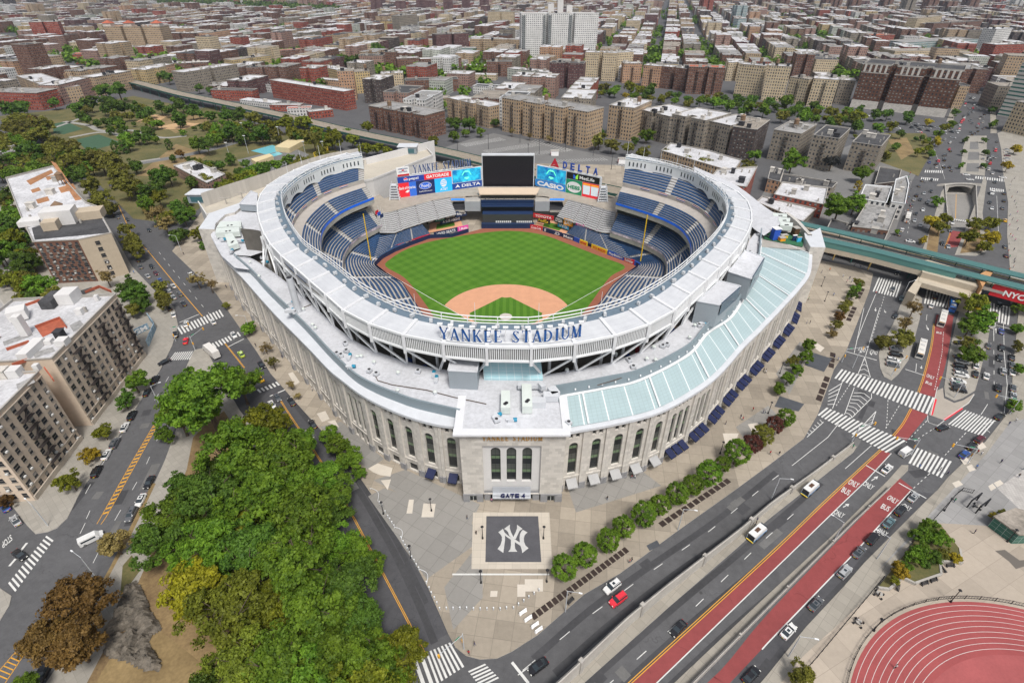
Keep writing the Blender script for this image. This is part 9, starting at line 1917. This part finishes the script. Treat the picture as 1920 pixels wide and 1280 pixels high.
t=thing('kiosk','green glass kiosk with flat tan roof at the right edge','kiosk',tuple(G(1905,1000))); P=Gs([(1866,968),(1905,954),(1960,968),(1950,1000),(1912,1001)],4.2); mb=MB(); mb.prism([V(p) for p in P],0,4.0); mb.build('walls',panelglass('kiosk_glass',(.03,.13,.10),1.6,1.3,(.25,.35,.32),.06,.2),t); c=sum(P,Vector())/5; mb=MB(); mb.prism([(c.x+(p.x-c.x)*1.08,c.y+(p.y-c.y)*1.08) for p in P],4.0,4.35,0,0,True,True); mb.build('roof',RFM['t'],t)
for lab,px,py,rz in(('black steel gateway frame at the square',1838,955,.5),('second black steel gateway frame by the steps',1822,944,.5)):
 p=G(px,py,.16); t=thing('gateway_frame',lab,'gateway',p); d=Vector((math.cos(rz),math.sin(rz),0)); mb=MB()
 for s in(-2.5,2.5): mb.bar(p+d*s,p+d*s+Vector((0,0,3.2)),.25,.25)
 for z in(3.2,2.6): mb.bar(p-d*2.5+Vector((0,0,z)),p+d*2.5+Vector((0,0,z)),.25,.2)
 mb.build('frame',m_blk,t)
patch([(1866,1032),(1884,1030),(1912,1050),(1930,1048),(1930,1058),(1905,1066),(1892,1052)],.178,flat('damp_patch',(.13,.115,.10),.7),'damp_stain')
gm_=mat('graffiti_blue',(.03,.20,.42),.7,.5,.5,2,tint=(.35,.45,.50)); t=thing('painted_wall','blue graffiti wall with big white letters beside the tan block','wall',tuple(G(266,620)));
for x0,y0,x1,y1,h in((250,632,281,617,3.0),(281,600,293,617,3.6),(293,617,279,650,3.0)):
 a,b=G(x0,y0),G(x1,y1); mb=MB(); mb.bar(a+Vector((0,0,h/2)),b+Vector((0,0,h/2)),.25,h); o=mb.build('panel',gm_,t)
 if x0==250: r=(b-a).normalized(); place_text('lettering','GM',(a+b)/2+Vector((0,0,h/2)),r,(0,0,1),(b-a).length*.75,h*.7,WH,o,bold=.03,off=.2)
for lab,px,py in(('white and red booth left in the car park',1040,291),('white and red booth right in the car park',1166,306)):
 p=G(px,py); t=thing('ticket_booth',lab,'booth',p); mb=MB(); mb.box(p+Vector((0,0,1.8)),(6,4,3.6)); mb.build('body',WH,t); mb=MB(); mb.box(p+Vector((-3.05,0,1.8)),(.1,3,2.4)); mb.build('red_door',RD,t); mb=MB(); mb.box(p+Vector((0,0,3.7)),(6.5,4.5,.25)); mb.build('roof',m_conc,t)
L=[(858,282),(916,280),(975,268),(1011,289),(1060,282),(1112,292),(1146,318),(990,300),(900,258),(1180,310),(1080,266)]; protoset(simple('flood_light_pole',[('pole',flat('pole_dark',(.06,.06,.065)),lambda mb:mb.tube((0,0,0),(0,0,12),.22,.12,6)),('lamp_bar',m_blk,lambda mb:mb.box((0,0,12),(1.6,.4,.3)))]),L,['dark lamp pole in the car park, %s from the left'%ordw(sorted(L).index(p)) for p in L],'lamp poles in the car park','street lamp')
L=[(714,424),(718,427),(723,431)];
for i,(px,py) in enumerate(L):
 p=G(px,py,13.6); t=thing('flagpole','white flagpole at the left bleachers, %s from the left'%ordw(i),'flagpole',p,'flagpoles at the left bleachers'); mb=MB(); mb.tube(p,p+Vector((0,0,11)),.12,.06,5); mb.build('pole',m_white,t); mb=MB(); q=p+Vector((0,-.1,7)); mb.quad(*[q+Vector((-x,0,z)) for x,z in((0,0),(1.8,-.9),(1.8,1.0),(0,2))],m=0); mb.build('flag',adc[(1,3,0)[i]],t)
t=thing('pool_house','low cream pool house with flat white roofs beside the pool','building',tuple(G(548,272)))
for L,h in(([(515,275),(548,257),(572,262),(542,278)],4),([(470,298),(505,288),(512,292),(480,304)],3)): deckbox(L,0,h,mat('pool_cream',(.60,.50,.30),.8,.1),'block',t)
t=thing('mural_wall','bright yellow and cyan mural wall by the pool','wall',tuple(G(602,292))); mb=MB(); a,b=G(590,296),G(616,284); mb.bar(a+Vector((0,0,2)),b+Vector((0,0,2)),.4,4); mb.build('panel',YL,t); mb=MB(); mb.bar(a.lerp(b,.35)+Vector((0,-.3,2)),a.lerp(b,.65)+Vector((0,-.3,2)),.3,3); mb.build('painted_patch',AD['cy'],t)
L=[(433,302),(466,288),(460,262),(575,300),(610,300),(527,270)]; protoset(simple('flood_light_pole',[('pole',m_galv,lambda mb:mb.tube((0,0,0),(0,0,14),.2,.1,6)),('lamp_bar',m_white,lambda mb:mb.box((0,0,14),(2,.5,.4)))]),L,num('pale lamp mast among the trees around the pool',L,'bottom left') if False else ['pale lamp mast around the pool, %s from the left'%ordw(sorted(L).index(p)) for p in L],'lamp masts around the pool','street lamp')
rk_=Gs(zB([(875,585),(930,600),(1000,740),(1020,800),(1090,920),(1010,1000),(1090,1150),(1040,1220),(930,1200),(830,1150),(700,1110),(680,980),(740,870),(790,740)])); rk2=cat(rk_,90,True)[:-1]; c=sum(rk_,Vector())/len(rk_); t=thing('rock_outcrop','dark layered rock outcrop rising from the park slope','rock',(c.x,c.y,0)); mb=MB(); from mathutils import noise as mn
xs=[p.x for p in rk2];ys=[p.y for p in rk2]; rkP=[(p.x,p.y) for p in rk2]; D=.42; nx=int((max(xs)-min(xs))/D)+1; ny=int((max(ys)-min(ys))/D)+1
def rh(x,y):
 if not inpoly(x,y,rkP): return None
 ed=min((x-a)**2+(y-b)**2 for a,b in rkP)**.5; u=x*.8+y*.6; v=-x*.6+y*.8
 w_=mn.noise(Vector((u*.25,v*.25,9)))*2; s=mn.noise(Vector((u*.09,v*.13,2)))*1.3+mn.cell(Vector((u*.16+w_*.3,v*.42+w_*.5,3)))*1.1+mn.cell(Vector((u*.4+w_,v*1.0,8)))*.5+mn.noise(Vector((u*.9,v*1.6,3)))*.35
 return .1+min(1,ed/1.3)*max(.05,1.1+round(s*1.6)/1.6*.75+s*.3)
Hh={}
for i in range(nx):
 for j in range(ny): Hh[i,j]=rh(min(xs)+i*D,min(ys)+j*D)
for i in range(nx-1):
 for j in range(ny-1):
  q=[(a,b,Hh[a,b]) for a,b in((i,j),(i+1,j),(i+1,j+1),(i,j+1))]
  if all(z is not None for _,_,z in q): mb.quad(*[(min(xs)+a*D,min(ys)+b*D,z) for a,b,z in q])
mb.build('stone',mat('rock_schist',(.066,.058,.048),.85,.6,.6,3,tint=(.15,.13,.105)),t)
def person_proto(k,top,leg,stride):
 t=thing('person','x','person'); me=bpy.data.meshes.new('body'); s=stride
 vs=[(0,0,.92),(0,0,1.15),(0,0,1.42),(0,0,1.53),(0,.02,1.66),(0,.03,1.74),(-.19,0,1.40),(-.24,-.05*s,1.13),(-.22,.10*s,.88),(.19,0,1.40),(.24,.05*s,1.13),(.22,-.08*s,.88),(-.10,0,.86),(-.11,.14*s,.48),(-.11,.05*s,.07),(-.11,.19*s,.04),(.10,0,.86),(.11,-.02*s,.47),(.11,-.30*s,.09),(.11,-.18*s,.04)]
 es=[(0,1),(1,2),(2,3),(3,4),(4,5),(2,6),(6,7),(7,8),(2,9),(9,10),(10,11),(0,12),(12,13),(13,14),(14,15),(0,16),(16,17),(17,18),(18,19)]
 rd=[.14,.14,.15,.06,.095,.08,.07,.05,.035,.07,.05,.035,.09,.065,.045,.035,.09,.065,.045,.035]
 me.from_pydata(vs,es,[]); ob=bpy.data.objects.new('tmp',me); COL.objects.link(ob); md=ob.modifiers.new('s','SKIN')
 for v,r_ in zip(me.skin_vertices[0].data,rd): v.radius=(r_,r_*.85)
 me.skin_vertices[0].data[0].use_root=True; sb=ob.modifiers.new('d','SUBSURF'); sb.levels=1; dg=bpy.context.evaluated_depsgraph_get(); m2=bpy.data.meshes.new_from_object(ob.evaluated_get(dg)); bpy.data.objects.remove(ob)
 m2.materials.clear(); [m2.materials.append(x) for x in(flat('skin',(.32,.19,.13),.6),flat('cloth_'+top[0],top[1],.9),flat('cloth_'+leg[0],leg[1],.9),m_blk)]
 for p in m2.polygons: z=p.center.z; p.material_index=3 if z<.1 else 2 if z<.93 else 1 if z<1.47 and abs(p.center.x)<.26 and not(abs(p.center.x)>.19 and z<1.1) else 0; p.use_smooth=True
 b=bpy.data.objects.new('body',m2); COL.objects.link(b); b.parent=t; CH_MAP.setdefault(t.name,[]).append(b); mb=MB(); mb.tube((0,-.01,1.68),(0,0,1.80),.105,.05,8); mb.build('hair',m_blk,t,local=True); return t
TOP=[('red',(.45,.02,.03)),('navy',(.02,.03,.10)),('white',(.7,.7,.7)),('black',(.02,.02,.02)),('blue',(.08,.2,.5)),('orange',(.75,.22,.03)),('pink',(.7,.25,.4)),('green',(.05,.35,.2))]
PPL=[('on the plaza',[(876,973,3),(893,1002,3),(1138,937,3),(1184,897,0),(1190,897,2),(1411,770,0),(1388,784,1),(1392,788,0),(1360,796,3),(1300,828,1),(1512,607,2),(1518,607,3),(1511,562,3),(1515,563,7),(1562,555,4),(1540,512,1),(1555,508,5),(1580,520,2),(1592,524,1),(1596,530,4),(1587,530,6),(1431,697,3),(1435,698,3),(1601,500,3),(1612,503,1),(1430,775,1),(1434,775,2),(1435,700,2)]),('under the gate',[(922,941,6)]),('on the left pavements',[(586,733,2),(530,672,1),(480,650,3),(345,478,3),(252,513,4),(425,540,1)]),('at the bottom corner',[(890,1210,1),(879,1226,0),(1418,977,1),(1416,984,3),(1180,1055,0),(1184,1052,3)]),('crossing at the right',[(1598,840,7),(1722,877,4),(1761,883,3),(1775,890,1),(1829,878,4),(1831,850,0),(1838,853,2),(1875,868,1),(1903,790,2),(1890,797,1),(1443,852,0),(1460,853,3),(1563,672,1),(1570,676,4),(1641,552,0)]),('on the paved square',[(1788,941,7),(1645,1118,3),(1605,1165,2),(1613,1172,3),(1677,1252,2),(1825,1000,1),(1908,895,3),(1918,880,1)]),('on the crowded shop pavement',[(1705+rg.uniform(-6,6)-i*.3*1,325+i*4.2+rg.uniform(-2,2),rg.randint(0,7)) for i in range(24)]+[(1893+rg.uniform(-5,14),335+i*7+rg.uniform(-3,3),rg.randint(0,7)) for i in range(30)])]
PP={}
for zone_,L in PPL:
 for e in L:
  px,py,k=e; same=sorted([x for x in L if x[2]==k]); i=same.index(e); v=(k,int(px)%2)
  if v not in PP: PP[v]=person_proto(k,TOP[k],(('denim',(.06,.09,.16)),('dark',(.03,.03,.035)))[v[1]],1 if k!=3 else .6); o=PP[v]
  else: o=copy_tree(PP[v])
  o.location=G(px,py,.16); o.rotation_euler=(0,0,(px*7.3+py)%6.28); o.scale=(1.05,)*3
  tagset(o,'person in %s top walking %s'%(TOP[k][0],zone_)+('' if len(same)==1 else ', %s from the left'%ordw(i)),'person','people '+zone_)
hm=bpy.data.materials.new('haze'); hm.use_nodes=True; tt=hm.node_tree; tt.nodes.clear(); pv=tt.nodes.new('ShaderNodeVolumePrincipled'); pv.inputs['Density'].default_value=.00005; pv.inputs['Color'].default_value=(.70,.82,1,1); pv.inputs['Anisotropy'].default_value=.2; oo=tt.nodes.new('ShaderNodeOutputMaterial'); tt.links.new(pv.outputs[0],oo.inputs['Volume'])
mb=MB(); mb.box((0,7000,62),(19000,15000,127)); struct(mb,'haze',hm,'stuff')
